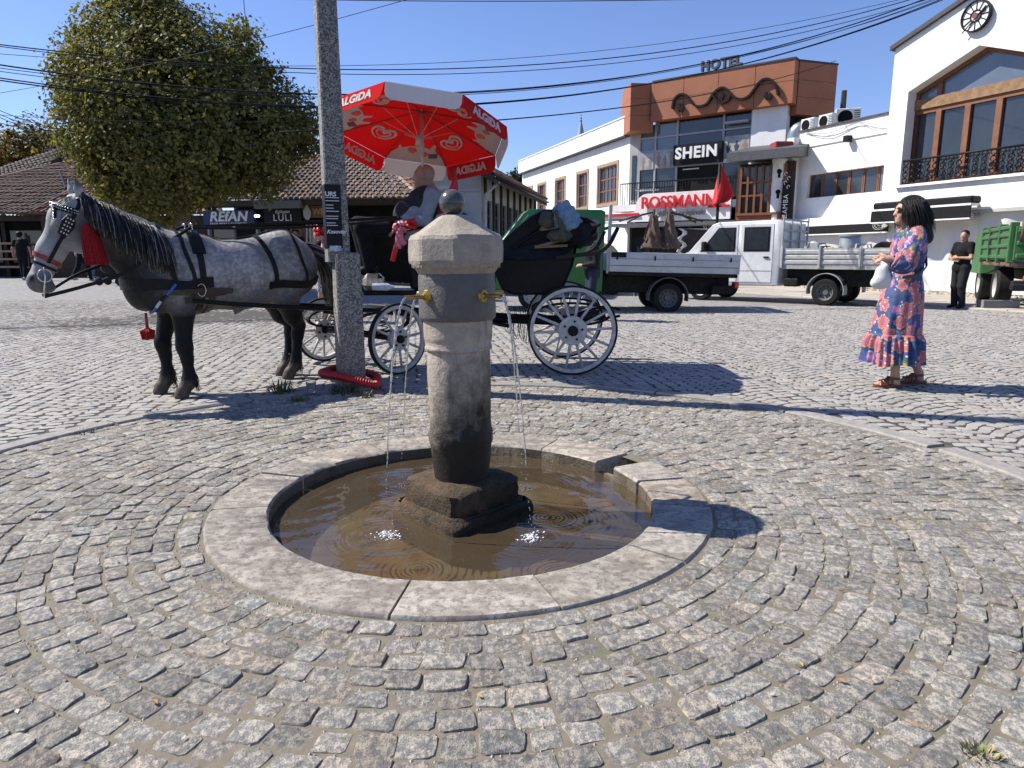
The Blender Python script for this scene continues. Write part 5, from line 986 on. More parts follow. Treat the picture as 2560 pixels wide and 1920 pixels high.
for f_, hy in ((FTL, .06), (FTR, -.08)):
    ank = Vector((f_.x-.075, f_.y, .075)); kn = Vector(((ank.x+ch.x)/2+.05, ank.y, .47)); W += [rc((ch.x, hy*1.3, .9), kn, .085, .05, 1, .03), rc(kn, kn.lerp(ank, .3), .048, .05, 1, .02), rc(kn.lerp(ank, .3), ank+Vector((0, 0, .03)), .05, .033, 1, .02), rc(ank+Vector((0, 0, .03)), ank-Vector((.015, 0, .035)), .034, .033, 1, .02), rc(ank-Vector((-.01, 0, .015)), ank+Vector((.13, 0, -.045)), .032, .022, 1, .02)]
    for i in range(5): b0 = ank+Vector((.125-.008*abs(i-1), (i-2)*.0155, -.045)); W += [rc(b0, b0+Vector((.035-.004*i*(1 if f_ is FTL else 1), 0, -.005)), .0105, .0085, 1, .006)]
body('body', W, M_SKIN2, wo, .0075, .03)
M_LIP = mat('lip', (.4, .12, .1), .4, .1); M_SUNG = mat('sunglass_lens', (.03, .018, .01), .08, .2)
m = MB()
for s_ in (1, -1):
    c_ = q(.092, .034*s_, .01); m.prism([c_+Matrix.Rotation(.1+.25*s_, 3, 'Z') @ Vector((0, .03*math.cos(t), .027*math.sin(t)-.004)) for t in np.linspace(0, 2*math.pi, 14, endpoint=False)], (.004, 0, 0))
    m.tube([q(.085, .06*s_, .016), q(.0, .083*s_, .012)], .0025, 5)
m.build('sunglasses', M_SUNG, wo, True, 40)
# hair: long dark waves down the back
qh = random.Random(5); hairb = [el(hd+Vector((-.028, 0, .045)), (.108, .093, .088), 0, .03), el(hd+Vector((-.075, 0, -.05)), (.075, .1, .12), 0, .04), rc(hd+Vector((-.085, 0, -.08)), hd+Vector((-.125, 0, -.2)), .085, .085, 1.3, .05), rc(hd+Vector((-.125, 0, -.2)), hd+Vector((-.165, .03, -.235)), .075, .03, 1.4, .05), rc(hd+Vector((-.06, .09, -.1)), hd+Vector((-.1, .1, -.25)), .05, .035, 1, .04), rc(hd+Vector((-.02, .075, .03)), hd+Vector((-.035, .088, -.15)), .035, .04, 1, .03), rc(hd+Vector((-.02, -.075, .03)), hd+Vector((-.035, -.088, -.15)), .035, .04, 1, .03)]
body('hair', hairb, M_BHAIR, wo, .01, .04)
roots = []
for i in range(420):
    a = qh.uniform(-2.6, 2.6); r_ = Vector((-.06-.07*math.cos(a), .095*math.sin(a), qh.uniform(-.22, .1))); tn = qh.uniform(.008, .03); roots.append((hd+r_, [(-.3*math.cos(a)-.1, math.sin(a)*.4, -.6), (-.25, .1*math.sin(a), -1), (-.5, .1*math.sin(a), -.7), (-.9, .15*math.sin(a), -.05)], qh.uniform(.06, .13), .035, (tn, tn*.9, tn*.85)))
for i in range(1300):
    a = qh.uniform(-2.75, 2.75); e_ = qh.uniform(-.1, 1.45); r_ = Vector((-.028-.11*math.cos(a)*math.cos(e_)*-1*-1, .097*math.sin(a)*math.cos(e_), .045+.091*math.sin(e_))); tn = qh.uniform(.006, .022)
    if r_.x > .03 and abs(r_.y) < .05 and r_.z < .1: continue
    roots.append((hd+r_, [(-.35*math.cos(a), math.sin(a)*.6, -.25), (-.25, .2*math.sin(a), -1), (-.15, .05*math.sin(a), -1)], qh.uniform(.12, .26), .03, (tn, tn*.88, tn*.82)))
hair('hair_strands', roots, mat('woman_hair', (.02, .016, .014), .5, .2, 40, attr='tint', spec=.25), wo, 8, .0045, 6)
# dress: dense loft painted with flowers
NA_, NZ_ = 300, 300; prof_d = [(1.425, .045, .055, 0), (1.40, .07, .085, 0), (1.375, .085, .15, 0), (1.33, .105, .185, 0), (1.25, .125, .19, .005), (1.15, .132, .178, .012), (1.02, .122, .155, .015), (.92, .14, .175, .02), (.82, .165, .19, .03), (.66, .182, .2, .045), (.50, .195, .21, .055), (.478, .197, .212, .056), (.47, .21, .228, .057), (.40, .232, .248, .06), (.30, .238, .26, .062), (.215, .25, .275, .065)]
zs = np.linspace(1.425, .215, NZ_); pz = np.array([p_[0] for p_ in prof_d])[::-1]; ia = np.interp(zs, pz, np.array([p_[1] for p_ in prof_d])[::-1]); ib = np.interp(zs, pz, np.array([p_[2] for p_ in prof_d])[::-1]); ix = np.interp(zs, pz, np.array([p_[3] for p_ in prof_d])[::-1])
th = np.linspace(0, 2*np.pi, NA_, endpoint=False); TH, ZS = np.meshgrid(th, zs); A_, B_, C_ = ia[:, None], ib[:, None], ix[:, None]
fold = np.clip((.95-ZS)/.5, 0, 1)*(.012*np.sin(TH*7+1.3)+.008*np.sin(TH*13+.4+ZS*3)); ruf = np.clip((.478-ZS)/.05, 0, 1)*(.013*np.sin(TH*17+2*np.sin(TH*3))+.009*np.sin(TH*29+ZS*8)); wr = .004*np.sin(ZS*46+3*np.sin(TH*2))*np.clip((1.3-ZS)/.1, 0, 1)*np.clip((ZS-.85)/.1, 0, 1)
rr_ = 1+(fold+ruf+wr)/A_; Xd = ch.x+C_+A_*np.cos(TH)*rr_; Yd = B_*np.sin(TH)*rr_; Zd = ZS+np.clip((.3-ZS)/.08, 0, 1)*.012*np.sin(TH*5)
# flower print in (arc length, height) coordinates
fr = np.random.default_rng(12)
def paint(Uq, Vq, per):
    col = np.tile(np.array([.05, .075, .19]), (*Uq.shape, 1)); nz = np.sin(Uq*40+3*np.sin(Vq*31))*np.sin(Vq*47+2*np.sin(Uq*23)); col = np.where((nz > .55)[..., None], np.array([.012, .07, .14]), col)
    def stamp(cu, cv, rad_, c1, c2, cc, pet, ph):
        nonlocal col
        du = (Uq-cu+per/2) % per-per/2; dv = Vq-cv; r_ = np.hypot(du, dv)/rad_; an = np.arctan2(dv, du); ed = .72+.28*np.abs(np.cos(an*pet/2+ph))
        m1 = r_ < ed; sh = np.clip(r_/ed, 0, 1); vein = (np.cos(an*pet*3+ph) > .75)&(r_ > .25)
        c_ = c1*(1-sh[..., None]**2)+c2*sh[..., None]**2; c_ = np.where(vein[..., None], c_*.55, c_); c_ = np.where(((r_ > .68*ed)&(r_ < .74*ed))[..., None], c_*.6, c_); c_ = np.where((r_ < .24)[..., None], cc, c_); col = np.where(m1[..., None], c_, col)
    k = 0; V0 = -.05
    for k in range(46):          # stems and leaves
        cu, cv = fr.uniform(0, per), fr.uniform(0, 1.45); du = (Uq-cu+per/2) % per-per/2; dv = Vq-cv; m1 = (np.abs(dv-.05*np.sin(du*25+k)) < .0035)&(np.abs(du) < .09); col = np.where(m1[..., None], np.array([.13, .2, .06]), col); a = fr.uniform(0, 3); x_ = du*math.cos(a)+dv*math.sin(a); y_ = -du*math.sin(a)+dv*math.cos(a); m1 = (x_/.035)**2+(y_/.011)**2 < 1; col = np.where(m1[..., None], np.array([.05, .12, .07]) if k % 3 else np.array([.42, .24, .05]), col)
    rows = int(1.45/.105)
    for r0 in range(rows):
        n = max(3, int(per/.125))
        for c0_ in range(n):
            cu = (c0_+.5*(r0 % 2)+fr.uniform(-.2, .2))*per/n; cv = r0*.105+fr.uniform(-.02, .02); t = fr.random()
            if t < .55: stamp(cu, cv, fr.uniform(.058, .078), np.array([.44, .12, .115]), np.array([.60, .25, .22]), np.array([.28, .12, .3]), fr.integers(5, 7), fr.uniform(0, 6))
            elif t < .85: stamp(cu, cv, fr.uniform(.038, .05), np.array([.5, .22, .42]), np.array([.26, .12, .42]), np.array([.5, .3, .06]), 5, fr.uniform(0, 6))
    for k in range(260):
        cu, cv = fr.uniform(0, per), fr.uniform(0, 1.45); du = (Uq-cu+per/2) % per-per/2; m1 = du**2+(Vq-cv)**2 < fr.uniform(.004, .008)**2; col = np.where(m1[..., None], np.array([.5, .6, .68]), col)
    return col
per = 1.2; Ud = TH/(2*np.pi)*per; cd = paint(Ud, ZS+.05*np.sin(TH), per)
I = np.arange(NA_*NZ_).reshape(NZ_, NA_); F = np.stack([I[:-1], I[1:], np.roll(I[1:], -1, 1), np.roll(I[:-1], -1, 1)], -1).reshape(-1, 4)
M_FLOR = mat('floral_cotton', (.1, .1, .3), .8, .12, 30, .2, 60, kind='obj', attr='tint')
raw('dress', np.stack([Xd, Yd, Zd], -1).reshape(-1, 3), F, M_FLOR, wo, True, cd.reshape(-1, 3))
def sleeve(s_, e_, w_, sg):
    pts = catmull([s_+Vector((0, -.05*sg, .01)), s_+Vector((0, .01*sg, -.02)), s_.lerp(e_, .5)+Vector((0, .012*sg, 0)), e_+Vector((-.005, 0, -.01)), e_.lerp(w_, .5), e_.lerp(w_, .78)], 16); n = len(pts); na = 60; vs = []; up = Vector((0, 0, 1))
    for i, p_ in enumerate(pts):
        t = (pts[min(i+1, n-1)]-pts[max(i-1, 0)]).normalized(); a = t.cross(Vector((.3, .9, .2))).normalized(); b = a.cross(t); f = i/(n-1); r_ = np.interp(f, [0, .12, .35, .6, .75, .93, .97, 1], [.05, .072, .07, .074, .078, .066, .04, .046])
        for k in range(na): an = 2*math.pi*k/na; rr = r_*(1+.05*math.sin(an*5+f*9)+.045*math.sin(f*38+2*math.sin(an*2))); vs.append(p_+a*math.cos(an)*rr+b*math.sin(an)*rr)
    I = np.arange(n*na).reshape(n, na); F = np.stack([I[:-1], I[1:], np.roll(I[1:], -1, 1), np.roll(I[:-1], -1, 1)], -1).reshape(-1, 4); U_, V2 = np.meshgrid(np.arange(na)/na*.5, np.linspace(0, .6, n)); c_ = paint(U_, V2+.3, .5)
    raw('sleeve', np.array([tuple(v_) for v_ in vs]), F, M_FLOR, wo, True, c_.reshape(-1, 3))
sleeve(shl, ell, wl2, 1); sleeve(shr, elr, wr2, -1)
M_GREENW = mat('olive_strap', (.07, .09, .09), .8, .2, 20); m = MB(); m.ribbon([(ch.x+.02, -.1, 1.42), (ch.x-.1, -.09, 1.36), (ch.x-.125, .0, 1.2), (ch.x-.1, .12, 1.06), (ch.x-.02, .2, .99), (ch.x+.1, .17, .97)], .04, (0, .6, .6), .006); m.build('bag_strap', M_GREENW, wo)
M_WBAG = mat('white_bag', (.62, .61, .58), .6, .15, 12, .3, 20, kind='obj'); b0 = wl_(2207, 692, -.22); b0 = Vector(b0)
o = body('handbag', [el(b0, (.06, .045, .095), .35, .03), el(b0+Vector((.02, 0, -.045)), (.075, .045, .055), .2, .04), rc(b0+Vector((-.02, 0, .09)), Vector(wl2)+Vector((.06, 0, -.02)), .018, .012, 1, .03)], M_WBAG, None, .009, .03); o.location = wo.location; o.rotation_euler = wo.rotation_euler; setp(o, 'small white drawstring handbag held by the woman in the floral dress', 'handbag')
M_SAND2 = mat('brown_sandal', (.15, .045, .025), .55, .3, 30, kind='obj')
for f_ in (FTL, FTR):
    ank = Vector((f_.x-.075, f_.y, .075)); m = MB(); rings = []
    for z_, gr in ((.0, 0), (.02, .004), (.026, 0)): rings.append([(ank.x+.05+.125*math.cos(t), ank.y+(.04+gr+.006*math.cos(t))*math.sin(t), z_+(.006 if math.cos(t) < -.2 else 0)) for t in np.linspace(0, 2*math.pi, 24, endpoint=False)])
    m.loft(rings); sd_ = m.build('sandal', M_SAND2, wo, True, 40)
    for x_, h_ in ((.115, .048), (.09, .056), (.065, .066), (.03, .075)): m = MB(); m.ribbon([(ank.x+x_, ank.y+.045*math.cos(t), .02+h_*max(0, math.sin(t))) for t in np.linspace(0, math.pi, 11)], .014, (1, 0, .2), .005); m.build('sandal_strap', M_SAND2, sd_)
    m = MB(); m.ribbon([(ank.x+.02+.06*math.cos(t), ank.y+.042*math.sin(t), .085) for t in np.linspace(.9, 2*math.pi-.9, 13)], .022, (0, 0, 1), .005); m.build('ankle_strap', M_SAND2, sd_)
# ---------------------------------------------------------------- people farther off
M_CARGO = mat('dark_cargo', (.025, .026, .027), .85, .4, 10, .35, 25, kind='obj'); M_JEAN = mat('dark_jeans', (.015, .022, .05), .85, .4, 12, kind='obj')
mp = gnd(2392, 770); person('person', 'man in black polo shirt and dark cargo trousers with folded arms', (mp.x, mp.y, .0), R(195), dict(el_=(.06, .27, 1.12), er=(.06, -.27, 1.12), wl=(.2, .05, 1.13), wr=(.18, -.06, 1.08), dl=(.2, -1, .1), dr=(.1, 1, -.1), ul=(1, .2, .2), ur=(1, 0, .1), kl=(.05, .1, .5), kr=(.0, -.11, .5)), M_BTEE, M_CARGO, M_BLKS, M_SKIN, M_HAIRD, 'short', .013, True, yaw=R(18), sc_=.985, tfac=1.2)
mp = gnd(2322, 763); person('person', 'man in black shirt mostly hidden behind the woman in the floral dress', (mp.x-.28, mp.y+.2, 0), R(160), dict(el_=(-.1, .3, 1.13), wl=(-.06, .4, .88)), M_BTEE, M_CARGO, M_BLKS, M_SKIN, M_HAIRD, 'short', .018, True, sc_=.97)
mp = gnd(1478, 800); person('person', 'person in black jacket looking at their hands behind the carriage', (mp.x, mp.y, 0), R(188), dict(el_=(.0, .26, 1.1), er=(0, -.26, 1.1), wl=(.22, .08, 1.06), wr=(.22, -.06, 1.06), dl=(.7, -.6, 0), dr=(.7, .6, 0), ul=(.2, .5, .6), ur=(.2, -.5, .6), hd=(.04, 0, 1.6)), mat('black_jacket', (.014, .014, .015), .7, .5, 10, .4, 25, kind='obj'), M_JEAN, mat('patterned_sneaker', (.12, .1, .1), .7, .7, 60, kind='obj'), M_SKIN, M_BHAIR, 'bushy', .014, sc_=.93, tfac=1.05)
M_PINKS = mat('pink_shirt', (.55, .2, .22), .85, .3, 10, kind='obj'); g = NG('plaid'); ck = g.nd('TexChecker'); ck.inputs['Scale'].default_value = 30; ck.inputs[1].default_value = (.6, .6, .6, 1); ck.inputs[2].default_value = (.2, .1, .14, 1); g.L(g.pos('obj'), ck.inputs[0]); g.L(ck.outputs[0], g.b.inputs['Base Color']); M_PLAID = g.m
mp = Vector((-3.32, 12.2, 0)); person('person', 'person in checked shorts standing behind the utility pole', tuple(mp), R(185), {}, M_BTEE, M_PLAID, M_BLKS, M_SKIN, M_HAIRD, 'short', .02, True, True, sc_=.95, detail=False)
mp = at(55, 640, 23.6); person('person', 'dark haired figure in black tee walking past the far shops', (mp.x, mp.y, gz(mp.x, mp.y)), R(100), dict(kl=(.12, .1, .5), kr=(-.08, -.1, .5), al=(.1, .1, .08), ar=(-.2, -.1, .12), wl=(.1, .34, .9), wr=(-.1, -.34, .9), el_=(.0, .3, 1.14), er=(-.05, -.3, 1.14)), M_BTEE, M_BLKT, mat('pale_shoe', (.45, .43, .4), .7, .2), M_SKIN, M_BHAIR, 'bushy', .02, True, sc_=.92, detail=False)
mp = at(200, 640, 22.5); person('person', 'pedestrian in dark trousers half hidden behind the horse head', (mp.x, mp.y, gz(mp.x, mp.y)), R(40), dict(kl=(.2, .1, .52), kr=(-.1, -.1, .5), al=(.25, .1, .1), ar=(-.3, -.1, .15)), M_SHIRTB, M_BLKT, mat('pale_shoe', (.45, .43, .4)), M_SKIN, M_HAIRD, 'short', .02, detail=False)
mp = at(222, 640, 25.0); person('person', 'pedestrian in pale jeans walking beyond the horse head', (mp.x, mp.y, gz(mp.x, mp.y)), R(20), dict(kl=(.1, .1, .5), al=(.05, .1, .08)), M_PINKS, mat('pale_jeans', (.2, .24, .3), .8, .2, 10), mat('pale_shoe', (.45, .43, .4)), M_SKIN, M_HAIRD, 'short', .02, detail=False)
mp = at(744, 640, 24.4); person('person', 'dark figure standing in the lit shop doorway beside the jewellery sign', (mp.x, mp.y, gz(mp.x, mp.y)), R(250), {}, M_BTEE, M_BLKT, M_BLKS, M_SKIN, M_HAIRD, 'short', .02, detail=False, sc_=.98)
mp = at(1075, 640, 16); person('person', 'bare legged pedestrian in black seen under the carriage', (mp.x, mp.y, gz(mp.x, mp.y)), R(180), dict(kl=(.1, .1, .5), al=(.05, .1, .08)), M_BTEE, M_BLKT, M_BLKS, M_SKIN2, M_HAIRD, 'short', .02, True, True, detail=False, sc_=.95)
# ---------------------------------------------------------------- vehicles (local: front +X, left +Y)
M_GLASS = mat('vehicle_glass', (.03, .036, .045), .05, .4, 2, spec=.9); M_GPAINT = mat('green_paint', (.02, .15, .035), .4, .25, 3, .05, 30, kind='obj', dirt=((.05, .09, .04), 5, .4)); M_VWHITE = mat('white_paint', (.66, .67, .67), .35, .12, 3, kind='obj', dirt=((.42, .40, .36), 4, .5), coat=.2); M_ALU = mat('aluminium_side', (.50, .51, .50), .45, .15, 4, metal=.25, kind='obj', dirt=((.3, .29, .27), 6, .5)); M_GSTEEL = mat('grey_steel', (.42, .42, .4), .55, .25, 6, kind='obj', dirt=((.16, .13, .1), 8, .5)); M_DARKM = mat('dark_chassis', (.02, .019, .018), .75, .5, 12, .3, 30, kind='obj'); M_MUDG = mat('mudguard_grey', (.12, .12, .12), .7, .3, 10, kind='obj'); M_YPAINT = mat('yellow_paint', (.55, .42, .12), .35, .15, 3, kind='obj'); M_TAIL = mat('tail_lamp', (.5, .05, .03), .3, .2, 30); M_RUST = mat('rust_patches', (.16, .09, .07), .85, .5, 10, .3, 30, kind='obj')
def extr(prof, ys, mt, name, parent, angle=35):
    m = MB(); cx_ = sum(p_[0] for p_ in prof)/len(prof); cz_ = sum(p_[1] for p_ in prof)/len(prof)
    m.loft([[(lerp(cx_, x, f), y, lerp(cz_, z, f)) for x, z in prof] for y, f in ys]); return m.build(name, mt, parent, True, angle)
def tyre(c, r_, w_, parent, hubm=None):
    wh = bpy.data.objects.new('wheel', None); COL.objects.link(wh); wh.parent = parent; wh.location = c
    m = MB(); m.lathe([(r_*.62, -w_/2), (r_*.93, -w_/2), (r_, -w_*.38), (r_, w_*.38), (r_*.93, w_/2), (r_*.62, w_/2)], 32, axis='y', caps=False); m.build('tyre', M_TYRE, wh, True, 35)
    m = MB(); m.lathe([(0, w_*.28), (r_*.2, w_*.3), (r_*.24, w_*.16), (r_*.5, w_*.2), (r_*.6, w_*.42), (r_*.64, w_*.47), (r_*.64, -w_*.4), (0, -w_*.4)], 24, axis='y', caps=False); m.build('rim', hubm or M_GSTEEL, wh, True, 35)
    for k in range(10): a = 2*math.pi*k/10; m = MB(); m.lathe([(r_*.05, w_*.2), (r_*.05, w_*.235)], 8, (r_*.43*math.cos(a), 0, r_*.43*math.sin(a)), axis='y'); m.build('rim_hole', M_DARKM, wh)
    return wh
def guard(c, r_, w_, parent, mt=M_MUDG, a0=-10, a1=190):
    m = MB(); m.ribbon([(c[0]+r_*math.cos(R(a)), c[1], c[2]+r_*math.sin(R(a))) for a in np.linspace(a0, a1, 17)], w_, (0, 1, 0), .015); m.build('mudguard', mt, parent, True, 40)
def pane(parent, name, poly, y, mt=M_GLASS, th=.012): m = MB(); m.prism([(x, y, z) for x, z in poly], (0, th, 0)); return m.build(name, mt, parent)
# --- green pick-up truck with silver drop sides
gt = thing('flatbed_truck', 'green cab truck with silver drop side bed standing behind the carriage', 'truck', (1.87, 15.3, 0), math.pi); gt.rotation_euler = (0, R(-1.3), math.pi)
cabp = [(.0, .42), (.0, 2.04), (.08, 2.08), (1.55, 2.06), (1.68, 2.0), (2.12, 1.42), (2.3, 1.3), (2.38, 1.0), (2.36, .5), (2.2, .42)]
extr(cabp, ((-.82, .96), (-.8, 1), (.8, 1), (.82, .96)), M_GPAINT, 'cab', gt)
for s_ in (1, -1):
    d = extr([(.75, .5), (.75, 1.95), (1.58, 1.95), (2.02, 1.4), (2.06, .9), (1.9, .5)], ((.823*s_, 1), (.838*s_, .985)), M_GPAINT, 'door', gt); pane(d, 'window', [(.85, 1.42), (.85, 1.88), (1.55, 1.88), (1.93, 1.42)], .839*s_-(0 if s_ > 0 else .012)); m = MB(); m.bbox((.85, .84*s_, 1.2), (1.0, .865*s_, 1.24), .01); m.build('handle', M_DARKM, d)
    pane(gt, 'side_window', [(.12, 1.42), (.12, 1.88), (.62, 1.88), (.62, 1.42)], .825*s_-(0 if s_ > 0 else .012))
    pane(gt, 'headlight', [(2.2, .8), (2.2, 1.0), (2.36, 1.0), (2.37, .8)], .8*s_-.01, M_WHITE, .03)
m = MB(); m.prism([(1.71, -.7, 1.985), (1.71, .7, 1.985), (2.11, .74, 1.455), (2.11, -.74, 1.455)], (.012, 0, .008)); m.build('windscreen', mat('windscreen_glass', (.2, .26, .36), .05, .2, 2, spec=1.), gt)
m = MB(); m.bbox((2.3, -.8, .45), (2.45, .8, .7), .03); m.build('bumper', M_DARKM, gt)
# emblem on the door: white ring shield with dark red edge
em = [(math.cos(t)*.21*(1 if math.sin(t) > -.3 else .85), math.sin(t)*.27) for t in np.linspace(0, 2*math.pi, 24, endpoint=False)]
pane(gt, 'shield_emblem', [(.95+x, 1.12+z) for x, z in em], .842, M_WHITE, .004); pane(gt, 'shield_edge', [(.95+x*.9, 1.12+z*.9) for x, z in em], .8475, mat('emblem_maroon', (.2, .02, .04), .5, .1), .002); pane(gt, 'shield_field', [(.95+x*.72, 1.12+z*.72) for x, z in em], .851, M_WHITE, .002)
m = MB(); m.bbox((-.02, -.62, .4), (-2.7, .62, .76), .02); m.build('chassis', M_DARKM, gt); m = MB(); m.bbox((-.1, -.9, .76), (-2.78, .9, .84), .01); m.build('bed_floor', M_DARKM, gt)
for s_ in (1, -1):
    m = MB(); m.bbox((-.12, .9*s_, .84), (-2.78, .935*s_, 1.24), .008); dp = m.build('drop_side', M_ALU, gt)
    for zz in (.96, 1.1): m = MB(); m.box((-.13, .936*s_, zz), (-2.77, .942*s_, zz+.012)); m.build('groove', M_MUDG if zz < 1 else mat('blue_line', (.2, .25, .36), .6, .1), dp)
    for k in range(4): m = MB(); m.bbox((-.25-k*.78, .936*s_, 1.08), (-.28-k*.78, .96*s_, 1.17), .006); m.build('latch', M_DARKM, dp)
    m = MB(); m.box((-.14, .943*s_, 1.13), (-.45, .948*s_, 1.235)); m.build('plate_patch', M_DARKM, dp)
    wh = tyre((-1.38, .75*s_, .315), .315, .26, gt, M_MUDG); guard((-1.38, .75*s_, .33), .41, .3, gt)
    tyre((1.45, .68*s_, .3), .3, .2, gt)
m = MB(); m.bbox((-2.78, -.9, .84), (-2.815, .9, 1.24), .008); m.build('tailboard', M_ALU, gt)
for y_ in (.86, -.86): m = MB(); m.bbox((-.06, y_-.03, .8), (-.13, y_+.03, 2.18), .008); m.build('headboard_post', M_GSTEEL, gt)
m = MB(); m.bbox((-.08, -.85, 1.7), (-.11, .85, 1.76), .005); m.build('headboard_rail', M_GSTEEL, gt)
m = MB(); m.bbox((-2.3, .5, .42), (-2.75, .8, .6), .02); m.build('tank', M_DARKM, gt); m = MB(); m.bbox((-2.76, .6, .55), (-2.84, .85, .68), .01); m.build('tail_light', M_TAIL, gt)
# --- white double-cab truck with grey drop sides, angled away
hd_ = Vector((-.75, .66, 0)).normalized(); rzw = math.atan2(hd_.y, hd_.x); wl0 = Vector((7.43, 16.4, 0)); left = Vector((-hd_.y, hd_.x, 0)); o0 = wl0-left*.78
wt = thing('flatbed_truck', 'white double cab truck with grey corrugated drop sides and building gear', 'truck', (o0.x, o0.y, 0), rzw)
cabp = [(1.14, .42), (1.12, 1.2), (1.12, 1.96), (1.22, 2.02), (2.75, 2.0), (2.92, 1.94), (3.55, 1.26), (3.95, 1.12), (4.05, .9), (4.05, .45), (3.9, .38)]
extr(cabp, ((-.86, .965), (-.83, 1), (.83, 1), (.86, .965)), M_VWHITE, 'cab', wt)
for s_ in (1, -1):
    f0 = 0 if s_ > 0 else .012
    for x0, x1, sl in ((1.3, 2.12, 0), (2.2, 3.25, 1)):
        d = extr([(x0, .5), (x0, 1.93), ((x1 if not sl else 2.75), 1.93), (x1 if not sl else 3.3, 1.93 if not sl else 1.25), (x1, .5)], ((.861*s_, 1), (.87*s_, .99)), M_VWHITE, 'door', wt)
        pane(d, 'window_frame', [(x0+.08, 1.26), (x0+.08, 1.86), (x1-.08, 1.86), (x1-.08, 1.26)] if not sl else [(x0+.06, 1.26), (x0+.06, 1.86), (2.72, 1.86), (3.22, 1.26)], .871*s_-f0, M_DARKM, .006); pane(d, 'window', [(x0+.12, 1.3), (x0+.12, 1.82), (x1-.12, 1.82), (x1-.12, 1.3)] if not sl else [(x0+.1, 1.3), (x0+.1, 1.82), (2.7, 1.82), (3.12, 1.3)], .875*s_-f0); m = MB(); m.bbox((x0+.08, .872*s_, 1.1), (x0+.22, .9*s_, 1.14), .01); m.build('handle', M_DARKM, d)
        m = MB(); m.box((x0, .872*s_, .78), (x1, .876*s_, .8)); m.build('crease', M_GSTEEL, d)
    m = MB(); m.bbox((3.0, .9*s_, 1.28), (3.12, 1.05*s_, 1.52), .03); m.build('wing_mirror', M_DARKM, wt)
m = MB(); m.prism([(2.95, -.72, 1.93), (2.95, .72, 1.93), (3.53, .76, 1.3), (3.53, -.76, 1.3)], (.012, 0, .01)); m.build('windscreen', M_GLASS, wt); m = MB(); m.bbox((3.9, -.84, .35), (4.12, .84, .6), .04); m.build('bumper', M_DARKM, wt)
m = MB(); m.bbox((1.0, -.62, .44), (-1.5, .62, .84), .02); m.build('chassis', M_DARKM, wt); m = MB(); m.bbox((1.05, -.9, .84), (-1.6, .9, .92), .01); m.build('bed_floor', M_GSTEEL, wt)
for s_ in (1, -1):
    for k in range(3):
        xa = 1.04-k*.88; m = MB(); pts = []
        for zz, off in ((.90, 0), (.95, .0), (.97, .018), (1.03, .018), (1.05, 0), (1.07, 0), (1.09, .018), (1.15, .018), (1.17, 0), (1.19, 0), (1.21, .018), (1.27, .018), (1.29, 0), (1.33, 0)): pts.append((off, zz))
        m.loft([[(x_, (.9+o_)*s_, z_) for o_, z_ in pts]+[(x_, .88*s_, z_) for o_, z_ in pts[::-1]] for x_ in (xa-.03, xa-.85)]); m.build('drop_side', M_GSTEEL, wt)
    for k in range(4): m = MB(); m.bbox((1.07-k*.88, .885*s_, .86), (1.02-k*.88, .95*s_, 1.36), .008); m.build('stake', M_GSTEEL, wt)
    tyre((0, .78*s_, .31), .31, .24, wt, M_MUDG); guard((0, .78*s_, .33), .42, .28, wt, M_GSTEEL); tyre((3.17, .76*s_, .31), .31, .22, wt)
m = MB(); m.bbox((-1.6, -.9, .9), (-1.63, .9, 1.34), .006); m.build('tailboard', M_GSTEEL, wt)
for y_ in (.86, .3, -.3, -.86): m = MB(); m.bbox((1.1, y_-.025, .9), (1.06, y_+.025, 2.12 if abs(y_) > .5 else 2.0), .006); m.build('headboard_post', M_GSTEEL, wt)
for zz in (1.5, 1.75, 2.0): m = MB(); m.bbox((1.09, -.86, zz), (1.065, .86, zz+.04), .004); m.build('headboard_rail', M_GSTEEL, wt)
m = MB(); m.bbox((-.35, .7, .35), (-.4, .9, .6), .01); m.build('mud_flap', M_DARKM, wt); m = MB(); m.bbox((.65, .55, .42), (1.0, .85, .62), .03); m.build('fuel_tank', M_DARKM, wt)
WTM = Matrix.Translation(wt.location) @ Matrix.Rotation(rzw, 4, 'Z')
def onbed(x, y, z=.92): p_ = WTM @ Vector((x, y, z)); return tuple(p_)
b_ = thing('metal_barrel', 'dented grey metal barrel standing in the bed of the white truck', 'barrel', onbed(-.3, .3), rzw); m = MB(); m.lathe([(.2, 0), (.25, .12), (.255, .4), (.22, .66), (.25, .68), (.25, .71), (.2, .71)], 24); m.build('drum', mat('galvanised', (.34, .36, .38), .5, .35, 6, metal=.4), b_, True, 40); m = MB(); m.tube([(.1, .26, .45), (.55, .3, .2)], .02, 6); m.build('chute_arm', M_GSTEEL, b_, True)
for i in range(2): m = MB(); m.lathe([(.16, -.06), (.25, -.07), (.28, 0), (.25, .07), (.16, .06)], 24, axis='y', caps=False); o = m.build('spare_tyre', M_TYRE, None, True, 40); o.location = onbed(-1.05-.12*i, .35-.28*i, 1.2); o.rotation_euler = (0, 0, rzw); setp(o, ['black spare tyre propped in the truck bed, nearer one', 'black spare tyre propped in the truck bed, farther one'][i], 'tyre', 'spare tyres in the white truck')
m = MB()
for y_ in (0, .3): m.tube([(0, y_, 0), (.12, y_, .5), (.35, y_, .5), (.4, y_, .1)], .018, 6)
o = m.build('ladder_frame', M_GSTEEL, None, True); o.location = onbed(-.85, .2); o.rotation_euler = (0, 0, rzw); setp(o, 'bent tube frame sticking out of the truck bed between barrel and tyres', 'frame')
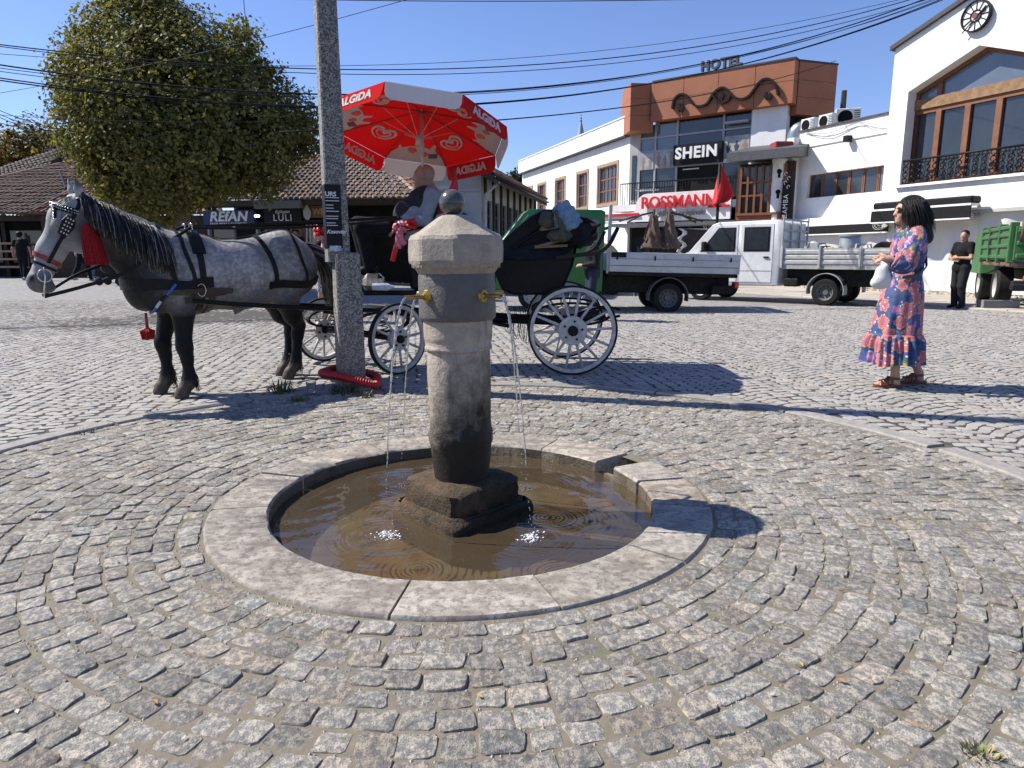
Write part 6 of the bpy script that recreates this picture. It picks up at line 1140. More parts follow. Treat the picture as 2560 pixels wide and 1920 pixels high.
cm_ = thing('compressor', 'small grey engine compressor in the truck bed next to the barrel', 'compressor', onbed(.45, .3), rzw); m = MB(); m.bbox((-.25, -.2, .02), (.25, .2, .4), .06); m.build('housing', M_GSTEEL, cm_, True, 30); m = MB(); m.lathe([(.0, .2), (.14, .2), (.16, .26), (.12, .3), (0, .3)], 18, (0, 0, .42), axis='y'); m.build('fan_cover', M_ALU, cm_, True, 40); m = MB(); m.tube([(-.25, 0, .4), (-.2, 0, .52), (.2, 0, .52), (.25, 0, .4)], .015, 6); m.build('carry_bar', M_DARKM, cm_, True)
for i in range(3): m = MB(); m.bbox((0, 0, 0), (.3, .25, .42+.03*i), .06); o = m.build('cement_sack', mat('sack_yellow', (.5, .42, .1), .8, .3, 9) if i == 1 else M_DARKM, None, True, 50); o.location = onbed(.05+.22*i-.1, .0-.25*i); o.rotation_euler = (0, 0, rzw+.3*i); setp(o, ['dark sack in the truck bed behind the barrel', 'yellow sack in the truck bed beside the barrel', 'dark sack deepest in the truck bed'][i], 'sack', 'sacks in the white truck')
# --- little yellow car far behind
yc = thing('parked_car', 'small yellow car parked far behind the green truck bed', 'car', (1.75, 21.5, 0), R(185)); extr([(-1.8, .3), (-1.85, .8), (-1.6, 1.0), (-1.2, 1.45), (-.8, 1.58), (.2, 1.6), (.7, 1.45), (1.2, 1.05), (1.8, .9), (1.95, .6), (1.9, .3)], ((-.8, .93), (-.74, 1), (.74, 1), (.8, .93)), M_YPAINT, 'body', yc)
for s_ in (1, -1):
    pane(yc, 'window', [(-1.2, 1.02), (-1.0, 1.38), (-.3, 1.46), (-.3, 1.02)], .79*s_-.006); pane(yc, 'window', [(-.2, 1.02), (-.2, 1.46), (.4, 1.42), (.85, 1.02)], .79*s_-.006)
    for x_ in (-1.2, 1.2): tyre((x_, .7*s_, .3), .3, .2, yc)
m = MB(); m.prism([(.72, -.6, 1.46), (.72, .6, 1.46), (1.2, .66, 1.06), (1.2, -.66, 1.06)], (.03, 0, .03)); m.build('windscreen', M_GLASS, yc)
# --- green tipper truck at the picture edge, seen from behind
hd_ = Vector((.44, .9, 0)).normalized(); rzt = math.atan2(hd_.y, hd_.x); c0_ = Vector((10.35, 14.5, 0)); left = Vector((-hd_.y, hd_.x, 0)); o0 = c0_-left*1.1
tp = thing('tipper_truck', 'battered green tipper truck with ribbed steel body parked tail first', 'truck', (o0.x, o0.y, 0), rzt)
M_TIPG = mat('tipper_green', (.03, .13, .035), .6, .35, 4, .2, 20, kind='obj', dirt=((.17, .12, .10), 3, .75))
for y_, n_ in ((1.1, 'side_board'), (-1.1, 'side_board')):
    m = MB(); m.bbox((0, y_-.03, 1.06), (3.6, y_+.03, 1.78), .01); sb = m.build(n_, M_TIPG, tp)
    for zz in (1.09, 1.32, 1.54, 1.7): m = MB(); m.bbox((.02, y_-.07, zz), (3.58, y_+.07, zz+.09), .02); m.build('rib', M_TIPG, sb)
    for xx in (.0, 1.2, 2.4, 3.5): m = MB(); m.bbox((xx, y_-.08, 1.0), (xx+.1, y_+.08, 1.84), .015); m.build('upright', M_TIPG, sb)
m = MB(); m.bbox((-.05, -1.08, 1.06), (.02, 1.08, 1.75), .01); tg = m.build('tailgate', M_TIPG, tp)
for zz in (1.1, 1.36, 1.62): m = MB(); m.bbox((-.11, -1.05, zz), (-.04, 1.05, zz+.1), .02); m.build('rib', M_TIPG, tg)
m = MB(); m.tube([(-.08, .98, 1.88), (-.14, .98, 1.72), (-.1, .98, 1.45)], .035, 8); m.build('hinge_arm', M_RUST, tp, True); m = MB(); m.bbox((.0, -1.1, .92), (3.6, 1.1, 1.02), .02); m.build('body_floor', M_RUST, tp)
m = MB(); m.bbox((.1, -.45, .6), (5.2, .45, .85), .03); m.build('chassis', M_DARKM, tp); m = MB(); m.bbox((-.1, -.95, .5), (0, .95, .62), .02); m.build('rear_bumper', M_DARKM, tp)
for y_ in (.75, -.75): m = MB(); m.bbox((-.14, y_-.12, .62), (-.06, y_+.12, .76), .02); m.build('tail_light', M_TAIL, tp)
for x_ in (2.2, 4.6):
    for s_ in (1, -1): tyre((x_, .85*s_, .48), .48, .3, tp)
extr([(3.8, .7), (3.8, 1.75), (4.9, 1.75), (5.4, 1.3), (5.45, .7)], ((-1.1, .97), (-1.05, 1), (1.05, 1), (1.1, .97)), M_TIPG, 'cab', tp)
m = MB(); rq = random.Random(4)
for k in range(9): a = Vector((-.25+rq.uniform(-.2, .1), .6+rq.uniform(-.35, .4), .3+rq.uniform(-.05, .4))); m.bbox(a-Vector((.08, .1, .06)), a+Vector((.1, rq.uniform(.05, .2), rq.uniform(.03, .1))), .03)
m.build('tow_coupling', M_DARKM, tp, True, 30)
m = MB(); m.tube([(.25, 1.15, .95), (.1, 1.45, .8), (.0, 1.6, .78)], .014, 6); m.build('hook_rod', M_DARKM, tp, True)
b0 = gnd(2500, 773); m = MB(); m.bbox((-.38, -.16, 0), (.38, .16, .2), .012); o = m.build('concrete_block', mat('block_grey', (.2, .2, .2), .9, .25, 10, .4, 40), None); o.location = (b0.x, b0.y+.1, 0); o.rotation_euler = (0, 0, R(-6)); setp(o, 'low grey concrete block on the ground behind the tipper truck', 'block')
# ---------------------------------------------------------------- buildings
M_PLAS = mat('white_render', (.80, .79, .77), .85, .07, 1.2, .12, 25, dirt=((.55, .53, .5), .9, .35)); streaks(M_PLAS); M_PLASG = mat('old_render', (.42, .41, .39), .9, .15, 1.5, .15, 20, dirt=((.25, .23, .2), 1.2, .5)); M_CORT = mat('rust_panel', (.33, .115, .048), .6, .12, 1.5, .04, 20); M_BGLASS = mat('window_glass', (.03, .036, .042), .05, .4, .6, spec=.8); M_SGLASS = mat('sky_reflect_glass', (.12, .15, .19), .06, .3, .5, spec=.9); M_MULL = mat('grey_mullion', (.33, .34, .35), .5, .1, 4); M_BRWOOD = mat('brown_wood', (.20, .075, .03), .55, .3, 6, .2, 30); M_OCHRE = mat('ochre_surround', (.33, .22, .13), .7, .2, 5); M_DARKI = mat('dark_interior', (.015, .014, .013), .8, .4, 3); M_BLKM = mat('black_metal', (.014, .014, .014), .5, .3, 8); M_DKROOF = mat('dark_roof_edge', (.05, .045, .045), .7, .3, 4); M_ZINC = mat('zinc_cladding', (.68, .69, .69), .5, .06, 3); M_OLDW = mat('old_dark_wood', (.045, .032, .024), .8, .4, 6, .3, 20)
M_REDS = mat('sign_red', (.62, .012, .02), .45, .1); M_SIGNB = mat('sign_black', (.014, .014, .015), .5, .2); M_CURT = mat('curtain_cream', (.42, .4, .36), .9, .15, 10)
def fb(F, parent, name, mt, s0, s1, z0, z1, o0, o1, ch=0.):
    m = MB(F.mat()); a, b = (min(s0, s1), min(o0, o1), min(z0, z1)), (max(s0, s1), max(o0, o1), max(z0, z1))
    (m.bbox(a, b, ch) if ch else m.box(a, b)); return m.build(name, mt, parent)
def wall(F, parent, name, mt, s0, s1, z0, z1, holes, th=.3, o0=0.):
    ss = sorted({s0, s1, *[h[0] for h in holes], *[h[1] for h in holes]}); zz = sorted({z0, z1, *[h[2] for h in holes], *[h[3] for h in holes]}); m = MB(F.mat())
    for a, b in zip(ss, ss[1:]):
        run = None
        for c_, d in zip(zz, zz[1:]):
            ms, mz = (a+b)/2, (c_+d)/2; solid = s0 <= ms <= s1 and z0 <= mz <= z1 and not any(h[0] < ms < h[1] and h[2] < mz < h[3] for h in holes)
            if solid: run = (run[0], d) if run else (c_, d)
            if (not solid or d == zz[-1]) and run: m.box((a, o0-th, run[0]), (b, o0, run[1])); run = None
    return m.build(name, mt, parent)
def window(F, parent, s0, s1, z0, z1, nx, nz, fm, gm, sur=None, depth=.15, bar=.04, curtain=False, o0=0., name='window'):
    w_ = fb(F, parent, name, fm, s0, s0+bar, z0, z1, o0-depth-.06, o0-depth)
    for i in range(1, nx+1): x = lerp(s0, s1-bar, i/nx); fb(F, w_, 'bar', fm, x, x+bar, z0, z1, o0-depth-.06, o0-depth)
    for j in range(nz+1): z = lerp(z0, z1-bar, j/nz); fb(F, w_, 'bar', fm, s0+bar, s1-bar, z, z+bar, o0-depth-.055, o0-depth-.005)
    fb(F, w_, 'pane', gm, s0, s1, z0, z1, o0-depth-.04, o0-depth-.03)
    if curtain: fb(F, w_, 'curtain', M_CURT, s0+.05, s1-.05, z0, z1, o0-depth-.13, o0-depth-.12)
    if sur:
        t = sur
        for a, b, c_, d in ((s0-t, s0, z0-t, z1+t), (s1, s1+t, z0-t, z1+t), (s0, s1, z0-t, z0), (s0, s1, z1, z1+t)): fb(F, w_, 'surround', M_OCHRE, a, b, c_, d, o0-.02, o0+.04)
    return w_
def tiles(parent, A, B, C, D, base, seed, tw=.2, rh=.3, name='tiles'):
    """barrel tiles laid row by row on the plane A-B (eave) to D-C (ridge)"""
    q = random.Random(seed); A, B, C, D = map(Vector, (A, B, C, D)); n_ = (B-A).cross(D-A).normalized(); n_ = n_ if n_.z > 0 else -n_; H_ = ((D+C)/2-(A+B)/2).length; nr = max(2, int(H_/rh)); m = MB()
    for r_ in range(nr):
        t0, t1 = r_/nr, (r_+1.18)/nr; L0, R0 = A.lerp(D, t0), B.lerp(C, t0); L1, R1 = A.lerp(D, min(t1, 1.02)), B.lerp(C, min(t1, 1.02)); w_ = (R0-L0).length; nc = max(1, int(w_/tw))
        for c_ in range(nc):
            a0, a1 = c_/nc, (c_+.97)/nc; tn = q.uniform(.65, 1.3)*(1 if q.random() > .12 else .55); cc = (base[0]*tn*q.uniform(.9, 1.15), base[1]*tn, base[2]*tn*q.uniform(.85, 1.1)); j = q.uniform(-.012, .012); hi = .045
            P = lambda s_, f: (L0.lerp(R0, s_) if f == 0 else L1.lerp(R1, s_)); up0, up1 = n_*(.05+j), n_*(.012+j)
            am = (a0+a1)/2; vs = [P(a0, 0)+up0, P(lerp(a0, a1, .3), 0)+up0+n_*hi, P(lerp(a0, a1, .7), 0)+up0+n_*hi, P(a1, 0)+up0, P(a0, 1)+up1, P(lerp(a0, a1, .3), 1)+up1+n_*hi, P(lerp(a0, a1, .7), 1)+up1+n_*hi, P(a1, 1)+up1, P(a0, 0)+n_*.0, P(a1, 0)+n_*.0]
            m.add(vs, [(0, 1, 5, 4), (1, 2, 6, 5), (2, 3, 7, 6), (0, 8, 9, 3, 2, 1)], 0, cc)
    o = m.build(name, mat('clay_tile', (.2, .1, .07), .85, .25, 5, .3, 25, attr='tint'), parent); o['kind'] = 'stuff'; return o
def ridge(parent, P0, P1, base, seed, r_=.09):
    q = random.Random(seed); P0, P1 = Vector(P0), Vector(P1); n = max(2, int((P1-P0).length/.38)); m = MB()
    for i in range(n):
        a, b = P0.lerp(P1, i/n), P0.lerp(P1, (i+1.1)/n); tn = q.uniform(.7, 1.3); k = len(m.v); m.tube([a, b], [r_*1.08, r_*.92], 8); m.c += [tuple(x*tn for x in base)]*(len(m.v)-k)
    return m.build('ridge_tiles', mat('clay_tile', (.2, .1, .07)), parent)
# ---- white building with brown windows (street side) and the rust-panelled hotel on the corner
FW_ = Facade(5.74, 35, -.299, .954); wb = thing('white_building', 'long two storey white building with tall brown barred windows', 'building')
zt = FW_.px(1546, 408)[1]; zb = FW_.px(1520, 507)[1]; zp1 = FW_.px(1557, 302)[1]; zp0 = FW_.px(1562, 343)[1]; Lw = FW_.px(1306, 430)[0]
wins = []
for u0, u1 in ((1543, 1496), (1469, 1444), (1412, 1390), (1364, 1346), (1330.5, 1318)): wins.append((FW_.px(u0, 450)[0], FW_.px(u1, 450)[0], zb, zt))
wall(FW_, wb, 'wall', M_PLAS, 0, Lw, 0, zp0, wins, .35)
for i, (a, b, c_, d) in enumerate(wins): window(FW_, wb, a, b, c_, d, 5 if i == 0 else 3, 3, M_BRWOOD, M_BGLASS, .16, .1, .07, True)
n = 22
for k in range(n): fb(FW_, wb, 'parapet_panel', M_ZINC, Lw*k/n+.012, Lw*(k+1)/n-.012, zp0, zp1, -.3, .3+.004*(k % 2))
fb(FW_, wb, 'parapet_cap', M_ZINC, -.02, Lw, zp1, zp1+.06, -.4, .34); fb(FW_, wb, 'roof_slab', M_DKROOF, 0.05, Lw, zp0-.06, zp0-.002, -8, .28)
fb(FW_, wb, 'cornice', M_PLAS, -.0, Lw, zb-1.0, zb-.85, 0, .06)
FH = Facade(5.74, 35, .785, -.62); ho = thing('hotel_building', 'corner building with rust brown panelled top, glass front and shop signs', 'building')
def sx(u, v=400): return FH.px(u, v)[0]
def hz(u, v): return FH.px(u, v)[1]
s_l, s_r = sx(1637), sx(1995, 200); zt = hz(1637, 214); zbn = hz(1637, 305); zt2 = hz(1990, 153); zb2 = hz(1880, 279); z_top = (zt+zt2)/2; z_bot = (zbn+zb2)/2
# panelled attic: four big panels, left block stands forward and hangs lower
n = 4
for k in range(n):
    for z0, z1 in ((z_bot, lerp(z_bot, z_top, .52)), (lerp(z_bot, z_top, .52), z_top)): fb(FH, ho, 'rust_panel', M_CORT, lerp(s_l-.05, s_r, k/n)+.012, lerp(s_l-.05, s_r, (k+1)/n)-.012, z0+.008, z1-.008, -.5, .5)
zlow = hz(1580, 338)
RrP = FH.p(s_l, 0, .3); xm = ray(1575, 300); MP = Vector((xm.x/xm.y*(RrP.y-.15), RrP.y-.15, 0)); xl = ray(1556, 300); LP = Vector((xl.x/xl.y*(MP.y+1.6), MP.y+1.6, 0))
for z0, z1 in ((zlow, lerp(zlow, z_top, .33)), (lerp(zlow, z_top, .33), lerp(zlow, z_top, .68)), (lerp(zlow, z_top, .68), z_top)):
    m = MB(); m.prism([Vector((p_.x, p_.y, z0+.006)) for p_ in (LP, MP, RrP, RrP+Vector((.3, 2.5, 0)), LP+Vector((.3, 2.5, 0)))], (0, 0, z1-z0-.012)); m.build('rust_panel', M_CORT, ho)
fb(FH, ho, 'attic_cap', M_DKROOF, s_l, s_r+.02, z_top, z_top+.07, -.5, .53)
# attic end wall turning away at the right
FE = Facade(FH.p(s_r, 0).x, FH.p(s_r, 0).y, .95, .32); Le = FE.px(2091, 200)[0]; zl2 = FE.px(2040, 290)[1]
for z0, z1 in ((zl2, lerp(zl2, z_top, .34)), (lerp(zl2, z_top, .34), lerp(zl2, z_top, .66)), (lerp(zl2, z_top, .66), z_top)): fb(FE, ho, 'rust_panel', M_CORT, .02, Le, z0+.006, z1-.006, -.4, .02)
fb(FE, ho, 'attic_cap', M_DKROOF, .02, Le+.02, z_top, z_top+.07, -.5, .04); fb(FE, ho, 'end_wall', M_DARKI, .1, Le-.2, 0, zl2, -.8, -.4)
# wave ornament in dark strip
pts = []; 
for u, v in ((1682, 272), (1686, 252), (1698, 238), (1714, 237), (1726, 250), (1738, 264), (1754, 266), (1770, 258), (1782, 238), (1796, 224), (1812, 220), (1826, 232), (1840, 245), (1858, 248), (1874, 240), (1888, 222), (1900, 206), (1914, 198), (1930, 201), (1942, 218), (1946, 238)): a, z = FH.px(u, v, .55); pts.append(FH.p(a, z, .56))
m = MB(); m.ribbon(catmull(pts, 4), .2, tuple(FH.n), .085); m.build('wave_ornament', M_BLKM, ho)
pts = [FH.p(*FH.px(u, v, .55), .56) for u, v in ((1784, 240), (1796, 254), (1808, 258), (1822, 250), (1828, 236))]; m = MB(); m.ribbon(catmull(pts, 4), .2, tuple(FH.n), .08); m.build('wave_ornament', M_BLKM, ho)
for u, v in ((1698, 270), (1706, 270), (1806, 240), (1916, 240), (1925, 241)):
    a, z = FH.px(u, v, .55); m = MB(FH.mat()); m.prism([(a-.1, .52, z), (a, .52, z+.17), (a+.1, .52, z), (a, .52, z-.17)], (0, .1, 0)); m.build('diamond_ornament', M_BLKM, ho)
a, z = FH.px(1805, 172); text('roof_lettering', 'HOTEL', .56, mat('letter_grey', (.07, .072, .08), .5, .2), fmat(FH, a, z_top+.4, .1), ho, .09, 'CENTER', 1.08, 0, .02); fb(FH, ho, 'letter_rail', M_BLKM, a-1.2, a+1.2, z_top+.1, z_top+.16, .02, .1)
# glass front
zg0 = hz(1700, 500); zg1 = z_bot-.02; s_g1 = sx(1874); s_g0 = sx(1598)
mu = [s_g0, sx(1637), sx(1691), sx(1805), s_g1]; zm = [zg0, hz(1640, 420), hz(1691, 372), hz(1691, 338), zg1]
for i in range(4):
    for j in range(4):
        gm = M_SGLASS if (i < 2 and j > 1) else M_BGLASS  # upper left panes carry the reflected sky as a paler, bluer base colour
        if (i, j) == (2, 0): gm = M_DARKI
        fb(FH, ho, 'glass_pane', gm, mu[i]+.04, mu[i+1]-.04, zm[j]+.04, zm[j+1]-.04, -.12, -.08)
for x in mu: fb(FH, ho, 'mullion', M_MULL, x-.045, x+.045, zg0, zg1, -.14, .0)
for z in zm[1:4]: fb(FH, ho, 'transom', M_MULL, s_g0, s_g1, z-.04, z+.04, -.13, -.005)
fb(FH, ho, 'ceiling_light', M_WHITE, mu[2]+.3, mu[2]+1.1, zg0+1.35, zg0+1.4, -.075, -.07)
fb(FH, ho, 'tilted_sash', M_MULL, mu[3]+.12, mu[4]-.1, zm[3]+.2, zm[3]+.28, -.1, .28); fb(FH, ho, 'back_wall', M_DARKI, .1, s_r, 0, z_bot, -3, -.5)
a0, a1 = sx(1876), sx(1962); fb(FH, ho, 'side_wall', M_PLAS, a0, a1, 0, z_bot+.0, -.5, .12); fb(FH, ho, 'side_frame', M_MULL, s_g1+.05, a0-.0, zg0, z_bot, -.3, .06); fb(FH, ho, 'corner_wall', M_PLASG, .0, s_g0-.05, zg0, z_bot, -.4, .0); fb(FH, ho, 'corner_window', M_BGLASS, .15, s_g0-.15, zg0+.1, zg0+2.2, .0, .03)
# sign boards and posters
zs0, zs1 = hz(1700, 414), hz(1700, 364); fb(FH, ho, 'sign_board', M_SIGNB, mu[2]-.06, mu[3]+.05, zs0, zs1, .02, .22)
text('sign_lettering', 'SHEIN', 1.06*(zs1-zs0)*.72, M_WHITE, fmat(FH, (mu[2]+mu[3])/2, (zs0+zs1)/2+.02, .33), ho, .04, 'CENTER', 1.12, 0, .022)
def poster(s0, s1, z0, z1, seed, nfig):
    p_ = fb(FH, ho, 'photo_poster', mat('poster_pale', (.36, .36, .36), .6, .4, 2.5), s0, s1, z0, z1, .0, .03); q = random.Random(seed)
    for k in range(nfig):
        x = lerp(s0, s1, (k+.5)/nfig); h = (z1-z0)*q.uniform(.7, .9); mt = mat(['fig_dark', 'fig_tan', 'fig_pale'][q.randint(0, 2)], [(.05, .05, .06), (.3, .2, .14), (.5, .48, .46)][q.randint(0, 2)], .6); m = MB(FH.mat()); w_ = h*.16; m.prism([(x-w_*.6, .032, z0), (x+w_*.6, .032, z0), (x+w_*.5, .032, z0+h*.4), (x+w_, .032, z0+h*.72), (x+w_*.3, .032, z0+h*.8), (x+w_*.3, .032, z0+h), (x-w_*.3, .032, z0+h), (x-w_*.3, .032, z0+h*.8), (x-w_, .032, z0+h*.7), (x-w_*.5, .032, z0+h*.4)], (0, .006, 0)); m.build('printed_figure', mt, p_)
poster(mu[0]+.05, mu[1]-.05, zm[1]-.05, zm[2]-.05, 1, 2); poster(mu[1]+.05, mu[2]-.08, zm[1]+.0, zm[2]+.0, 2, 3); poster(mu[3]+.08, mu[4]-.05, zm[1]+.15, zm[2]+.3, 3, 3)
pt = fb(FH, ho, 'poster_strip', M_WHITE, mu[3]+.08, mu[4]-.05, zm[1]-.02, zm[1]+.14, .0, .035); text('strip_lettering', 'WOMEN CLOTHES', .12, M_SIGNB, fmat(FH, (mu[3]+mu[4])/2+.2, zm[1]+.06, .04), pt, .003)
# balcony, big shop fascia
zf1 = hz(1700, 478); zf0 = hz(1700, 552); fl_, fr_ = FH.px(1592, 500, 1.3)[0], FH.px(1830, 500, 1.3)[0]
fb(FH, ho, 'balcony_slab', M_PLAS, -.3, fr_+.4, zg0-.5, zg0-.2, -.3, 1.3)
m = MB(FH.mat()); zz0 = FH.px(1650, 553, 1.3)[1]; zz1 = FH.px(1650, 483, 1.3)[1]; rr = .6; pol = [(fl_-1.6, zz0), (fr_, zz0), (fr_, zz1), (fl_+rr+.0, zz1)]+[(fl_+rr-rr*math.sin(t), zz1-rr+rr*math.cos(t)) for t in np.linspace(.2, 1.57, 7)]+[(fl_-.05, zz0+.45), (fl_-1.6, zz0+.3)]
m.prism([(s_, 1.3, z) for s_, z in pol], (0, .12, 0)); sg = m.build('shop_fascia', M_PLAS, ho)
fb(FH, ho, 'red_stripe', M_REDS, fl_-2.6, fl_+.2, zz0+.28, zz0+.4, 1.42, 1.5); fb(FH, ho, 'red_stripe', M_REDS, fr_-1.0, fr_-.05, zz0+.5, zz0+.6, 1.43, 1.5); fb(FH, ho, 'fascia_wing', M_PLAS, fl_-4.2, fl_-1.6, zz0+.0, zz0+.36, 1.0, 1.3)
cs = (fl_+fr_)/2-.35; text('shop_lettering', 'ROSSMANN', .74, M_REDS, fmat(FH, cs+.25, lerp(zz0, zz1, .64), 1.56), ho, .05, 'CENTER', .95, 0, .008, sx=.95); text('slogan_lettering', 'gjithçka origjinale', .36, mat('slogan_grey', (.1, .1, .1), .5, .1), fmat(FH, cs+.35, lerp(zz0, zz1, .26), 1.52), ho, .03, 'CENTER', .95, .35)
m = MB(FH.mat()); 
for k in range(46): s_ = lerp(.2, fr_+.2, k/45); m.box((s_-.012, 1.16, zg0-.2), (s_+.012, 1.185, zg0+.75))
m.box((.2, 1.14, zg0+.75), (fr_+.2, 1.2, zg0+.8)); m.build('balcony_railing', M_BLKM, ho); m = MB(FH.mat()); m.bbox((.9, .5, zg0+.45), (1.9, 1.1, zg0+.5), .01); m.build('balcony_table', M_WHITE, ho)
# ground floor shop fronts
zs = zz0-.1
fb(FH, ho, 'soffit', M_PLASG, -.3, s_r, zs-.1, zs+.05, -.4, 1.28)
for k in range(7):
    s0, s1 = lerp(.1, s_r-.4, k/7), lerp(.1, s_r-.4, (k+1)/7); fb(FH, ho, 'shop_glass', M_BGLASS, s0+.08, s1-.06, .1, zs-.55, -.25, -.2); fb(FH, ho, 'shop_post', M_OLDW, s0-.04, s0+.08, 0, zs-.1, -.3, -.1); fb(FH, ho, 'display_panel', [M_CURT, M_DARKI, M_OLDW][k % 3], s0+.3, s1-.5, .6, 1.5, -.45, -.35)
fb(FH, ho, 'shop_header', M_DARKI, .1, s_r-.4, zs-.55, zs-.1, -.3, -.15)
a, z = FH.px(1775, 553, -.1); bb = fb(FH, ho, 'logo_board', M_SIGNB, FH.px(1757, 560, -.1)[0], FH.px(1793, 560, -.1)[0], z-.75, z+.35, -.1, -.04)
for rr in (.2, .32): m = MB(FH.mat()); m.tube([(a+rr*math.sin(t)*.8, -.025, z-.15+rr*math.cos(t)*(1 if math.cos(t) > 0 else 1.2)) for t in np.linspace(0, 2*math.pi, 21)], .025, 4); m.build('leaf_emblem', M_WHITE, bb)
m = MB(FH.mat()); m.tube([(a-.12, -.025, z), (a, -.025, z-.3), (a+.12, -.025, z)], .025, 4); m.build('leaf_emblem', M_WHITE, bb)
# ---- wooden pavilion between hotel and the white block
FR = Facade(13.3, 24, -.39, .92); FP = Facade(FR.p(5.3, 0, .4).x, FR.p(5.3, 0, .4).y, -.8, .6); pv = thing('wooden_pavilion', 'small dark pavilion with overhanging grey roof and wooden shutters', 'building')
def pS(u, v=480, o=0): return FP.px(u, v, o)[0]
pa, pb = pS(1962), pS(1852); zr = FP.px(1900, 408)[1]; zsill = FP.px(1900, 532)[1]
fb(FP, pv, 'wall', M_OLDW, pa-.3, pb+.2, 0, zr, -2.5, -.05); fb(FP, pv, 'brick_base', mat('red_brick', (.22, .075, .045), .85, .4, 14, .4, 12), pa, pb+.1, zsill-.5, zsill-.1, -.04, .12); fb(FP, pv, 'sill', M_BRWOOD, pa, pb+.1, zsill-.1, zsill, -.04, .18)
n = 6
for k in range(n+1): fb(FP, pv, 'post', M_BRWOOD, lerp(pa, pb, k/n)-.04, lerp(pa, pb, k/n)+.05, zsill, zr-.1, -.04, .08)
for f in (.35, .62): fb(FP, pv, 'rail', M_BRWOOD, pa, pb, lerp(zsill, zr, f)-.03, lerp(zsill, zr, f)+.04, -.04, .07)
for k in range(n):
    for f0, f1 in ((.02, .33), (.37, .6), (.64, .97)): fb(FP, pv, 'pane', M_BGLASS, lerp(pa, pb, k/n)+.06, lerp(pa, pb, (k+1)/n)-.05, lerp(zsill, zr, f0), lerp(zsill, zr, f1), -.04, .0)
m = MB(FP.mat()); e0, e1 = pS(1975, 400, 1.2), pS(1815, 420, 1.2); m.loft([[(e0-.3, 1.2, zr-.0), (e0-.3, 1.2, zr+.34), (e0-.3, -2, zr+1.0), (e0-.3, -2, zr+.3)], [(e1, 1.2, zr-.0), (e1, 1.2, zr+.34), (e1, -2, zr+1.0), (e1, -2, zr+.3)]]); m.build('roof', mat('slate_grey', (.085, .085, .09), .55, .25, 4), pv)
# ---- white block with strip window, and the clock building
wk = thing('white_block', 'low white building with long strip window and black awning', 'building'); Ls = FR.px(1988, 400)[0]; zp = FR.px(2120, 304)[1]
hw0, hw1 = FR.px(2218, 440)[0], FR.px(2010, 440)[0]; zw1 = FR.px(2110, 424)[1]; zw0 = FR.px(2110, 486)[1]
wall(FR, wk, 'wall', M_PLAS, .02, Ls, zw0-1.2, zp, [(hw0, hw1, zw0, zw1)], .4, -.15); n = 6
for k in range(n):
    s0, s1 = lerp(hw0, hw1, k/n), lerp(hw0, hw1, (k+1)/n); window(FR, wk, s0+.02, s1, zw0, zw1, 1, 1, M_BRWOOD, M_SGLASS if k in (0, 4) else M_BGLASS, None, .2, .045, False, -.15)
fb(FR, wk, 'coping', M_DKROOF, .02, Ls+.05, zp, zp+.07, -.6, -.1); fb(FR, wk, 'cornice_line', M_PLAS, .02, Ls, zp-.62, zp-.58, -.15, -.1)
for u in (2011, 2121): a, z = FR.px(u, 335); fb(FR, wk, 'flood_lamp', M_BLKM, a-.1, a+.1, zp-.72, zp-.5, -.1, .14)
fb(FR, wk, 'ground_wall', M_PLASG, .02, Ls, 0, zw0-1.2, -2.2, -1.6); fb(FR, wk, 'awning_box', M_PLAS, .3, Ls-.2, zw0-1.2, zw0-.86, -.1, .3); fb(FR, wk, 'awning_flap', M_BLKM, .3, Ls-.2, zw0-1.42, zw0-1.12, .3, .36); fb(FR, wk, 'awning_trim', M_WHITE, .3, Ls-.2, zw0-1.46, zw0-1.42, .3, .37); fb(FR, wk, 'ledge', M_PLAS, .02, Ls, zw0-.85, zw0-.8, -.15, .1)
fb(FR, wk, 'side_return', M_PLAS, Ls-.02, Ls+.35, 0, zp-.2, -1.2, .15)
# keyhole column and vertical sign
kc = thing('white_chimney_column', 'round white column with keyhole openings beside the pavilion', 'column'); p_ = FR.p(Ls+.45, 0, .35); zc = FR.px(1978, 372)[1]; m = MB(); m.lathe([(.3, 0), (.3, zc), (.24, zc), (.24, zc-.3)], 20, (p_.x, p_.y, 0)); m.build('shaft', M_PLAS, kc, True, 40); fv_ = (Vector((0, 0, 0))-Vector((p_.x, p_.y, 0))).normalized()
for zz in (zc-.9, zc-1.7): c_ = Vector((p_.x, p_.y, zz))+fv_*.28; m = MB(); m.sphere(c_, (.1, .1, .1), 10, 8); m.bbox(c_+Vector((-.05, -.05, -.25)), c_+Vector((.05, .05, 0)), .02); m.build('keyhole', M_DARKI, kc)
m = MB(); m.bbox((p_.x-.35, p_.y-.35, zc), (p_.x+.35, p_.y+.35, zc+.25), .03); m.build('cap', mat('roof_red', (.25, .04, .04), .7, .2), kc)
FS = Facade(p_.x-.3, p_.y-.4, -.85, .5); sv = thing('shop_sign', 'tall black vertical sign with white letters ZAMBA', 'sign'); a0, a1 = FS.px(1975, 500)[0], FS.px(1954, 500)[0]; z0, z1 = FS.px(1965, 545)[1], FS.px(1965, 455)[1]; fb(FS, sv, 'board', M_SIGNB, a0, a1, z0, z1, -.06, 0)
T = fmat(FS, (a0+a1)/2, lerp(z0, z1, .32), .006); text('sign_lettering', 'ZAMBA', .26, M_WHITE, T @ Matrix.Rotation(R(90), 4, 'Z'), sv, .004, 'CENTER', 1.15)
for k in range(4): m = MB(T @ Matrix.Translation(((-1)**k*.06, .75+k*.17, 0))); m.tube([(.05*math.cos(t), .07*math.sin(t), .004) for t in np.linspace(0, 4.5, 9)], .012, 4); m.build('scroll_mark', M_WHITE, sv)
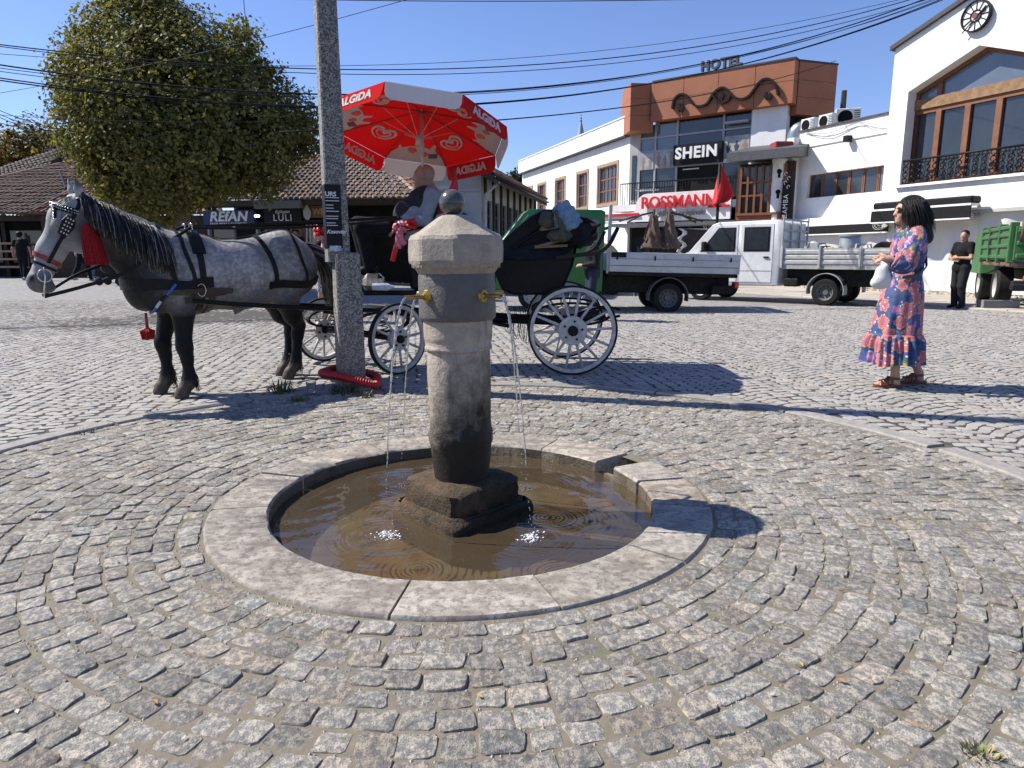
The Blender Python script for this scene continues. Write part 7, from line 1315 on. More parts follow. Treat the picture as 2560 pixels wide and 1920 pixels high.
m = MB(); pp = FR.p(Ls+.05, 0, .3); m.tube([(pp.x, pp.y, 0), (pp.x, pp.y, zw0-.2), (pp.x-.2, pp.y-.1, zw0)], .06, 8); o = m.build('drain_pipe', M_GSTEEL, None, True); setp(o, 'grey drain pipe running down beside the vertical black sign', 'pipe')
# clock building with gable and big recessed window
cb_ = thing('clock_building', 'tall white gabled building with round clock and large timber window', 'building')
def cS(u, v): return FR.px(u, v, .3)
eS, eZ = cS(2239, 121); gS, gZ = cS(2420, 1); slope = (gZ-eZ)/(eS-gS); cs_, cz_ = cS(2448, 115); apex = cs_; az = eZ+(eS-apex)*slope; right = 2*apex-eS
wl_s = cS(2264, 300)[0]; wt_l = cS(2266, 231)[1]; wb_z = cS(2258, 466)[1]; wt_a = cs_ and cS(2448, 113)[1]; wr_s = 2*apex-wl_s
m = MB(FR.mat()); o1 = .3; th = .55
outer = [(eS, wb_z-.02), (eS, eZ), (apex, az), (right, eZ), (right, wb_z-.02)]; inner = [(wl_s, wb_z), (wl_s, wt_l), (apex, wt_a), (wr_s, wt_l), (wr_s, wb_z)]
for i in range(4):
    m.prism([(outer[i][0], o1, outer[i][1]), (outer[i+1][0], o1, outer[i+1][1]), (inner[i+1][0], o1, inner[i+1][1]), (inner[i][0], o1, inner[i][1])], (0, -th, 0))
m.build('gable_wall', M_PLAS, cb_)
fb(FR, cb_, 'base_band', M_PLAS, right, eS, wb_z-.9, wb_z-.02, -.3, .3); fb(FR, cb_, 'window_ledge', M_PLAS, right, wl_s+.1, wb_z-.04, wb_z+.04, .305, .42); fb(FR, cb_, 'side_wall', M_PLAS, eS, eS+.02, wb_z-.9, eZ-.05, -8, .28)
m = MB(FR.mat())
for a, b in (((eS+.12, eZ-.08), (apex, az)), ((right-.12, eZ-.08), (apex, az))): m.prism([(a[0], -8, a[1]+.02), (b[0], -8, b[1]+.02), (b[0], -8, b[1]+.16), (a[0], -8, a[1]+.16)], (0, 8.42, 0))
m.build('roof', M_DKROOF, cb_)
# timber window: posts, beam, panes
od = -.15; zbm = cS(2300, 262)[1]; zb1 = FR.px(2300, 276, od)[1]; posts = [FR.px(u, 350, od)[0] for u in (2283, 2342, 2413, 2490)]; step = posts[2]-posts[3]; posts += [posts[3]-step*(k+1) for k in range(int((posts[3]-wr_s)/step))]
fb(FR, cb_, 'timber_beam', mat('weathered_beam', (.26, .15, .075), .8, .4, 5, .4, 14), wr_s, wl_s, zb1, zb1+.32, od-.12, od+.1)
fb(FR, cb_, 'timber_rail', M_BRWOOD, wr_s, wl_s, zb1-.14, zb1, od-.1, od+.04)
for x in posts: fb(FR, cb_, 'timber_post', M_BRWOOD, x-.09, x+.09, wb_z+.05, zb1-.14, od-.1, od+.05)
for a, b in zip(posts, posts[1:]): fb(FR, cb_, 'glass_pane', M_BGLASS, b+.09, a-.09, wb_z+.05, zb1-.14, od-.06, od-.04)
m = MB(FR.mat()); m.prism([(wl_s, od-.05, zb1+.32), (wl_s, od-.05, wt_l), (apex, od-.05, wt_a), (wr_s, od-.05, wt_l), (wr_s, od-.05, zb1+.32)], (0, .02, 0)); m.build('gable_glass', M_SGLASS, cb_)
xp = FR.px(2351, 230, od)[0]; zq = wt_l+(wl_s-xp)*(wt_a-wt_l)/(wl_s-apex); fb(FR, cb_, 'timber_post', M_BRWOOD, xp-.08, xp+.08, zb1+.32, zq, od-.09, od+.04)
m = MB(FR.mat()); m.ribbon([(wl_s, od, wt_l-.06), (apex, od, wt_a-.06)], .12, (0, 0, 1), .12); m.ribbon([(apex, od, wt_a-.06), (wr_s, od, wt_l-.06)], .12, (0, 0, 1), .12); m.build('raking_frame', M_BRWOOD, cb_); fb(FR, cb_, 'timber_post', M_BRWOOD, wl_s-.1, wl_s-.0, wb_z, wt_l-.05, od-.1, od+.05)
fb(FR, cb_, 'curtain', mat('curtain_mauve', (.34, .26, .3), .9, .3, 8), posts[1]+.2, posts[0]-.25, wb_z+.1, zb1-.3, od-.3, od-.25); fb(FR, cb_, 'room_back', M_DARKI, wr_s, wl_s, wb_z, wt_a-.3, -3.0, -2.9)
# wrought iron balustrade
zr1 = cS(2262, 402)[1]; m = MB(FR.mat()); m.tube([(wl_s+.05, .2, zr1), (wr_s, .2, zr1)], .035, 6); m.tube([(wl_s, .2, wb_z+.1), (wr_s, .2, wb_z+.1)], .02, 6); m.build('balustrade_rail', M_BLKM, cb_, True)
nb_ = int((wl_s-wr_s)/.26)
for k in range(min(nb_, 44)):
    x = wl_s-.1-k*.26; m = MB(FR.mat()); hh = zr1-wb_z
    m.tube([(x+.09*math.sin(t*2*math.pi*2), .2, wb_z+.1+hh*.9*t) for t in np.linspace(0, 1, 17)], .018, 4); m.tube([(x-.09*math.sin(t*2*math.pi*2), .2, wb_z+.1+hh*.9*t) for t in np.linspace(0, 1, 17)], .018, 4)
    for f in (.25, .5, .75): m.sphere((x, .2, wb_z+.1+hh*.9*f), .045, 6, 4)
    m.build('balustrade_scroll', M_BLKM, cb_)
for k in range(12): x = wl_s-.5-k*.62; m = MB(FR.mat()); m.lathe([(.07, 0), (.1, .14)], 10, (x, .05, wb_z+.04)); m.build('flower_pot', mat('terracotta', (.32, .12, .07), .8, .2), cb_)
# clock
ck_s, ck_z = cS(2446, 41); rk = abs(cS(2446, 3)[1]-cS(2446, 80)[1])/2; ck = thing('wall_clock', 'round black rimmed skeleton clock high on the white gable', 'clock'); m = MB(FR.mat()); n = 40
m.loft([[(ck_s+r_*math.cos(2*math.pi*k/n), o_, ck_z+r_*math.sin(2*math.pi*k/n)) for k in range(n)] for r_, o_ in ((rk*.91, .36), (rk*.92, .46), (rk, .46), (rk, .34), (rk*.91, .34))], True, False); m.build('rim', M_BLKM, ck, True, 40)
m = MB(FR.mat()); m.prism([(ck_s+rk*.92*math.cos(t), .38, ck_z+rk*.92*math.sin(t)) for t in np.linspace(0, 2*math.pi, 40, endpoint=False)], (0, .03, 0)); m.build('face', M_WHITE, ck)
for k in range(12): a = k*math.pi/6; m = MB(FR.mat()); m.tube([(ck_s+rk*f*math.cos(a), .425, ck_z+rk*f*math.sin(a)) for f in (.36, .91)], .013, 4); m.build('hour_bar', M_BLKM, ck)
m = MB(FR.mat()); m.tube([(ck_s+rk*.36*math.cos(t), .425, ck_z+rk*.36*math.sin(t)) for t in np.linspace(0, 2*math.pi, 25)], .02, 4); m.build('inner_ring', M_BLKM, ck, True); m = MB(FR.mat()); m.tube([(ck_s-.3, .45, ck_z+.2), (ck_s+.35, .45, ck_z-.4)], .02, 4); m.tube([(ck_s, .43, ck_z), (ck_s-.28, .43, ck_z+.1)], .026, 4); m.build('hands', M_OLDW, ck); m = MB(FR.mat()); m.lathe([(.08, .42), (.08, .47)], 14, (ck_s, 0, ck_z), axis='y'); m.build('hub', mat('hub_red', (.2, .03, .04), .6), ck)
# ground floor: soffit, awnings, plastic sheeting
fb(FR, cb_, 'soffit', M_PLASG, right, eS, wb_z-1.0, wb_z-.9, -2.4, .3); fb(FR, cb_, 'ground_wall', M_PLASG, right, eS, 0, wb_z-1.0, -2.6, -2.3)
aw = thing('awning', 'black retracted shop awning under the clock building', 'awning'); a0, a1 = FR.px(2178, 520, 1.0)[0], FR.px(2425, 520, 1.0)[0]; za = FR.px(2300, 516, 1.0)[1]; fb(FR, aw, 'cassette', M_BLKM, a1, a0, za, za+.22, .5, .95, .05); fb(FR, aw, 'flap', M_BLKM, a1, a0, za-.42, za-.06, .93, .98); fb(FR, aw, 'trim', M_WHITE, a1, a0, za-.06, za, .6, .99); fb(FR, aw, 'hem', M_WHITE, a1, a0, za-.46, za-.42, .93, .985)
for s_ in (a0-.3, a1+.3): fb(FR, aw, 'bracket', M_BLKM, s_-.03, s_+.03, za+.05, za+.15, -2.2, .55)
g = NG('plastic_sheet'); g.n.remove(g.b); d_ = g.nd('BsdfDiffuse'); d_.inputs[0].default_value = (.80, .80, .79, 1); t_ = g.nd('BsdfTranslucent'); t_.inputs[0].default_value = (.8, .8, .79, 1); mx = g.nd('MixShader'); mx.inputs[0].default_value = .35; g.L(d_.outputs[0], mx.inputs[1]); g.L(t_.outputs[0], mx.inputs[2]); gl = g.nd('BsdfGlossy'); gl.inputs['Roughness'].default_value = .3; m2 = g.nd('MixShader'); m2.inputs[0].default_value = .06; g.L(mx.outputs[0], m2.inputs[1]); g.L(gl.outputs[0], m2.inputs[2]); g.L(m2.outputs[0], g.out.inputs[0]); M_PLST = g.m
def sheet(s0, s1, z0, z1, o0, lab, seed, lean=0.):
    q = np.random.default_rng(seed); ns, nz = 90, 36; S_, Z_ = np.meshgrid(np.linspace(s0, s1, ns), np.linspace(z0, z1, nz)); f = (Z_-z0)/(z1-z0); O_ = np.zeros_like(S_)
    for k in range(16): a = q.uniform(.6, 5); b = q.uniform(-2.5, 2.5); O_ += q.uniform(.008, .03)*np.sin(S_*a*2+Z_*b+q.uniform(0, 6))*(.4+.6*np.sin(f*3.1))
    V = np.array([tuple(FR.p(float(a), float(b), o0+float(c_)+lean*float(1-d))) for a, b, c_, d in zip(S_.ravel(), Z_.ravel(), O_.ravel(), f.ravel())]); I = np.arange(ns*nz).reshape(nz, ns); F = np.stack([I[:-1, :-1], I[1:, :-1], I[1:, 1:], I[:-1, 1:]], -1).reshape(-1, 4); o = raw('plastic_sheet', V, F, M_PLST, None, True); return setp(o, lab, 'plastic sheet', 'dust sheets over the shop fronts')
sheet(right, eS-.3, .05, wb_z-1.0, .12, 'white dust sheet hung across the ground floor under the clock building', 1); sheet(eS-.3, Ls-.3, .05, zw0-1.25, .1, 'white dust sheet hung under the strip window behind the white truck', 2); sheet(right, eS+1.5, .05, 1.0, .42, 'low white dust sheet along the rubble behind the man in black', 3, .1)
def fan(u, v, o_, lab, seed):
    a, z = FR.px(u, v, o_); t = thing('wall_fan', lab, 'fan', tuple(FR.p(a, z, o_))); Rm = FR.mat().to_3x3().to_4x4() @ Matrix.Rotation(R(35), 4, 'X'); m = MB(Rm)
    for r_ in (.1, .2, .3, .36): m.tube([(r_*math.cos(t_), .06, r_*math.sin(t_)) for t_ in np.linspace(0, 2*math.pi, 25)], .009, 4)
    for k in range(16): a_ = k*math.pi/8; m.tube([(0, .1, 0), (.2*math.cos(a_), .1, .2*math.sin(a_)), (.36*math.cos(a_), .03, .36*math.sin(a_))], .005, 4)
    m.build('cage', M_GSTEEL, t); m = MB(Rm)
    for k in range(3): a_ = k*2.09; m.prism([(.03*math.cos(a_), .02, .03*math.sin(a_)), (.3*math.cos(a_-.4), .0, .3*math.sin(a_-.4)), (.3*math.cos(a_+.3), .04, .3*math.sin(a_+.3))], (0, .006, 0))
    m.build('blades', mat('fan_beige', (.5, .47, .42), .5, .2), t); m = MB(Rm); m.lathe([(.09, -.25), (.1, 0)], 12, axis='y'); m.tube([(0, -.2, 0), (0, -.6, .3)], .03, 6); m.build('motor', M_DARKM, t)
fan(2440, 528, .2, 'wire cage fan under the clock building at the end of the awning', 1); fan(2210, 555, .3, 'wire cage fan hanging behind the woman head', 2)
for k in range(2): m = MB(FR.mat()); m.tube(catmull([(Ls-.3, -.1, zp-.05), (Ls*.7, -.06, zp-.25-.1*k), (Ls*.45, -.06, zp-.1), (1.2, -.06, zp-.5+.15*k), (.2, -.05, zp-.2)], 6), .014, 4); m.build('surface_wire', M_GSTEEL, wk)
# paved strip and rubble in front
sw = fb(FR, None, 'sidewalk', mat('beige_paving', (.40, .36, .30), .85, .12, 1.5, .1, 20), -16, Ls+2, -.04, .012, -2.5, 6.4); setp(sw, kind='structure')
q = random.Random(6); M_SLAB = mat('beige_slab', (.42, .38, .32), .85, .12, 1.5, .1, 20, attr='tint')
for i in range(20):
    for j in range(4): t = q.uniform(.85, 1.1); m = MB(FR.mat()); m.bbox((-10+i*.8+.012, 3.15+j*.8+.012, .0), (-10+i*.8+.788, 3.15+j*.8+.788, .03+q.uniform(-.003, .003)), .008); m.c = [(.42*t, .38*t, .32*t)]*len(m.v); m.build('paving_slab', M_SLAB, sw)
m = MB()
for k in range(1500):
    a, o_ = q.uniform(-8, 4), q.triangular(-.9, 2.4, .2); p_ = FR.p(a, .012, o_); s_ = q.uniform(.02, .075); t = q.uniform(.6, 1.3); m.add([p_+Vector((-s_, 0, 0)), p_+Vector((0, -s_, 0)), p_+Vector((s_, q.uniform(-.02, .02), 0)), p_+Vector((0, s_, 0)), p_+Vector((q.uniform(-.02, .02), 0, s_*q.uniform(.5, 1.2)))], [(0, 1, 4), (1, 2, 4), (2, 3, 4), (3, 0, 4)], 0, (.42*t, .34*t, .25*t))
o = m.build('rubble', mat('rubble_stone', (.4, .33, .25), .95, .3, 12, attr='tint'), None); setp(o, 'loose beige rubble and soil along the foot of the dust sheets', 'rubble', None, 'stuff')
# roof plant: condensers, duct, pole
def ac(p_, rz, lab, sc_=1., grp='rooftop air conditioners'):
    t = thing('air_conditioner', lab, 'air conditioner', p_, rz, grp); t.scale = (sc_,)*3; m = MB(); m.bbox((-.42, -.16, .05), (.42, .16, .68), .02); m.build('casing', M_VWHITE, t); m = MB(); m.lathe([(.0, -.165), (.24, -.165), (.25, -.175), (.26, -.165)], 20, (-.1, 0, .36), axis='y'); m.build('fan_grille', M_DARKM, t)
    for k in range(7): m = MB(); m.box((.2, -.168, .12+k*.075), (.4, -.161, .15+k*.075)); m.build('slat', M_DARKM, t)
    for x in (-.3, .3): m = MB(); m.box((x-.03, -.17, 0), (x+.03, .17, .05)); m.build('foot', M_DARKM, t)
rza = math.atan2(FR.d.y, FR.d.x)+math.pi
for i, (u, lab) in enumerate(((2018, 'white condenser unit on the parapet nearer the hotel'), (2062, 'white condenser unit on the parapet nearer the clock building'))): a, z = FR.px(u, 325, -.5); p_ = FR.p(a, zp+.02, -.6); ac(tuple(p_), rza, lab, .8)
a, z = FR.px(2113, 300, -1.2); p_ = FR.p(a, zp+.05, -1.3); t_ = ac(tuple(p_), R(-15), 'tall grey double fan condenser standing behind the parapet', 1.05)
m = MB(); p_ = FR.p(FR.px(1975, 300, -.5)[0], zp, -.8); m.tube(catmull([p_+Vector((0, 0, -1.2)), p_+Vector((0, 0, -.1)), p_+Vector((.15, -.1, .3)), p_+Vector((.7, -.3, .2))], 6), .3, 12); o = m.build('ventilation_duct', mat('duct_zinc', (.36, .4, .45), .35, .2, 5, metal=.8), None, True); setp(o, 'shiny bent metal ventilation duct beside the rooftop condensers', 'duct')
m = MB(); p_ = FR.p(FR.px(2099, 260, -2)[0], 0, -2.2); z1 = FR.px(2099, 226, -2)[1]; m.tube([(p_.x, p_.y, 2), (p_.x, p_.y, z1)], [.18, .1], 6); o = m.build('chimney_post', M_OLDW, None); setp(o, 'dark tapering post rising behind the rooftop condensers', 'post')
# ---------------------------------------------------------------- old tiled houses on the left and centre
def gA(u, v, Y): return at(u, v, Y)
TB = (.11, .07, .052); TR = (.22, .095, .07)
l2 = thing('tiled_house', 'old house with dark patched gable roof and chimney at the far left', 'house'); A, B, C, D = gA(-260, 520, 34), gA(330, 520, 32), gA(190, 368, 36), gA(60, 430, 37)
tiles(l2, gA(-300, 545, 31), gA(240, 440, 34.0), gA(168, 366, 35), gA(-300, 520, 35.5), (.05, .036, .03), 1); m = MB(); pz0, pz1, pz2 = gA(168, 368, 35), gA(330, 470, 33), gA(60, 470, 33); m.prism([pz0, pz1, Vector((pz1.x, pz1.y, 0)), Vector((pz2.x, pz2.y, 0)), pz2], (0, 2, 0)); m.build('gable_wall', mat('old_brick', (.16, .075, .05), .9, .4, 8, .3, 20), l2)
p_ = gA(135, 380, 35.5); m = MB(); m.bbox(p_+Vector((-.35, -.2, -.8)), p_+Vector((.35, .2, .12)), .02); ch_ = m.build('chimney', mat('old_brick', (.16, .075, .05)), l2)
for k in range(3): m = MB(); m.lathe([(.08, 0), (.07, .3)], 8, (p_.x-.2+.2*k, p_.y, p_.z+.12)); m.build('chimney_pot', M_OLDW, ch_, True)
ridge(l2, gA(168, 366, 35), gA(230, 395, 34.4), (.06, .045, .04), 2)
l1 = thing('tiled_house', 'long low shop house with hipped brown tile roof behind the horse head', 'house'); Y1 = 26.; e0, e1, r1, r0 = gA(-420, 536, Y1), gA(560, 536, Y1), gA(520, 398, 30.5), gA(212, 398, 30.5)
tiles(l1, e0, e1, r1, r0, TB, 3); ridge(l1, r0, r1, TB, 4); ridge(l1, e0, r0, TB, 5); tiles(l1, gA(-420, 536, 26.2), e0, r0, r0, TB, 6)
lw0, lw1 = e0+Vector((.5, .8, 0)), e1+Vector((-.5, .8, 0)); FL1 = Facade(lw0.x, lw0.y, 1, 0); zE = e0.z; fb(FL1, l1, 'shop_front', M_DARKI, 0, (lw1-lw0).length, 0, zE, -.3, -.1); fb(FL1, l1, 'eave_board', M_OLDW, -.4, (lw1-lw0).length+.4, zE-.22, zE-.02, -.2, .55)
for k in range(9): s_ = 1.6*k+.3; fb(FL1, l1, 'post', M_OLDW, s_, s_+.14, 0, zE-.2, -.1, .05); fb(FL1, l1, 'shop_window', M_BGLASS, s_+.25, s_+1.45, .9, 2.1, -.09, -.05)
m = MB(); m.tube([gA(150, 430, 28.6), gA(165, 470, 27.4)], .04, 6); m.build('roof_pipe', M_BLKM, l1)
# lower lean-to roof, its sunlit look mixed into redder, lighter tile colour
l3 = thing('tiled_lean_to', 'lower lean-to roof with tiles coloured sunlit red beside the plane tree', 'roof'); tiles(l3, gA(82, 534, 25.4), gA(520, 534, 25.4), gA(520, 436, 28.2), gA(252, 436, 28.2), TR, 7); ridge(l3, gA(82, 530, 25.4), gA(252, 434, 28.2), TB, 8); p0, p1 = gA(100, 540, 25.6), gA(520, 540, 25.6); m = MB(); m.prism([(p0.x, p0.y, 0), (p1.x, p1.y, 0), (p1.x, p1.y, p0.z), (p0.x, p0.y, p0.z)], (0, .2, 0)); m.build('front_wall', M_OLDW, l3)
# centre shop row
mh = thing('tiled_house', 'row of little shops under one hipped clay tile roof behind the driver', 'house'); YM = 24.; e0, e1, r1, r0 = gA(520, 500, YM+.4), gA(1052, 497, YM-1.2), gA(940, 392, 27.5), gA(640, 392, 28)
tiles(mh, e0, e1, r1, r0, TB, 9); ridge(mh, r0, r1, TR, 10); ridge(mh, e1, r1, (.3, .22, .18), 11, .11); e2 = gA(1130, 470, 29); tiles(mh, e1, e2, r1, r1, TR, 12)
for i, u in enumerate((732, 800)): p_ = gA(u, 392, 28); m = MB(); m.bbox(p_+Vector((-.12, -.12, -.2)), p_+Vector((.12, .12, .35)), .02); m.build('chimney', M_OLDW, mh)
FM = Facade(e0.x, e0.y+.7, e1.x-e0.x, e1.y-e0.y); Lm = (e1-e0).length; zE = e0.z
fb(FM, mh, 'back_wall', M_DARKI, 0, Lm, 0, zE, -1.2, -1.0); fb(FM, mh, 'eave_board', M_OLDW, -.3, Lm, zE-.2, zE-.02, -.3, .6)
fb(FM, mh, 'grey_awning', mat('awning_grey', (.12, .125, .12), .7, .2, 3), FM.px(640, 510, .6)[0], FM.px(756, 510, .6)[0], FM.px(700, 521, .6)[1], FM.px(700, 502, .6)[1], .55, .75)
def mS(u, o=0): return FM.px(u, 540, o)[0]
def mZ(v, o=0): return FM.px(700, v, o)[1]
M_NAVY = mat('sign_navy', (.012, .014, .09), .45, .2, 3); M_LITW = mat('lit_shop_wall', (.4, .27, .14), .7, .3, 3); M_ORW = mat('orange_frame', (.3, .12, .05), .6, .3, 5)
s0, s1 = mS(508, .3), mS(634, .3); sg = fb(FM, mh, 'sign_board', M_NAVY, s0, s1, mZ(563, .3), mZ(524, .3), .15, .3); cz = (mZ(563, .3)+mZ(524, .3))/2
text('sign_lettering', 'REfAN', .46, M_WHITE, fmat(FM, (s0+s1)/2, cz+.04, .31), sg, .01, 'CENTER', 1.05, .2, .015, sx=1.1); text('sign_lettering', 'PARFUMERI & KOZMETIK', .13, M_WHITE, fmat(FM, (s0+s1)/2, cz-.2, .31), sg, .005)
s0, s1 = mS(660, .3), mS(753, .3); sg = fb(FM, mh, 'sign_board', M_SIGNB, s0, s1, mZ(560, .3), mZ(521, .3), .15, .3); cz = (mZ(560, .3)+mZ(521, .3))/2
text('sign_lettering', 'LULI', .32, M_WHITE, fmat(FM, (s0+s1)/2, cz-.06, .31), sg, .008, 'CENTER', 1.2, 0, .0); text('sign_lettering', 'Egjilegian', .15, M_WHITE, fmat(FM, (s0+s1)/2, cz+.15, .31), sg, .005, 'CENTER', 1, .35)
s0, s1 = mS(757, .3), mS(850, .3); sg = fb(FM, mh, 'sign_board', mat('sign_wood', (.16, .09, .04), .7, .3, 4), s0, s1, mZ(545, .3), mZ(516, .3), .15, .28); text('sign_lettering', 'WE-DU', .28, mat('sign_gold', (.4, .26, .08), .5, .2), fmat(FM, (s0+s1)/2+.15, (mZ(545, .3)+mZ(516, .3))/2, .29), sg, .02, 'CENTER', 1, 0, .01)
m = MB(FM.mat()); c_ = (s0+.18, mZ(532, .3)); m.prism([(c_[0]+.14*math.sin(t)*(1 if math.cos(t) < .3 else .55), .32, c_[1]+.26*math.cos(t)) for t in np.linspace(0, 2*math.pi, 14, endpoint=False)], (0, .02, 0)); m.build('drop_emblem', M_CURT, sg)
for i, (u0, u1, mt) in enumerate(((520, 575, M_BGLASS), (582, 636, M_DARKI), (664, 705, M_BGLASS), (728, 752, M_LITW), (760, 800, M_BGLASS), (806, 850, M_DARKI))): s0, s1 = mS(u0), mS(u1); w_ = fb(FM, mh, 'shop_window', mt, s0, s1, .35, mZ(572), -.2, -.15); fb(FM, w_, 'frame', M_ORW if i > 1 else M_MULL, s0-.08, s0-.01, .3, mZ(568), -.2, -.02); fb(FM, w_, 'frame', M_ORW if i > 1 else M_MULL, s1+.01, s1+.08, .3, mZ(568), -.2, -.02)
g = NG('lamp_glow'); g.b.inputs['Emission Color'].default_value = (1, .93, .8, 1); g.b.inputs['Emission Strength'].default_value = 3; M_GLOW = g.m
for u in (639, 646): a, z = FM.px(u, 540, .3); m = MB(FM.mat()); m.sphere((a, .3, z), .05, 8, 6); m.build('spot_lamp', M_GLOW, mh)
for k in range(3): a = mS(770+k*9); m = MB(FM.mat()); m.tube([(a, .3, .4), (a+.05, .2, 2.2)], .035, 6); m.build('leaning_pole', M_GSTEEL, mh)
# old white house with dark windows, gable end to the plaza
rh = thing('old_house', 'old two tone house with tiled overhanging roof and dark barred windows', 'house'); c0 = Vector((-.87, 20, 0)); FRW = Facade(-.87, 20, 1.8, 8.5); LR = 8.7; zE = 3.45; FF = Facade(-.87, 20, -.97, .22); WFr = 1.5
wn = [(.5+k*1.02, 1.25+k*1.02, 1.5, 2.75) for k in range(8)]; wall(FRW, rh, 'street_wall', M_PLASG, 0, LR, 0, zE, wn, .3)
for a, b, z0, z1 in wn: window(FRW, rh, a, b, z0, z1, 2, 3, M_OLDW, M_BGLASS, None, .06, .06)
for k in range(9): fb(FRW, rh, 'timber_post', M_OLDW, .3+k*1.02, .42+k*1.02, 1.2, zE-.1, 0, .07)
fb(FRW, rh, 'timber_band', M_OLDW, .05, LR, 1.25, 1.45, .0, .1)
m = MB(FF.mat()); m.prism([(0, 0, 0), (WFr, 0, 0), (WFr, 0, zE+.75), (0, 0, zE)], (0, -.25, 0)); m.build('gable_wall', M_PLASG, rh); fb(FF, rh, 'cornice', M_PLASG, 0, WFr, zE-.5, zE-.42, 0, .06); fb(FF, rh, 'counter', M_GSTEEL, .1, 1.1, 1.7, 1.78, .01, .3)
ax = FRW.d; gx = FF.d; ov = .5; base = Vector((-.87, 20, 0))-ax*.5; LR -= .6
def rp(a, b, z): return base+ax*a+gx*b+Vector((0, 0, z))
tiles(rh, rp(0, -ov, zE-.12), rp(LR+1, -ov, zE-.12), rp(LR+1, 2.4, zE+1.5), rp(0, 2.4, zE+1.5), TB, 13); ridge(rh, rp(0, 2.4, zE+1.55), rp(LR+1, 2.4, zE+1.55), TR, 15)
m = MB(); m.prism([rp(0, -ov, zE-.34), rp(0, -ov, zE-.14), rp(0, 2.4, zE+1.46), rp(0, 2.4, zE+1.2)], ax*(LR+1)); m.build('eave_lining', M_OLDW, rh); m = MB(); m.tube([rp(0, -ov-.05, zE-.2), rp(LR+1, -ov-.05, zE-.2)], .035, 8); m.build('gutter', M_BLKM, rh, True)
m = MB(); m.tube([rp(.6, -ov, zE-.25), rp(.6, -.1, zE-.6), rp(.6, -.08, .2)], .05, 6); m.build('downpipe', M_GSTEEL, rh, True)
m = MB(FF.mat()); m.bbox((.4, .02, 1.95), (.85, .35, 2.35), .05); m.tube([(.45, .2, 1.9), (.8, .3, 2.5)], .05, 6); o = m.build('wall_lamp', M_BLKM, None); setp(o, 'dark box lantern fixed on the shaded white gable behind the ball finial', 'lamp')
# minaret far off
p_ = at(1452, 345, 90); mi = thing('minaret', 'slim grey pointed minaret spire rising far behind the white parapet', 'minaret', (p_.x, p_.y, 0)); zt_ = at(1452, 295, 90).z; m = MB(); m.lathe([(.95, 0), (.95, p_.z-1.5), (1.2, p_.z-1.2), (1.2, p_.z-.9), (.9, p_.z-.8)], 16); m.build('shaft', M_PLASG, mi, True, 40); m = MB(); m.lathe([(.75, p_.z-1.2), (.45, p_.z+.4), (.1, p_.z+1.9), (.03, zt_)], 16); m.build('cone', mat('lead_grey', (.28, .3, .34), .5, .1), mi, True, 40)
for k in range(3): m = MB(); m.sphere((0, 0, p_.z+2.0+k*.35), .13-.03*k, 8, 6); m.build('finial_ball', M_BLKM, mi, True)
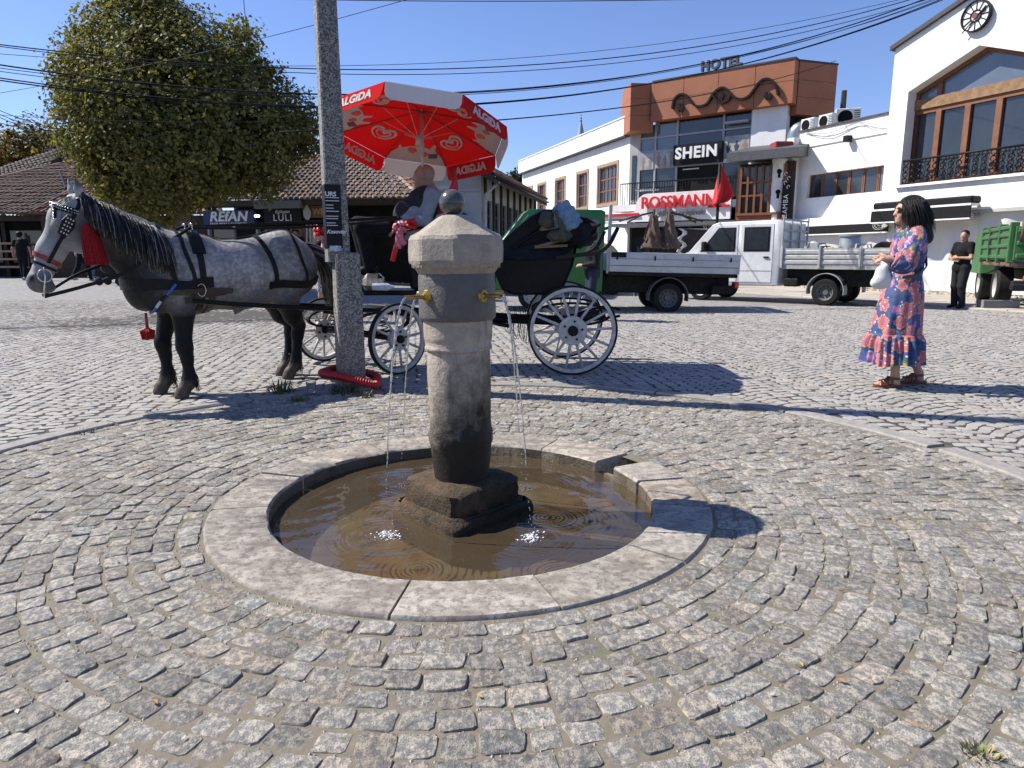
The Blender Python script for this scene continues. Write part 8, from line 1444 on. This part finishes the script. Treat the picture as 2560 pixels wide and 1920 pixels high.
# ---------------------------------------------------------------- trees
def leaf_mat(name, tr=.35):
    g = NG(name); g.n.remove(g.b); c = g.attr(); d_ = g.nd('BsdfDiffuse'); t_ = g.nd('BsdfTranslucent'); g.L(c, d_.inputs[0]); g.L(g.mix(1., c, (1.1, 1.15, .5), 'MULTIPLY'), t_.inputs[0]); mx = g.nd('MixShader'); mx.inputs[0].default_value = tr; g.L(d_.outputs[0], mx.inputs[1]); g.L(t_.outputs[0], mx.inputs[2]); gl = g.nd('BsdfGlossy'); gl.inputs['Roughness'].default_value = .5; m2 = g.nd('MixShader'); m2.inputs[0].default_value = .025; g.L(mx.outputs[0], m2.inputs[1]); g.L(gl.outputs[0], m2.inputs[2]); g.L(m2.outputs[0], g.out.inputs[0]); return g.m
M_LEAF = leaf_mat('plane_leaf')
def crown(name, lobes, n, size, parent, seed, cols, inner=.18):
    """leaves on twig clusters over overlapping lobes; each leaf a folded five point blade"""
    q = np.random.default_rng(seed); L = np.array(lobes); w_ = (L[:, 3]*L[:, 4]*L[:, 5])**.667; w_ /= w_.sum(); nt_ = n//14; k = q.choice(len(L), nt_, p=w_); d = q.normal(size=(nt_, 3)); d /= np.linalg.norm(d, axis=1, keepdims=True)
    rad_ = np.where(q.random(nt_) < inner, q.random(nt_)**.5*.85, 1-np.abs(q.normal(0, .09, nt_))); rad_ += q.normal(0, .05, nt_)*(q.random(nt_) < .3); C_ = L[k, :3]+d*rad_[:, None]*L[k, 3:6]
    per = 14; c = np.repeat(C_, per, 0)+q.normal(0, size*1.15, (nt_*per, 3)); N = len(c); dd = np.repeat(d, per, 0); nrm = dd*.9+q.normal(0, .55, (N, 3))+np.array([0, 0, .4]); nrm /= np.linalg.norm(nrm, axis=1, keepdims=True); t = np.cross(nrm, q.normal(size=(N, 3))); t /= np.linalg.norm(t, axis=1, keepdims=True); b = np.cross(nrm, t); s_ = size*q.uniform(.6, 1.25, N)[:, None]
    pat = [(-.5, 0, 0), (-.15, .42, -.1), (.05, .2, .0), (.55, 0, -.08), (.05, -.2, .0), (-.15, -.42, -.1)]
    V = np.stack([c+s_*(x*t+y*b+z*nrm) for x, y, z in pat], 1).reshape(-1, 3); o_ = np.arange(N)[:, None]*6; F = np.concatenate([o_+np.array([[0, 2, 1, 1]]), o_+np.array([[0, 4, 3, 2]]), o_+np.array([[0, 5, 4, 4]])]); 
    F3 = np.concatenate([o_+np.array([[0, 2, 1]]), o_+np.array([[0, 3, 2]]), o_+np.array([[0, 4, 3]]), o_+np.array([[0, 5, 4]])])
    ct = np.repeat(q.random(nt_), per); mixv = np.clip(ct*.7+q.random(N)*.5, 0, 1)[:, None]; col = np.array(cols[0])*(1-mixv)+np.array(cols[1])*mixv; yl = (q.random(N) < .07)[:, None]; col = np.where(yl, np.array(cols[2]), col); col *= q.uniform(.7, 1.3, (N, 1))
    o = raw(name, V, F3, M_LEAF, parent, False, np.repeat(col, 6, 0)); return o
def trunk(parent, base, top, r0, r1, branches, seed, mt):
    q = random.Random(seed); m = MB(); base, top = Vector(base), Vector(top); m.tube(catmull([base, base.lerp(top, .35)+Vector((q.uniform(-.1, .1), 0, 0)), base.lerp(top, .7)+Vector((q.uniform(-.12, .12), 0, 0)), top], 5), list(np.linspace(r0, r1, 16)), 10); m.build('trunk', mt, parent, True)
    for e in branches: e = Vector(e); a = base.lerp(top, q.uniform(.45, .95)); m = MB(); m.tube(catmull([a, a.lerp(e, .4)+Vector((0, 0, .25)), e], 5), list(np.linspace(r0*.35, r0*.06, 11)), 7); m.build('limb', mt, parent, True)
M_BARK = mat('plane_bark', (.17, .14, .11), .9, .4, 6, .5, 18, kind='obj')
TY = 19.; tb = at(462, 640, TY); tr = thing('plane_tree', 'large rounded plane tree with dense olive green crown behind the horse', 'tree', (0, 0, 0))
def lb(u, v, Y, r_, ry=None): p_ = at(u, v, Y); return (p_.x, p_.y, p_.z, r_, ry or r_, r_)
lobes = [lb(450, 270, TY, 2.45), lb(352, 130, TY, 1.5), lb(345, 15, TY, .92), lb(440, 160, TY+.3, 1.2), lb(590, 215, TY, 1.05), lb(300, 250, TY-.3, 1.6), lb(230, 190, TY, .75), lb(255, 330, TY-.2, 1.05), lb(600, 310, TY-.2, 1.7), lb(720, 300, TY, .8), lb(650, 385, TY, 1.0), lb(485, 372, TY-.8, 1.35), lb(370, 380, TY-.6, 1.6), lb(400, 455, TY-.4, 1.05), lb(580, 405, TY-.3, .7), lb(330, 450, TY-.3, .9), lb(175, 170, TY, .35), lb(560, 140, TY, .35), lb(200, 260, TY, .5)]
lq = random.Random(17)
for k in range(46):
    L0 = lobes[lq.randrange(16)]; d = Vector((lq.gauss(0, 1), lq.gauss(0, .6), lq.gauss(0, 1))).normalized(); r_ = lq.uniform(.18, .4); lobes.append((L0[0]+d.x*L0[3]*1.02, L0[1]+d.y*L0[3], L0[2]+d.z*L0[3]*1.02, r_, r_, r_))
crown('crown', lobes, 88000, .115, tr, 3, [(.068, .074, .02), (.22, .2, .055), (.36, .3, .075)])
trunk(tr, (tb.x, tb.y, gz(tb.x, tb.y)-.1), at(450, 250, TY), .24, .12, [at(u, v, TY+dy) for u, v, dy in ((330, 330, 0), (600, 330, .3), (370, 150, .2), (500, 130, -.3), (640, 240, .2), (280, 240, -.4), (520, 420, -.8), (380, 400, -.6))], 4, M_BARK)
t2 = thing('autumn_tree', 'small yellowing tree rising behind the roofs at the far left', 'tree'); crown('crown', [lb(95, 395, 42, 2.0), lb(30, 425, 42, 2.0), lb(60, 440, 42, 2.4), lb(-20, 440, 42, 2.0), lb(115, 375, 42, 1.1)], 9000, .26, t2, 5, [(.06, .055, .012), (.19, .13, .025), (.3, .2, .03)]); trunk(t2, (at(60, 640, 42).x, at(60, 640, 42).y, 0), at(60, 430, 42), .3, .12, [at(95, 400, 42), at(20, 420, 42)], 6, M_BARK)
t3 = thing('conifer_tree', 'tiny dark conifer far off above the old house eaves', 'tree'); tb3 = at(1284, 470, 70); crown('crown', [lb(1284, 442+k*7, 70, .25+.19*k) for k in range(6)]+[lb(1296, 478, 70, 1.1), lb(1272, 482, 70, .9)], 3500, .3, t3, 7, [(.012, .022, .012), (.03, .045, .02), (.05, .06, .03)], .3); trunk(t3, (tb3.x, tb3.y, 0), at(1284, 445, 70), .3, .05, [], 8, M_BARK)
# ---------------------------------------------------------------- plaza furniture behind the trucks
M_BROWNC = mat('brown_canvas', (.13, .085, .06), .85, .3, 6, .3, 20)
for i, (u, lab) in enumerate(((1632, 'folded brown parasol in front of the shop, one on the carriage side'), (1672, 'folded brown parasol in front of the shop, one on the white truck side'))):
    p_ = at(u, 600, 24); t = thing('folded_parasol', lab, 'parasol', (p_.x, p_.y, 0), 0, 'folded parasols'); z0 = at(u, 598, 24).z-.3; z1 = at(u, 538, 24).z; q = random.Random(i); m = MB(); rings = []
    for k in range(9): f = k/8; rr = lerp(.36, .1, f)*(1+.08*math.sin(k*2)); rings.append([(rr*(1+.18*math.cos(a*7+k))*math.cos(a), rr*(1+.18*math.cos(a*7+k))*math.sin(a), lerp(z0, z1, f)+q.uniform(-.04, .04)) for a in np.linspace(0, 2*math.pi, 28, endpoint=False)])
    m.loft(rings); m.build('folded_canopy', M_BROWNC, t, True, 50); m = MB(); m.lathe([(.05, 0), (.05, z1+.2)], 10); m.build('mast', M_OLDW, t, True); sgn = -1 if i == 0 else 1
    for k in range(3): m = MB(); m.tube([(0, 0, z1+.1), (sgn*(.4+.3*k), .1*k, z1+.02-.08*k), (sgn*(.9+.25*k), .1*k, z1-.25+.05*k)], .03, 6); m.build('arm', M_OLDW, t, True)
p_ = at(1788, 640, 23); fp2 = thing('flag_pole', 'red flag drooping from a dark lamp post beside the shop fascia', 'flag', (p_.x, p_.y, 0)); zt_ = at(1788, 410, 23).z; m = MB(); m.tube([(0, 0, 0), (0, 0, zt_)], .05, 8); m.build('post', M_BLKM, fp2, True); m = MB(); vs = []; N_ = 14
for i in range(N_+1):
    f = i/N_
    for j in range(9): s_ = j/8; wd = lerp(.05, .62, min(1, f*1.25))*(1 if f < .85 else lerp(1, .75, (f-.85)/.15)); vs.append((-.18*f+s_*wd, .1*math.sin(s_*9+f*3)*(.3+f), zt_-f*1.3+.12*s_*f))
m.add(vs, [(i*9+j, i*9+j+1, i*9+10+j, i*9+9+j) for i in range(N_) for j in range(8)]); fc_ = m.build('flag_cloth', mat('flag_bright_red', (.62, .02, .022), .7, .2, 5), fp2, True); fc_.modifiers.new('s', 'SOLIDIFY').thickness = .006
p_ = at(1740, 590, 25); wbd = thing('carved_board', 'carved board with white scalloped edge beside the white truck cab', 'board', (p_.x, p_.y, 0)); m = MB(); z0, z1 = .9, at(1740, 575, 25).z+.05; pl = []
for k in range(13): f = k/12; pl.append((-.55-.12*math.cos(f*18), 0, lerp(z0, z1, f)))
m.prism(pl+[(.75, 0, z1), (.75, 0, z0)], (0, .05, 0)); m.build('white_edge', M_WHITE, wbd); m = MB(); m.prism([(x+.14, -.01, z) for x, y, z in pl]+[(.7, -.01, z1-.06), (.7, -.01, z0)], (0, .02, 0)); m.build('brown_field', M_OLDW, wbd)
for x in (-.3, .5): m = MB(); m.box((x, .05, 0), (x+.06, .1, z1)); m.build('leg', M_OLDW, wbd)
# wooden rack at the far left shops, stroller
p_ = at(12, 640, 25.6); rk_ = thing('display_rack', 'wooden slatted display rack in front of the far left shop', 'rack', (p_.x, p_.y, gz(p_.x, p_.y)))
for k in range(4): m = MB(); m.box((-.9, -.25, .35+k*.28), (1.0, .2, .42+k*.28)); m.build('shelf', M_OCHRE, rk_)
for x in (-.9, .95): m = MB(); m.box((x, -.2, 0), (x+.06, -.14, 1.6)); m.build('leg', M_OLDW, rk_)
p_ = at(282, 690, 21); stv = thing('stroller', 'dark baby stroller half hidden under the horse neck', 'stroller', (p_.x, p_.y, gz(p_.x, p_.y))); m = MB(); m.bbox((-.3, -.22, .35), (.25, .22, .75), .12); m.build('seat_shell', M_BLKM, stv, True, 40); m = MB(); m.tube([(.2, 0, .7), (.45, 0, 1.0)], .02, 6); m.build('handle', M_GSTEEL, stv)
for x in (-.3, .3):
    for y in (-.22, .22): m = MB(); m.lathe([(.05, -.02), (.12, -.02), (.12, .02), (.05, .02)], 14, (x, y, .12), axis='y'); m.build('wheel', M_TYRE, stv, True)
# ---------------------------------------------------------------- overhead cables
M_CAB = mat('cable_black', (.01, .01, .011), .6, .2)
def cable(a, b, sg_, r_, lab, grp): 
    A, B = at(*a), at(*b); pts = [A.lerp(B, i/40)-Vector((0, 0, sg_*4*(i/40)*(1-i/40))) for i in range(41)]; d0 = (pts[0]-pts[1])*14; pts = [pts[0]+d0-Vector((0, 0, -.15))]+pts if a[0] < 0 else pts; m = MB(); m.tube(pts, r_, 5); o = m.build('overhead_cable', M_CAB, None, True); setp(o, lab, 'cable', grp)
G1 = 'overhead cables above the plaza'; LB = 'black overhead cable sagging across the sky, %s in the bundle counted from the top'
for i, (v0, v1, sg_, r_) in enumerate(((108, -8, 1.05, .011), (112, 2, 1.1, .008), (157, -6, 1.35, .014), (166, 4, 1.25, .007), (174, -2, 1.3, .007), (190, 6, 1.4, .012), (196, 0, 1.42, .012))): cable((-60, v0-4, 13), (2345+i*6, v1-14, 19), sg_, r_, LB % ['second', 'third', 'fourth', 'fifth', 'sixth', 'seventh', 'lowest'][i], G1)
cable((-60, 130, 14), (2345, -25, 19), .85, .006, 'thinnest overhead cable, running highest of the sagging bundle on the hotel side', G1); cable((-60, 242, 15), (1150, -40, 13), .15, .006, 'thin cable rising from the far left past the plane tree to the top edge', None); cable((560, -6, 12), (2000, -8, 12), .06, .007, 'cable running level along the very top of the sky', None); cable((606, -30, 18), (640, 300, 18.6), 0, .009, 'short dark cable dropping steeply into the plane tree', None)
cable((700, 330, 12), (2090, 152, 30), .5, .014, 'single cable passing low in front of the rust panelled attic', None); LB2 = 'service cable drooping at the far left to the plane tree, %s of four'
for k, (v0, v1) in enumerate(((258, 325), (268, 335), (275, 345), (296, 322))): cable((-40, v0, 15), (190, v1, 19), .12, .008, LB2 % ['highest', 'second', 'third', 'lowest'][k], 'service cables at the far left')
cable((-40, 285, 15), (850, 300, 16), .1, .005, 'faint level cable crossing in front of the plane tree crown', None)
